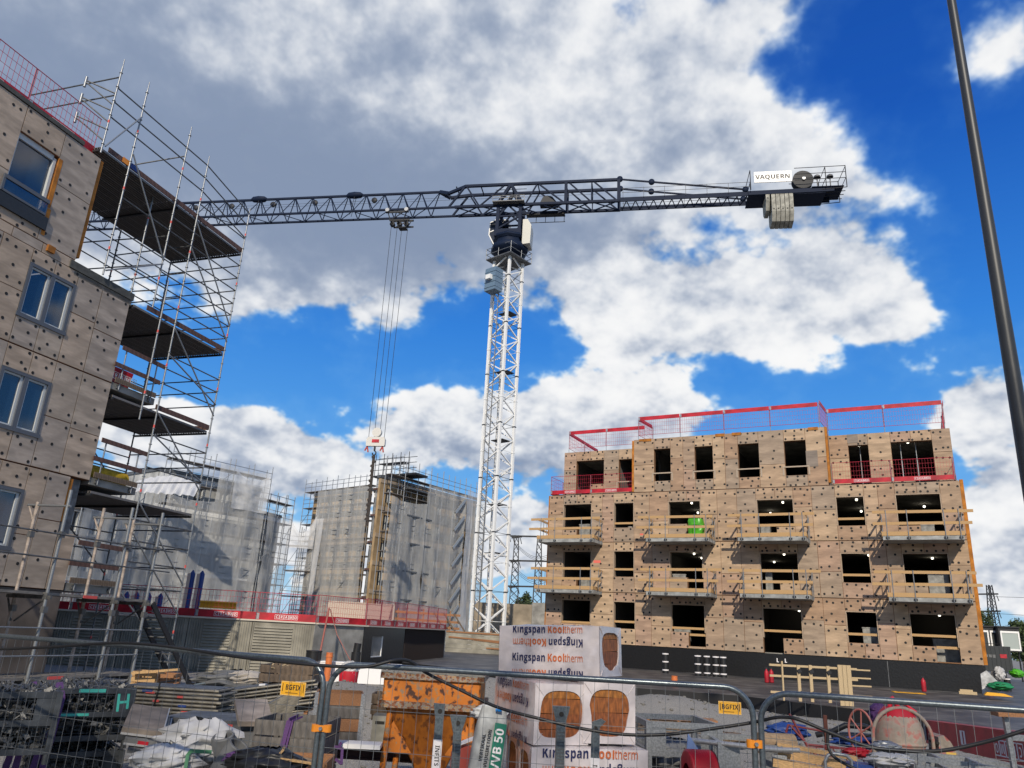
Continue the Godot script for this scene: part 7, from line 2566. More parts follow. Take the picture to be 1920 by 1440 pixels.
# ---- yard, middle: crates, hopper, sack, props ----
func yard_middle() -> void:
	var cg := "timber crates"
	var ga := slatted_crate("grey slatted timber crate with purple strap left of the fence clamp", Vector3(-2.585, 0.535, -9), -0.06, Vector3(0.76, 0.84, 0.7), 5, mats.timber_grey, cg)
	ga.name = "slatted_crate"
	for i in 2:
		var m := ribbon([Vector3(0.4 + i * 0.05, 0.86, -0.2), Vector3(0.38 + i * 0.04, 0.84, 0.03), Vector3(0.3 + i * 0.05, 0.3, 0.035), Vector3(0.32 + i * 0.03, 0.0, 0.03)], 0.05 if i == 0 else 0.02)
		var o := part("strap", m, mats.purple, self)
		o.transform = ga.transform
		tag(o, "purple strap hanging over the grey slatted crate, %s one" % ("wide" if i == 0 else "narrow"), "strap")
	# stack of four pallet collars, each lifts off
	var names := ["lowest", "second from the bottom", "third from the bottom, grey", "topmost, orange-brown"]
	var cmats := [mats.timber_grey, mats.timber_red, mats.timber_grey, mats.timber_red]
	var p0 := Vector3(-2.211, 1.007, -10.2)
	for i in 4:
		var t := thing("pallet_collar", "hinged timber collar in the stack right of the fence posts, %s" % names[i], "collar", p0 + Vector3(0, -0.02 + i * 0.148, 0), 0.2, "stack of pallet collars")
		var x := 0.56
		var z := 0.5
		for q in [[Vector3(0, 0.07, 0), Vector3(x, 0.07, 0)], [Vector3(x, 0.07, -z), Vector3(0, 0.07, -z)], [Vector3(0, 0.07, -0.03), Vector3(0, 0.07, -z)], [Vector3(x, 0.07, -0.03), Vector3(x, 0.07, -z)]]:
			beam("plank", q[0], q[1], 0.022, 0.14, cmats[i], t)
		for q in [Vector3(x + 0.004, 0.07, 0.012), Vector3(-0.004, 0.07, 0.012)]:
			var h := MB.new()
			h.box(q, Vector3(0.045, 0.145, 0.008))
			h.box(q + Vector3(0.016, 0, -0.02), Vector3(0.008, 0.145, 0.045))
			part("hinge", h, mats.galv_bright, t)
	var lb := MB.new()
	for q in [[0.1, 0.47, 0.05, 0.07], [0.3, 0.48, 0.05, 0.07], [0.24, 0.4, 0.02, 0.04], [0.2, 0.12, 0.03, 0.04]]:
		lb.box(Vector3(0, q[1], -q[0]), Vector3(0.004, q[3], q[2]))
	var lo := part("torn_label", lb, mats.white_print, self)
	lo.position = p0 + Vector3(0.575, 0, 0).rotated(Vector3.UP, 0.2)
	lo.rotation.y = 0.2
	tag(lo, "torn white labels on the collar stack's narrow side", "label")
	lettering("W", 0.07, Transform3D(Basis(Vector3.UP, PI / 2), Vector3(0.003, 0.29, -0.15)), mats.ink, lo, true)
	# pale block behind, brown steel beams and a white panel in front
	var bl := thing("grip_box", "pale grey box with a hand grip slot left of the orange hopper", "box", Vector3(-1.584, 0.956, -10.8), 0.05)
	var bm := MB.new()
	bm.blk(Vector3(0, 0, -0.5), Vector3(0.3, 0.32, 0))
	part("body", bm, mat("box_pale", L(0.34, 0.34, 0.31), 0.7, 0.0, tex.blotch), bl)
	var bs := MB.new()
	bs.box(Vector3(0.1, 0.24, 0.001), Vector3(0.12, 0.035, 0.01))
	part("grip_slot", bs, mats.disc, bl)
	slatted_crate("dark red timber box above the grip box, left of the hopper", Vector3(-1.673, 1.178, -11.2), 0.05, Vector3(0.4, 0.28, 0.5), 2, mats.timber_old, cg, 0.06)
	var bn := ["front one", "middle one", "rear one"]
	for i in 3:
		var m := MB.new()
		m.prism(PackedVector2Array([Vector2(-0.07, 0), Vector2(0.07, 0), Vector2(0.07, 0.02), Vector2(0.01, 0.03), Vector2(0.01, 0.15), Vector2(0.07, 0.16), Vector2(0.07, 0.18), Vector2(-0.07, 0.18), Vector2(-0.07, 0.16), Vector2(-0.01, 0.15), Vector2(-0.01, 0.03), Vector2(-0.07, 0.02)]), 1.9, Vector3.ZERO, Basis(Vector3.BACK, Vector3.UP, Vector3.LEFT))
		single("steel_beam", "rust-brown steel beam lying behind the hopper's legs, %s" % bn[i], "beam", m, mat("beam_brown", L(0.075, 0.032, 0.022), 0.7, 0.0, tex.blotch, Vector3(1, 1, 1)), Vector3(-1.647, 0.615, -11.7) + Vector3(0, 0.0, -i * 0.17), -0.04, "rust-brown steel beams")
	var wp := MB.new()
	wp.blk(Vector3(-0.45, 0, -0.3), Vector3(0.45, 0.05, 0))
	single("white_board", "white panel lying on the rust-brown beams by the fence posts", "panel", wp, mats.styrofoam, Vector3(-1.767, 1.011, -9.8), 0.05)
	var pu := ribbon([Vector3(-1.684, 1.141, -9.3), Vector3(-1.713, 1.085, -9.3), Vector3(-1.75, 1.094, -9.3), Vector3(-1.665, 1.077, -9.3), Vector3(-1.64, 0.943, -9.2), Vector3(-1.704, 0.982, -9.2)], 0.03)
	single("purple_strap", "purple strap knotted over the white panel", "strap", pu, mats.purple, Vector3.ZERO)
	hopper()
	# low open timber box in the very front with orange chipboard and dark liner
	var ob := slatted_crate("open timber box with dark liner at the lower picture edge", Vector3(-2.448, 0.515, -8.2), 0.05, Vector3(0.82, 0.58, 0.6), 4, mats.timber_red, cg)
	ob.name = "open_box"
	single("dark_liner", "dark plastic liner crumpled in the open timber box", "liner", crumple(0.36, 0.3, 19, 0.6), mats.black_plastic, Vector3(-2.101, 0.959, -7.9))
	var cb := MB.new()
	cb.box(Vector3(0, 0.02, 0), Vector3(0.3, 0.02, 0.22), Basis(Vector3.BACK, -0.12))
	cb.box(Vector3(-0.17, 0.06, 0.0), Vector3(0.14, 0.02, 0.2), Basis(Vector3.BACK, 0.9))
	single("chipboard", "orange chipboard piece lying in the open timber box", "board", cb, mats.timber, Vector3(-1.83, 1.146, -7.9), 0.2)
	single("purple_heap", "heap of purple straps left of the open timber box", "strap", crumple(0.14, 0.14, 20), mats.purple, Vector3(-2.39, 1.058, -8))
	var bt := MB.new()
	bt.path([Vector3(-2.398, 1.064, -7.9), Vector3(-2.329, 1.099, -7.9), Vector3(-2.212, 1.09, -7.85), Vector3(-2.12, 1.071, -7.8)], 0.03, 6)
	single("blue_rope", "bright blue rope end by the purple straps", "rope", bt, mat("rope_blue", L(0.02, 0.25, 0.5), 0.7), Vector3.ZERO)
	# cement sack: grey-white with a green panel
	sack()
	# red jerry can behind the props
	var jc := thing("red_can", "red plastic can between the ribbed prop and the cement sack", "can", Vector3(-0.289, 1.059, -8.6), 0.3)
	var jm := MB.new()
	jm.prism(PackedVector2Array([Vector2(-0.11, -0.3), Vector2(0.11, -0.3), Vector2(0.12, 0.1), Vector2(0.04, 0.22), Vector2(-0.04, 0.22), Vector2(-0.12, 0.14)]), 0.14)
	part("body", jm, mat("can_red", L(0.45, 0.09, 0.07), 0.5), jc)
	var jl := MB.new()
	jl.box(Vector3(0.03, 0.27, 0.06), Vector3(0.22, 0.012, 0.12), Basis(Vector3.BACK, 0.35))
	part("paper", jl, mats.white_print, jc)


func hopper() -> void:
	var t := thing("concrete_hopper", "rusty orange concrete hopper with square rim and tapering funnel", "hopper", Vector3(-0.76, 0.08, -10.62), -0.035)
	var y := func(v: float) -> float: return v - 0.08
	var w := 0.6
	var mt: Material = mats.hopper
	for s in [[0, 0.0], [1, PI / 2], [2, PI], [3, -PI / 2]]:
		var m := MB.new()
		m.blk(Vector3(-w, y.call(1.53), w - 0.02), Vector3(w, y.call(1.8), w))
		var o := part("side", m, mt, t)
		o.rotation.y = s[1]
		var f := MB.new()
		var a := Vector3(-w + 0.06, y.call(1.48), w - 0.02)
		var b := Vector3(w - 0.06, y.call(1.48), w - 0.02)
		var c := Vector3(0.13, y.call(0.62), 0.13)
		var e := Vector3(-0.13, y.call(0.62), 0.13)
		f.quad(e, c, b, a)
		f.quad(a + Vector3(0, 0, -0.015), b + Vector3(0, 0, -0.015), c + Vector3(0, 0, -0.015), e + Vector3(0, 0, -0.015))
		var fo := part("funnel_side", f, mats.hopper_funnel, t)
		fo.rotation.y = s[1]
		var r := MB.new()
		r.blk(Vector3(-w - 0.04, y.call(1.79), w - 0.04), Vector3(w + 0.04, y.call(1.86), w + 0.04))
		r.blk(Vector3(-w - 0.05, y.call(1.46), w - 0.04), Vector3(w + 0.05, y.call(1.535), w + 0.05))
		var ro := part("rim", r, mats.hopper_rim, t)
		ro.rotation.y = s[1]
	var cr := MB.new()
	for i in 60:
		var x := rng.randf_range(-0.62, 0.62)
		cr.box(Vector3(x, y.call(1.87), 0.6 + rng.randf_range(-0.04, 0.03)), Vector3(rng.randf_range(0.03, 0.1), rng.randf_range(0.01, 0.04), 0.05), Basis(Vector3.BACK, rng.randf_range(-0.3, 0.3)))
	part("dried_concrete", cr, mats.concrete, t, "stuff")
	var ou := MB.new()
	ou.tube(Vector3(0, y.call(0.4), 0), Vector3(0, y.call(0.64), 0), 0.15, 14)
	part("outlet", ou, mt, t)
	for q in [[-0.5, 0.5], [0.5, 0.5], [0.5, -0.5], [-0.5, -0.5]]:
		pipe("leg", Vector3(q[0] * 1.12, 0.0, q[1] * 1.05), Vector3(q[0] * 1.0, y.call(1.44), q[1] * 1.0), 0.04, mt, t, 10)
		var g := MB.new()
		var s := signf(q[0])
		g.prism(PackedVector2Array([Vector2(q[0], y.call(1.2)), Vector2(q[0] - s * 0.05, y.call(1.3)), Vector2(q[0] - s * 0.3, y.call(0.95)), Vector2(q[0], y.call(0.95))]), 0.012, Vector3(0, 0, q[1]))
		part("gusset", g, mt, t)
	var hk := MB.new()
	hk.path([Vector3(-0.6, y.call(1.86), 0.6), Vector3(-0.64, y.call(1.93), 0.6), Vector3(-0.6, y.call(1.97), 0.6), Vector3(-0.55, y.call(1.95), 0.6), Vector3(-0.55, y.call(1.87), 0.6)], 0.018, 6)
	for x in [0.25, 0.42]:
		hk.box(Vector3(x, y.call(1.89), 0.58), Vector3(0.04, 0.08, 0.03))
	part("lifting_eye", hk, mats.hopper_rim, t)


func sack() -> void:
	var t := thing("cement_sack", "grey-white cement sack with green panel reading VVB 50 left of the insulation", "sack", Vector3(-0.079, 0.936, -8.3), 0.25)
	var pts := []
	for j in 9:
		for i in 17:
			var a := TAU * i / 16
			var v := j / 8.0
			var wx := 0.17 * (1.0 - 0.25 * pow(v, 4.0))
			var c := cos(a)
			var s := sin(a)
			pts.append(Vector3(signf(c) * pow(absf(c), 0.45) * wx, v * 0.74, signf(s) * pow(absf(s), 0.6) * 0.09 * (1.0 - 0.6 * pow(v, 5.0))))
	var m := MB.new()
	m.sheet(pts, 17)
	part("paper", m, mat("sack_paper", L(0.5, 0.51, 0.49), 0.6, 0.0, tex.blotch, Vector3(2, 2, 2)), t)
	var g := MB.new()
	g.box(Vector3(0.07, 0.3, 0.094), Vector3(0.12, 0.6, 0.003))
	part("green_panel", g, mat("panel_green", L(0.01, 0.16, 0.1), 0.5), t)
	var r := Basis(Vector3.BACK, PI / 2)
	lettering("VVB 50", 0.085, Transform3D(r, Vector3(0.07, 0.36, 0.097)), mats.white_print, t, true)
	lettering("VUUGIBETOON", 0.034, Transform3D(r, Vector3(-0.03, 0.36, 0.097)), mats.ink, t, true)
	lettering("VERTIKAAL", 0.034, Transform3D(r, Vector3(-0.085, 0.36, 0.096)), mats.ink, t, true)
	t.rotation = Vector3(-0.08, 0.25, -0.13)
	var film := crumple(0.17, 0.16, 23, 0.5)
	var fo := part("plastic_wrap", film, mat("film_grey", L(0.5, 0.51, 0.51), 0.25), self)
	fo.position = Vector3(-0.06, 1.512, -8.6)
	tag(fo, "crumpled clear plastic film on top of the cement sack", "plastic")
	var bc := MB.new()
	bc.tube(Vector3(-0.03, 0, 0), Vector3(0.03, 0, 0), 0.025, 10)
	single("blue_stopper", "small bright blue cap above the cement sack", "cap", bc, mat("cap_blue", L(0.01, 0.2, 0.6), 0.4), Vector3(0.043, 1.657, -8.3))


# ---- the stack of insulation packs ----
func film_face(m: MB, w: float, h: float, hole: Array, o: Vector3, b: Basis) -> void:
	# a rectangle with a hole: quads between the hole's outline and the frame
	var n := hole.size()
	for i in n:
		var p: Vector2 = hole[i]
		var q: Vector2 = hole[(i + 1) % n]
		var pr := edge_point(p, w, h)
		var qr := edge_point(q, w, h)
		var a := o + b.x * p.x + b.y * p.y
		var c := o + b.x * q.x + b.y * q.y
		var d := o + b.x * pr.x + b.y * pr.y
		var e := o + b.x * qr.x + b.y * qr.y
		m.quad(d, e, c, a)
		if absf(pr.x - qr.x) > 0.001 and absf(pr.y - qr.y) > 0.001:
			var k := Vector2(signf(pr.x + qr.x) * w / 2, signf(pr.y + qr.y) * h / 2)
			m.tri(d, o + b.x * k.x + b.y * k.y, e)
		m.quad(c, a, a - b.z * 0.02, c - b.z * 0.02)


func edge_point(p: Vector2, w: float, h: float) -> Vector2:
	var k := minf(w / 2 / maxf(absf(p.x), 0.001), h / 2 / maxf(absf(p.y), 0.001))
	return p * k


func hole_outline(w: float, h: float, kind: int) -> Array:
	var out := []
	for i in 28:
		var a := TAU * i / 28.0 + 0.05
		var c := cos(a)
		var s := sin(a)
		var p := Vector2(signf(c) * pow(absf(c), 0.6) * w * 0.385, signf(s) * pow(absf(s), 0.68) * h * 0.385)
		if kind == 0 and p.y < 0.0:
			p.x -= 0.06 * w * (p.y / h) * -1.0 + (0.09 * w if p.x < 0 else 0.0) * (-p.y / h) * 2.0
		if kind == 1:
			p.x *= 1.0 if p.y > 0 else 0.9
		elif kind == 2:
			p.x *= 1.0 + 0.35 * p.y / h - (0.3 if p.y < -0.3 * h else 0.0)
		out.append(p)
	return out


# one pack: long side along x; windows in the film at both ends, print on the long sides
func pack(label: String, at: Vector3, turn: float, size: Vector3, kind: int, tilt := 0.0) -> Node3D:
	var t := thing("insulation_pack", label, "insulation", at, turn, "packs of insulation boards")
	var film := mat("film", L(0.66, 0.6, 0.6), 0.28, 0.0, noise("film_tint", 0.012, 0.86, 1.0, 3), Vector3(1.2, 1.2, 1.2), noise("wrinkle", 0.02, 0.0, 1.0, 3), 0.35)
	film.clearcoat_enabled = true
	film.clearcoat = 0.5
	film.clearcoat_roughness = 0.2
	var x := size.x
	var y := size.y
	var z := size.z
	var m := MB.new()
	# long sides and top as gently billowing sheets
	var f := FastNoiseLite.new()
	f.seed = label.hash() % 500
	f.frequency = 2.2
	for side in 4:
		var pts := []
		for j in 11:
			for i in 21:
				var u := i / 20.0 - 0.5
				var v := j / 10.0 - 0.5
				var bulge := 0.012 * (1.0 - 16.0 * u * u * u * u) * (1.0 - 16.0 * v * v * v * v) + 0.013 * f.get_noise_2d(u * 3.0 + side * 7.0, v * 3.0) + 0.004 * sin(u * 70.0 + 3.0 * sin(v * 9.0)) * (0.3 + absf(u))
				if absf(u) > 0.49 or absf(v) > 0.49:
					bulge = 0.0
				if side == 0:
					pts.append(Vector3(u * x, y / 2 - v * y, z / 2 + bulge))
				elif side == 1:
					pts.append(Vector3(-u * x, y / 2 - v * y, -z / 2 - bulge))
				elif side == 2:
					pts.append(Vector3(u * x, y + bulge, v * z))
				else:
					pts.append(Vector3(u * x, 0.0, -v * z))
		m.sheet(pts, 21)
	film_face(m, z, y, hole_outline(z, y, kind), Vector3(x / 2 + 0.004, y / 2, 0), Basis(Vector3.FORWARD, Vector3.UP, Vector3.RIGHT))
	film_face(m, z, y, hole_outline(z, y, kind), Vector3(-x / 2 - 0.004, y / 2, 0), Basis(Vector3.BACK, Vector3.UP, Vector3.LEFT))
	part("film", m, film, t)
	# folded film gathers at the ends: small raised creases
	var cr := MB.new()
	for s in [-1.0, 1.0]:
		for q in [[-0.5, -0.5], [0.5, -0.5], [-0.5, 0.5], [0.5, 0.5]]:
			cr.tube(Vector3(s * (x / 2 + 0.006), y * (0.5 + q[1] * 0.96), q[0] * z * 0.96), Vector3(s * (x / 2 + 0.012), y * (0.5 + q[1] * 0.62), q[0] * z * 0.7), 0.006, 5, 0.002)
	part("film_fold", cr, film, t)
	var nb := 4
	var foam := [mat("foam_a", L(0.5, 0.185, 0.03), 0.6, 0.0, noise("foam", 0.02, 0.6, 1.0, 5), Vector3(5, 1.5, 5)), mat("foam_b", L(0.4, 0.125, 0.025), 0.6, 0.0, tex.foam, Vector3(5, 1.5, 5)), mat("foam_c", L(0.33, 0.095, 0.022), 0.6, 0.0, tex.foam, Vector3(5, 1.5, 5))]
	for i in nb:
		var bm := MB.new()
		var tl := rng.randf_range(-0.02, 0.02)
		bm.box(Vector3(0, y * (i + 0.5) / nb, 0), Vector3(x - 0.02 + rng.randf_range(-0.006, 0.006), y / nb - 0.003, z - 0.03), Basis(Vector3.RIGHT, tl))
		part("foam_board", bm, foam[clampi(3 - i, 0, 2)], t)
	# the print: rows of the name, every second one upside down, cut where the film folds over
	var rows := [0.93, 0.66, 0.35, 0.03]
	for side in 2:
		for i in 4:
			var flip := i % 2 == 1
			var yy: float = y * rows[i]
			var b := Basis(Vector3.UP, PI * side) * Basis(Vector3.BACK, PI if flip else 0.0)
			var zz := z / 2 + 0.021
			var s := y * 0.15
			print_row(t, b, Vector3(0, yy, zz * (1 if side == 0 else -1)), s, -yy, y - yy, flip)
	t.rotation.z = tilt
	return t


# «Kingspan Kooltherm» clipped between two heights
func print_row(t: Node3D, b: Basis, o: Vector3, s: float, lo: float, hi: float, flip: bool) -> void:
	var words := [["Kingspan", true, mats.ink_blue, 0.0, 5.3], ["Kool", true, mats.ink_orange, 5.75, 2.6], ["therm", false, mats.ink_orange, 8.4, 2.75]]
	for q in words:
		var g := glyphs(q[0], s, q[1])
		var box := g.get_aabb()
		var kx: float = q[4] * s / box.size.x
		var x0: float = (q[3] - 5.6) * s - box.position.x * kx
		var a := g.surface_get_arrays(0)
		var v: PackedVector3Array = a[Mesh.ARRAY_VERTEX]
		var ix: PackedInt32Array = a[Mesh.ARRAY_INDEX] if a[Mesh.ARRAY_INDEX] != null else PackedInt32Array(range(v.size()))
		var m := MB.new()
		var y0 := -hi if flip else lo
		var y1 := -lo if flip else hi
		for i in range(0, ix.size(), 3):
			var poly := PackedVector2Array()
			for k in 3:
				var p := v[ix[i + k]]
				poly.append(Vector2(p.x * kx + x0, p.y))
			poly = clip_y(clip_y(poly, y0 + 0.004, 1.0), -y1 + 0.004, -1.0)
			for k in range(1, poly.size() - 1):
				m.tri(Vector3(poly[0].x, poly[0].y, 0), Vector3(poly[k].x, poly[k].y, 0), Vector3(poly[k + 1].x, poly[k + 1].y, 0))
		if m.v.size():
			var n := part("lettering", m, q[2], t)
			n.transform = Transform3D(b, o)


func clip_y(p: PackedVector2Array, at: float, s: float) -> PackedVector2Array:
	var out := PackedVector2Array()
	for i in p.size():
		var a := p[i]
		var b := p[(i + 1) % p.size()]
		var da := a.y * s - at
		var db := b.y * s - at
		if da >= 0.0:
			out.append(a)
		if (da >= 0.0) != (db >= 0.0):
			out.append(a.lerp(b, da / (da - db)))
	return out


func insulation() -> void:
	# bottom layers lie crosswise, the middle one end-on, one pack on top
	var c := Vector3(0.92, 0.0, -8.55)
	var tn := 0.3
	for k in 2:
		for i in 2:
			var y := 0.16 if k == 0 else 0.76
			var off := Vector3(0.0, y, -0.62 * i).rotated(Vector3.UP, tn * 0.6)
			var l := "wrapped insulation pack, %s of the stack, long side %s" % ["lowest layer" if k == 0 else "second layer", "to the fence" if i == 0 else "away from the fence"]
			pack(l, c + off, tn * 0.6, Vector3(1.2, 0.585, 0.6), 1)
	pack("wrapped insulation pack end-on in the third layer, left one", Vector3(0.66 - 0.18, 1.36, -8.85), PI / 2 + 0.34, Vector3(1.2, 0.57, 0.6), 0)
	pack("wrapped insulation pack end-on in the third layer, right one", Vector3(1.06, 1.38, -9.0), PI / 2 + 0.2, Vector3(1.2, 0.58, 0.56), 1)
	var p := pack("topmost wrapped insulation pack with printed long side and one oval window", Vector3(0.66, 1.97, -8.95), -0.52, Vector3(1.2, 0.5, 0.62), 2, 0.035)
	p.position = Vector3(0.7, 1.99, -8.9)
	var pl := thing("wooden_pallet", "wooden pallet under the insulation stack", "pallet", Vector3(0.95, 0.02, -8.9), 0.18)
	for i in 7:
		beam("slat", Vector3(-0.62, 0.12, -0.45 + i * 0.15), Vector3(0.62, 0.12, -0.45 + i * 0.15), 0.022, 0.1, mats.timber_old, pl, Vector3.BACK)
	for x in [-0.55, 0.0, 0.55]:
		beam("bearer", Vector3(x, 0.05, -0.5), Vector3(x, 0.05, 0.5), 0.1, 0.1, mats.timber_old, pl)


# ---- yard, right ----
func yard_right() -> void:
	mesh_crate("galvanised mesh crate with grey panel right of the insulation stack", Vector3(1.671, 0.948, -8.9), 0.06, Vector3(0.78, 0.62, 0.9), false, mats.galv, "galvanised mesh crates")
	single("grey_tarp", "dark grey tarp bundled inside the galvanised mesh crate", "tarp", crumple(0.36, 0.4, 31, 0.8), mats.panel_grey, Vector3(2.037, 0.965, -9.3))
	mesh_crate("galvanised mesh crate with louvred side before the cardboard roll", Vector3(2.307, 0.717, -8.4), -0.08, Vector3(0.62, 0.74, 0.8), false, mats.galv, "galvanised mesh crates")
	var gp := MB.new()
	gp.blk(Vector3(0, 0, 0), Vector3(0.14, 0.62, 0.02))
	single("grey_board", "pale grey board standing in the mesh crate's right end", "board", gp, mats.galv_bright, Vector3(2.723, 0.783, -8.1), -0.1)
	# red corrugated hose coil
	var hc := MB.new()
	var pr := []
	for i in 22:
		pr.append(Vector2(0.2 + (0.028 if i % 2 else 0.0), -0.13 + i * 0.0125))
	pr.append(Vector2(0.1, 0.14))
	pr.push_front(Vector2(0.1, -0.13))
	hc.lathe(pr, 28, Vector3.ZERO, Basis(Vector3.UP, Vector3.RIGHT, Vector3.FORWARD))
	single("hose_coil", "red corrugated hose coil before the galvanised crates", "hose", hc, mats.red, Vector3(2.037, 1.174, -8.2), 0.1)
	var bs := MB.new()
	bs.prism(PackedVector2Array([Vector2(-0.06, 0), Vector2(0.1, 0), Vector2(-0.04, 0.2)]), 0.02)
	single("blue_sheet", "small blue sheet corner above the red hose coil", "sheet", bs, mat("sheet_blue_pale", L(0.14, 0.22, 0.42), 0.7), Vector3(1.996, 1.332, -8.3))
	# stack of dark planks on the gravel
	var gn := ["lowest", "second", "third", "fourth", "topmost, orange-edged"]
	for i in 5:
		var t := thing("shutter_board", "long dark shutter board stacked on gravel behind the insulation, %s" % gn[i], "board", Vector3(2.8, 0.722, -16) + Vector3(0.0, 0.0 + i * 0.055, 0.0), -0.03, "stack of shutter boards")
		var m := MB.new()
		m.blk(Vector3(0, 0, -0.5), Vector3(1.5 + 0.05 * sin(i * 2.0), 0.035, 0))
		part("board", m, mats.timber_old if i < 4 else mats.timber_red, t)
		for x in [0.2, 0.8, 1.35]:
			var k := MB.new()
			k.box(Vector3(x, -0.01, -0.05), Vector3(0.06, 0.02, 0.08))
			part("spacer", k, mats.timber_red, t)
	# long pale steel pipe
	pipe_thing("long pale steel pipe slanting over the galvanised crates", Vector3(2.016, 1.437, -8.6), Vector3(2.889, 1.451, -8), 0.025, mats.galv_bright)
	pipe_thing("second pale pipe lying above the galvanised frame at right", Vector3(2.554, 1.458, -8), Vector3(2.893, 1.488, -7.8), 0.022, mats.galv_bright)
	single("rubble_bag", "brown debris heap on the gravel left of the cardboard roll", "debris", crumple(0.3, 0.16, 33, 0.5), mats.timber_old, Vector3(3.124, 1.131, -11))
	# cardboard roll, timber, red trolley
	var rl := MB.new()
	rl.tube(Vector3(-0.16, 0, 0), Vector3(0.22, 0, 0), 0.1, 18)
	single("cardboard_roll", "cardboard-brown roll strapped in purple right of the fence clamp", "roll", rl, mat("cardboard", L(0.36, 0.25, 0.15), 0.85, 0.0, tex.fine), Vector3(2.916, 1.446, -8.6), 0.1)
	for i in 4:
		var nm: String = ["uppermost thin", "long thick front", "short dark lower", "hidden rear"][i]
		var m := MB.new()
		m.box(Vector3(0, 0, 0), Vector3([0.75, 0.62, 0.5, 0.6][i], [0.035, 0.075, 0.07, 0.05][i], 0.12))
		var o := single("timber_beam", "%s timber beam in the pile before the red trolley" % nm, "timber", m, mats.timber, [Vector3(3.239, 1.432, -8.3), Vector3(3.104, 1.386, -8.1), Vector3(2.958, 1.319, -8), Vector3(3.405, 1.314, -8.6)][i], -0.25, "timber beams in the right yard")
		o.rotation.z = -0.1
	var tr := thing("red_trolley", "tipped red tube trolley with wire basket before the gravel bank", "trolley", Vector3(3.339, 1.359, -9.4), -0.12)
	var tube := MB.new()
	tube.path([Vector3(0.0, 0.12, 0), Vector3(0.03, 0.2, 0), Vector3(0.5, 0.15, 0), Vector3(0.8, 0.06, 0), Vector3(1.05, -0.2, 0), Vector3(1.0, -0.28, 0)], 0.014, 6)
	tube.path([Vector3(0.05, 0.2, 0), Vector3(0.2, 0.02, 0.1), Vector3(0.75, 0.0, 0.1), Vector3(1.0, -0.25, 0.1)], 0.014, 6)
	tube.path([Vector3(0.05, 0.32, 0.0), Vector3(0.1, 0.22, 0.0), Vector3(0.2, 0.0, 0.1), Vector3(0.3, -0.1, 0.2)], 0.014, 6)
	part("tube_frame", tube, mat("trolley_red", L(0.16, 0.02, 0.022), 0.55), tr)
	var bw := MB.new()
	for i in 9:
		bw.bar(Vector3(0.2 + i * 0.09, 0.0, 0.12), Vector3(0.28 + i * 0.09, -0.24, 0.24), 0.008, 0.008)
	for i in 6:
		bw.bar(Vector3(0.2 + i * 0.015, -0.04 * i, 0.12 + i * 0.02), Vector3(0.92 + i * 0.015, -0.04 * i, 0.12 + i * 0.02), 0.008, 0.008)
	part("wire_basket", bw, mats.trolley_red, tr, "stuff")
	var up := MB.new()
	up.box(Vector3(0.44, 0.08, 0.0), Vector3(0.04, 0.5, 0.03))
	part("upright", up, mat("rust_flat", L(0.14, 0.045, 0.03), 0.85, 0.0, tex.blotch), tr)
	single("blue_tarp", "blue tarpaulin bundle behind the red trolley's left end", "tarp", crumple(0.24, 0.2, 34, 0.7), mats.blue_tarp, Vector3(3.574, 1.335, -10))
	single("blue_tarp", "long blue tarpaulin strip left of the cement mixer", "tarp", crumple(0.4, 0.14, 35, 0.4), mats.blue_tarp, Vector3(4.519, 1.282, -10))
	var hs := MB.new()
	hs.path([Vector3(4.112, 1.362, -10.5), Vector3(4.278, 1.419, -10.4), Vector3(4.412, 1.511, -10.3), Vector3(4.646, 1.51, -10.3), Vector3(4.842, 1.458, -10.3)], 0.035, 8)
	single("corrugated_hose", "thick black hose arching left of the mixer wheel", "hose", hs, mats.black_rubber, Vector3.ZERO)
	for i in 2:
		var m := MB.new()
		m.path([Vector3(4.257, 1.395, -10.6), Vector3(4.591, 1.398, -10.5), Vector3(4.864, 1.399, -10.5)] if i == 0 else [Vector3(4.274, 1.369, -10.4), Vector3(4.612, 1.374, -10.4), Vector3(4.816, 1.39, -10.4)], 0.018 if i == 0 else 0.03, 8)
		single("hose", ("slim grey hose under the black arch" if i == 0 else "black hose lying lowest beside the mixer wheel"), "hose", m, mats.galv_dull if i == 0 else mats.black_rubber, Vector3.ZERO)
	single("red_bucket", "red plastic scrap lying below the red trolley", "scrap", crumple(0.15, 0.1, 36, 0.6), mats.red, Vector3(4.043, 1.285, -9.2))
	mixer()
	# long red toe board lying upside down, print reversed
	var a := Vector3(6.564, 1.232, -12.5)
	var e := Vector3(5.478, 1.474, -8.2)
	var d := (e - a).normalized()
	var rb := thing("red_toe_board", "long red toe board with upside-down print lying right of the mixer", "board", a, atan2(-d.z, d.x))
	rb.rotation.z = asin(d.y)
	var m4 := MB.new()
	var l := (e - a).length()
	m4.blk(Vector3(0, -0.1, -0.03), Vector3(l, 0.2, 0.0))
	m4.blk(Vector3(0, 0.2, -0.25), Vector3(l, 0.225, 0.004))
	part("board", m4, mats.red, rb)
	toe_print(rb, Vector3(l * 0.78, 0.03, 0.002), 0.16, PI)
	var wl := MB.new()
	wl.box(Vector3(l * 0.42, 0.07, 0.002), Vector3(0.2, 0.17, 0.004))
	var wlp := part("white_label", wl, mats.white_print, rb)
	var rs := MB.new()
	rs.box(Vector3(l * 0.42 + 0.02, 0.07, 0.005), Vector3(0.04, 0.15, 0.004))
	part("stripe", rs, mats.red, wlp)
	var cl := MB.new()
	cl.tube(Vector3(0.12, -0.05, 0.02), Vector3(0.12, 0.26, 0.02), 0.02, 8)
	part("clamp", cl, mats.galv, rb)
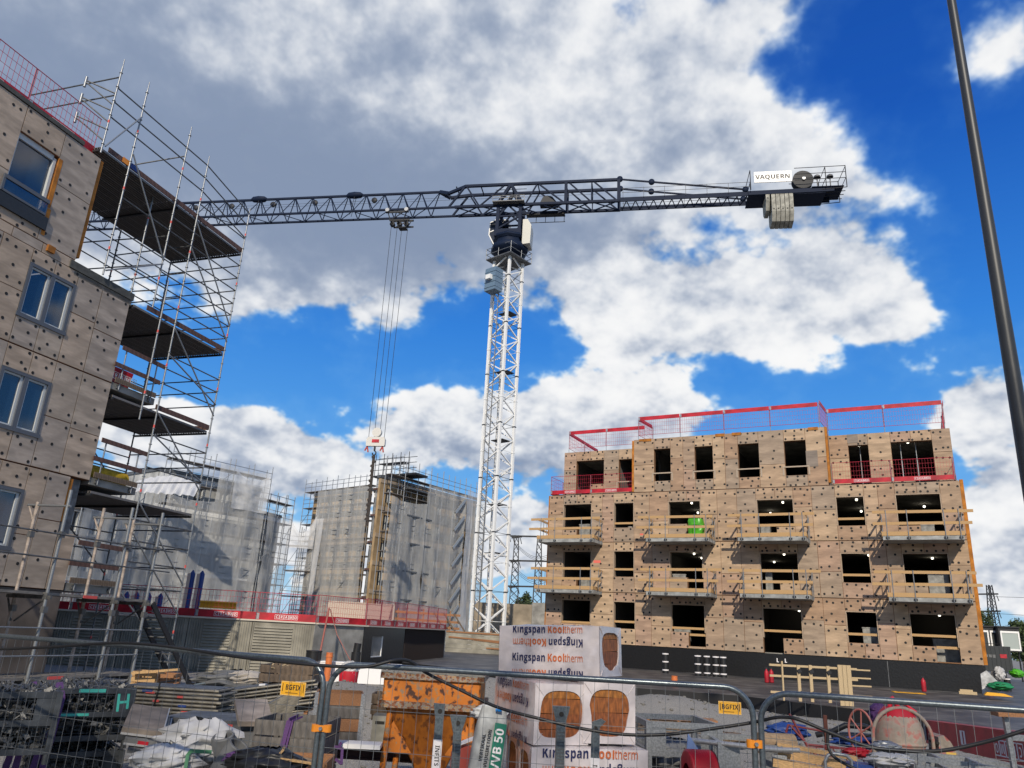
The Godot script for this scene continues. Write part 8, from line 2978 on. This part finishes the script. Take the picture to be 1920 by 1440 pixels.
	# galvanised frame stack in front of it
	for i in 3:
		var t := thing("steel_grid", "galvanised steel frame piled before the red toe board, %s" % ["top one", "middle one", "bottom one"][i], "frame", Vector3(4.159, 1.429, -8.3) + Vector3(0.05 * i, -0.09 * i, 0.04 * i), -0.28, "galvanised frames in the right yard")
		t.rotation.z = -0.06
		for z in [0.0, -0.5]:
			beam("long_bar", Vector3(0, 0, z), Vector3(1.1, 0, z), 0.035, 0.05, mats.galv, t)
		for x in [0.0, 0.3, 0.65, 1.08]:
			beam("cross_bar", Vector3(x, 0, 0.0), Vector3(x, 0, -0.5), 0.035, 0.05, mats.galv, t)
		for x in [0.1, 0.55, 1.0]:
			beam("stub", Vector3(x, -0.08, 0.02), Vector3(x, 0.05, 0.02), 0.03, 0.03, mats.galv, t)
	single("white_scrap", "white cloth scraps lying left of the galvanised frames", "cloth", crumple(0.22, 0.14, 37, 0.7), mats.cloth_white, Vector3(3.917, 1.326, -8.2))
	single("silver_scrap", "crumpled silver sheet below the mixer drum", "sheet", crumple(0.15, 0.12, 38, 0.7), mats.galv, Vector3(4.137, 1.402, -8.7))
	var ar := thing("bent_tube", "bent grey tube hoop standing at the lower edge before the timber pile", "tube", Vector3(3.164, 1.036, -7.9), -0.1)
	var am := MB.new()
	am.path([Vector3(0, 0, 0), Vector3(0, 0.36, 0), Vector3(0.03, 0.41, 0), Vector3(0.08, 0.43, 0), Vector3(0.2, 0.42, 0), Vector3(0.24, 0.38, 0), Vector3(0.25, 0.0, 0)], 0.016, 8)
	part("hoop", am, mats.galv, ar)
	var bb := MB.new()
	bb.blk(Vector3(0, 0, -0.2), Vector3(0.3, 0.12, 0))
	single("blue_box", "dark blue box under the bent tube hoop", "box", bb, mats.post_blue, Vector3(3.453, 1.224, -8.2), -0.1)
	# trestle at the right edge
	var ts := thing("trestle", "grey trestle with a timber plank on top at the right edge", "trestle", Vector3(4.669, 0.986, -7.4), -0.2)
	for q in [[0.0, 0.0], [0.4, 0.0]]:
		beam("leg", Vector3(q[0], 0, 0), Vector3(q[0] - 0.03, 0.93, 0), 0.04, 0.05, mats.galv, ts)
	beam("crossbar", Vector3(0, 0.75, 0), Vector3(0.4, 0.75, 0), 0.04, 0.05, mats.galv, ts)
	beam("plank", Vector3(-0.12, 0.94, 0), Vector3(0.5, 0.96, 0), 0.2, 0.035, mats.timber_red, ts, Vector3.UP)


func pipe_thing(label: String, a: Vector3, e: Vector3, r: float, m: Material) -> void:
	var b := MB.new()
	b.tube(Vector3.ZERO, e - a, r, 10)
	single("steel_pipe", label, "pipe", b, m, a)


func mixer() -> void:
	var t := thing("cement_mixer", "cement-caked red drum mixer with yoke and tilting wheel", "mixer", Vector3(4.535, 1.455, -9.2), -0.15)
	var caked := ramp("caked", 0.02, 4, [0.0, 0.42, 0.62, 0.72, 1.0], [L(0.2, 0.17, 0.14), L(0.26, 0.22, 0.18), L(0.3, 0.25, 0.21), L(0.34, 0.15, 0.12), L(0.42, 0.06, 0.06)])
	var cm := mat("caked", Color.WHITE, 0.85, 0.0, caked, Vector3(1.6, 1.6, 1.6))
	var dr := MB.new()
	dr.lathe([Vector2(0.01, -0.3), Vector2(0.14, -0.29), Vector2(0.235, -0.16), Vector2(0.262, 0.0), Vector2(0.268, 0.012), Vector2(0.262, 0.024), Vector2(0.25, 0.16), Vector2(0.21, 0.27), Vector2(0.155, 0.34)], 28)
	part("drum", dr, cm, t)
	var top := MB.new()
	top.lathe([Vector2(0.21, 0.268), Vector2(0.17, 0.33), Vector2(0.13, 0.37), Vector2(0.12, 0.37), Vector2(0.11, 0.28)], 24)
	part("drum_mouth", top, mats.red, t)
	var band := MB.new()
	band.lathe([Vector2(0.264, -0.012), Vector2(0.276, 0.0), Vector2(0.276, 0.012), Vector2(0.264, 0.02)], 28)
	part("drum_band", band, cm, t)
	var yk := MB.new()
	var arc := []
	for i in 15:
		var a := PI * i / 14.0
		arc.append(Vector3(-cos(a) * 0.31, 0.06 + sin(a) * 0.31, 0.12))
	arc.push_front(Vector3(-0.31, -0.4, 0.1))
	arc.append(Vector3(0.31, -0.25, 0.1))
	yk.path(arc, 0.02, 8)
	part("yoke", yk, cm, t)
	var wh := MB.new()
	var ring := []
	for i in 25:
		var a := TAU * i / 24.0
		ring.append(Vector3(-0.4 + cos(a) * 0.1, 0.08 + sin(a) * 0.24, cos(a) * 0.12))
	wh.path(ring, 0.013, 6)
	for i in 3:
		var a := PI * i / 3.0 + 0.4
		wh.tube(Vector3(-0.4 + cos(a) * 0.1, 0.08 + sin(a) * 0.24, cos(a) * 0.12), Vector3(-0.4 - cos(a) * 0.1, 0.08 - sin(a) * 0.24, -cos(a) * 0.12), 0.009, 6)
	part("tilt_wheel", wh, mat("wheel_pink", L(0.36, 0.12, 0.1), 0.6), t)
	var mo := MB.new()
	mo.prism(PackedVector2Array([Vector2(0.34, -0.26), Vector2(0.55, -0.28), Vector2(0.56, -0.1), Vector2(0.48, 0.06), Vector2(0.42, 0.12), Vector2(0.36, 0.1)]), 0.3)
	var mp := part("motor_box", mo, cm, t)
	for i in 4:
		var g := MB.new()
		g.box(Vector3(0.345, -0.2 + i * 0.08, 0.05), Vector3(0.03, 0.02, 0.22))
		part("cooling_slot", g, mats.disc, mp)
	var lb := MB.new()
	lb.box(Vector3(0.47, -0.09, 0.153), Vector3(0.1, 0.09, 0.004))
	part("yellow_label", lb, mat("label_yellow", L(0.6, 0.4, 0.08), 0.6), mp)
	var hd := MB.new()
	hd.path([Vector3(-0.07, 0.33, 0.0), Vector3(-0.06, 0.44, 0.0), Vector3(-0.03, 0.46, 0.0), Vector3(0.0, 0.42, 0.0), Vector3(0.02, 0.36, 0)], 0.028, 8)
	hd.path([Vector3(0.0, 0.42, 0.02), Vector3(0.1, 0.4, 0.02), Vector3(0.2, 0.33, 0.02)], 0.016, 6)
	part("red_grip", hd, mat("grip_red", L(0.65, 0.02, 0.04), 0.4), t)
	var st := MB.new()
	for s in [-1.0, 1.0]:
		st.tube(Vector3(s * 0.31, -0.3, 0.1), Vector3(s * 0.38, -1.2, 0.3), 0.025, 8)
		st.tube(Vector3(s * 0.31, -0.3, 0.1), Vector3(s * 0.34, -1.2, -0.35), 0.025, 8)
	part("stand", st, cm, t)
	var bg := part("purple_bag", crumple(0.1, 0.26, 39), mats.purple, self)
	bg.position = Vector3(4.519, 1.58, -9.6)
	tag(bg, "purple bag stuck behind the mixer drum", "bag")


# ---- the mesh fence, its signs, clamps, cables and the props behind it ----
func fence_panel(label: String, a: Vector3, e: Vector3) -> Node3D:
	var d := (e - a)
	var flat := Vector3(d.x, 0, d.z).normalized()
	var l := Vector2(d.x, d.z).length()
	var t := thing("mesh_fence", label, "fence", Vector3(a.x, 0.0, a.z), atan2(-flat.z, flat.x), "mesh fence panels")
	var top := a.y
	var slope := (e.y - a.y) / l
	var r := 0.2
	var pts := [Vector3(0, 0.1, 0), Vector3(0, top - r - 0.3, 0), Vector3(0, top - r, 0)]
	for i in range(1, 8):
		var an := PI / 2 * i / 8.0
		pts.append(Vector3(r - r * cos(an), top - r + r * sin(an), 0))
	for i in 9:
		var u := lerpf(r, l - r, i / 8.0)
		pts.append(Vector3(u, top + slope * u, 0))
	for i in range(1, 8):
		var an := PI / 2 * i / 8.0
		pts.append(Vector3(l - r + r * sin(an), top + slope * l - r + r * cos(an), 0))
	pts.append_array([Vector3(l, top + slope * l - r, 0), Vector3(l, top - r - 0.3, 0), Vector3(l, 0.1, 0)])
	var m := MB.new()
	m.path(pts, 0.021, 14)
	part("tube_frame", m, mats.fence_tube, t)
	var lw := MB.new()
	lw.tube(Vector3(0.02, 0.2, 0), Vector3(l - 0.02, 0.2, 0), 0.016, 8)
	part("bottom_tube", lw, mats.fence_tube, t)
	var w := MB.new()
	var n := int(l / 0.1)
	for i in range(1, n):
		var u := l * i / n
		var h := top + slope * u - 0.01
		if u < r:
			h = top - r + sqrt(maxf(r * r - (r - u) * (r - u), 0.0))
		elif u > l - r:
			h = top + slope * l - r + sqrt(maxf(r * r - (u - l + r) * (u - l + r), 0.0))
		w.bar(Vector3(u, 0.2, 0.006), Vector3(u, h, 0.006), 0.0027, 0.0027)
	for i in 6:
		var h := 0.36 + i * 0.285
		w.bar(Vector3(0, h, 0.0), Vector3(l, h + slope * l, 0.0), 0.0032, 0.0032)
	part("wire_mesh", w, mat("fence_wire", L(0.2, 0.21, 0.215), 0.4, 0.6), t, "stuff")
	return t


func fence_sign(label: String, at: Vector3, turn: float, w: float, h: float) -> void:
	var t := thing("fence_sign", label, "sign", at, turn, "yellow fence signs")
	var m := MB.new()
	m.box(Vector3.ZERO, Vector3(w, h, 0.004))
	part("plate", m, mats.yellow_sign, t)
	var b := MB.new()
	for q in [[0.0, 0.46, 1.0, 0.03], [0.0, -0.46, 1.0, 0.03], [0.49, 0.0, 0.012, 0.9], [-0.49, 0.0, 0.012, 0.9]]:
		b.box(Vector3(q[0] * w, q[1] * h, 0.003), Vector3(q[2] * w, q[3] * h, 0.002))
	part("border", b, mat("sign_pale", L(0.85, 0.62, 0.25), 0.5), t)
	lettering("BGFIX", h * 0.36, Transform3D(Basis(), Vector3(0.0, h * 0.08, 0.0035)), mats.ink, t, true, 0.92)
	for s in [-1.0, 1.0]:
		var k := MB.new()
		k.box(Vector3(s * w * 0.425, h * 0.06, 0.003), Vector3(0.005, h * 0.56, 0.002))
		part("bar", k, mats.ink, t)
	var k2 := MB.new()
	k2.box(Vector3(-0.01, -h * 0.3, 0.003), Vector3(w * 0.5, h * 0.05, 0.002))
	part("small_print", k2, mat("ink_brown", L(0.25, 0.12, 0.01), 0.6), t)


func fence_clamp(label: String, a: Vector3, b: Vector3) -> void:
	var mid := (a + b) * 0.5
	var d := b - a
	var t := thing("fence_clamp", label, "clamp", mid, atan2(-d.z, d.x), "orange fence clamps")
	var l := Vector2(d.x, d.z).length()
	var m := MB.new()
	for s in [-1.0, 1.0]:
		m.tube(Vector3(s * l * 0.5, -0.026, 0), Vector3(s * l * 0.5, 0.026, 0), 0.031, 14)
	m.box(Vector3(0, 0, 0.024), Vector3(l, 0.045, 0.012))
	part("strap", m, mats.orange_plastic, t)
	var bo := MB.new()
	bo.tube(Vector3(0, 0, 0.03), Vector3(0, 0, 0.05), 0.014, 6)
	part("bolt", bo, mats.galv, t)


func fence() -> void:
	var a1 := Vector3(-4.689, 2.124, -7.6)
	var e1 := Vector3(-1.337, 2.111, -6.35)
	a1 = e1 + (a1 - e1) * 1.25
	var a2 := Vector3(-1.293, 2.098, -6.35)
	var e2 := Vector3(1.849, 2.106, -5.85)
	var a3 := Vector3(1.902, 2.087, -5.85)
	var e3 := Vector3(3.399, 2.097, -5.2)
	e3 = a3 + (e3 - a3) * 1.5
	var f1 := fence_panel("mesh fence panel at the left, with the larger yellow sign", a1, e1)
	var f2 := fence_panel("middle mesh fence panel before the insulation stack", a2, e2)
	fence_panel("mesh fence panel at the right, before the cement mixer", a3, e3)
	fence_sign("yellow BGFIX sign on the left fence panel", Vector3(-1.6, 1.889, -6.5) + Vector3(0, 0, 0.02), f1.rotation.y, 0.228, 0.105)
	fence_sign("yellow BGFIX sign on the middle fence panel's right end", Vector3(1.692, 1.966, -5.9) + Vector3(0, 0, 0.02), f2.rotation.y, 0.158, 0.085)
	fence_clamp("orange clamp joining the left and middle fence panels", Vector3(-1.358, 1.638, -6.35), Vector3(-1.267, 1.627, -6.35))
	fence_clamp("orange clamp joining the middle and right fence panels", Vector3(1.824, 1.74, -5.85), Vector3(1.877, 1.746, -5.85))
	# the cable that loops along the fence
	var c := [Vector3(-5.313, 1.948, -7.7), Vector3(-4.597, 2.012, -7.5), Vector3(-4.004, 2.065, -7.3), Vector3(-3.413, 2.13, -7.05), Vector3(-3.068, 2.146, -6.9), Vector3(-2.686, 2.138, -6.75), Vector3(-2.063, 2.101, -6.5), Vector3(-1.539, 2.087, -6.3), Vector3(-1.187, 2.086, -6.2), Vector3(-0.976, 2.099, -6.15), Vector3(-0.818, 2.145, -6.15), Vector3(-0.724, 2.159, -6.2), Vector3(-0.645, 2.138, -6.25), Vector3(-0.539, 2.069, -6.28), Vector3(-0.284, 1.965, -6.3), Vector3(0.011, 1.858, -6.25), Vector3(0.334, 1.802, -6.15), Vector3(0.649, 1.754, -6.1), Vector3(0.957, 1.735, -6.05), Vector3(1.259, 1.756, -6), Vector3(1.558, 1.812, -5.95), Vector3(1.854, 1.875, -5.9), Vector3(1.976, 1.922, -5.8), Vector3(2.053, 1.935, -5.75), Vector3(2.127, 1.926, -5.7), Vector3(2.324, 1.857, -5.65), Vector3(2.551, 1.791, -5.6), Vector3(2.752, 1.788, -5.5), Vector3(2.948, 1.815, -5.4), Vector3(3.142, 1.882, -5.3), Vector3(3.294, 1.954, -5.2), Vector3(3.513, 2.056, -5.1)]
	var cm := MB.new()
	cm.path(smooth_path(c), 0.0125, 8)
	single("black_cable", "black cable looping along the mesh fence", "cable", cm, mats.black_rubber, Vector3.ZERO)
	var c2 := [Vector3(2.6, 1.802, -6.4), Vector3(2.595, 1.689, -6.4), Vector3(2.618, 1.622, -6.35), Vector3(2.734, 1.562, -6.3), Vector3(2.891, 1.515, -6.3)]
	var cm2 := MB.new()
	cm2.path(smooth_path(c2), 0.012, 8)
	single("black_cable", "short black cable hanging down by the red trolley", "cable", cm2, mats.black_rubber, Vector3.ZERO)
	# galvanised props standing in the yard right behind the fence
	prop("galvanised prop with a white sticker before the orange hopper", Vector3(-0.475, 1.778, -7.2), 0.1, "INFITS", 0)
	prop("ribbed galvanised prop with flared head right of the stickered one", Vector3(-0.313, 1.681, -7.3), 0.0, "", 1)
	prop("plain galvanised prop before the left insulation window", Vector3(0.568, 1.825, -7), 0.05, "", 1)
	prop("galvanised prop with forked head and sticker before the insulation print", Vector3(0.866, 1.727, -7), -0.15, "INFUR", 2)


func smooth_path(c: Array) -> Array:
	var out := []
	for i in c.size() - 1:
		var p0: Vector3 = c[maxi(i - 1, 0)]
		var p1: Vector3 = c[i]
		var p2: Vector3 = c[i + 1]
		var p3: Vector3 = c[mini(i + 2, c.size() - 1)]
		for k in 4:
			out.append(p1.cubic_interpolate(p2, p0, p3, k / 4.0))
	out.append(c[-1])
	return out


func prop(label: String, top: Vector3, turn: float, text: String, kind: int) -> void:
	var h := top.y - 0.08
	var t := thing("steel_prop", label, "prop", Vector3(top.x, 0.08, top.z), turn, "galvanised props behind the fence")
	var w := 0.072
	beam("shaft", Vector3(0, 0, 0), Vector3(0, h - 0.13, 0), w, w, mats.fence_tube, t)
	var hd := MB.new()
	if kind == 0:
		hd.prism(PackedVector2Array([Vector2(-0.035, h - 0.13), Vector2(0.036, h - 0.13), Vector2(0.04, h), Vector2(-0.06, h + 0.005), Vector2(-0.055, h - 0.03)]), 0.02, Vector3(0, 0, 0.03))
	elif kind == 1:
		hd.prism(PackedVector2Array([Vector2(-0.036, h - 0.14), Vector2(0.036, h - 0.14), Vector2(0.075, h), Vector2(-0.075, h)]), 0.06)
	else:
		hd.prism(PackedVector2Array([Vector2(-0.036, h - 0.14), Vector2(0.036, h - 0.14), Vector2(0.036, h - 0.05), Vector2(0.085, h), Vector2(0.045, h + 0.02), Vector2(-0.03, h - 0.01)]), 0.03, Vector3(0, 0, 0.02))
	part("head", hd, mats.fence_tube, t)
	var ho := MB.new()
	ho.tube(Vector3(0.0, h - 0.06, 0.036), Vector3(0.0, h - 0.06, 0.043), 0.02, 12)
	part("pin_hole", ho, mats.disc, t)
	if kind == 1:
		for i in 22:
			beam("rib", Vector3(-0.03, h - 0.2 - i * 0.026, w * 0.5 + 0.002), Vector3(0.03, h - 0.2 - i * 0.026, w * 0.5 + 0.002), 0.004, 0.009, mats.galv_dull, t)
	if text:
		var s := MB.new()
		s.box(Vector3(0, h - 0.41, 0), Vector3(w + 0.004, 0.25, w + 0.004))
		var so := part("sticker", s, mats.white_print, t)
		for q in [[0.0, Vector3(0, h - 0.41, w * 0.5 + 0.004)], [-PI / 2, Vector3(-w * 0.5 - 0.004, h - 0.41, 0)]]:
			lettering(text, 0.036, Transform3D(Basis(Vector3.UP, q[0]) * Basis(Vector3.BACK, -PI / 2), q[1]), mats.ink, so, true)
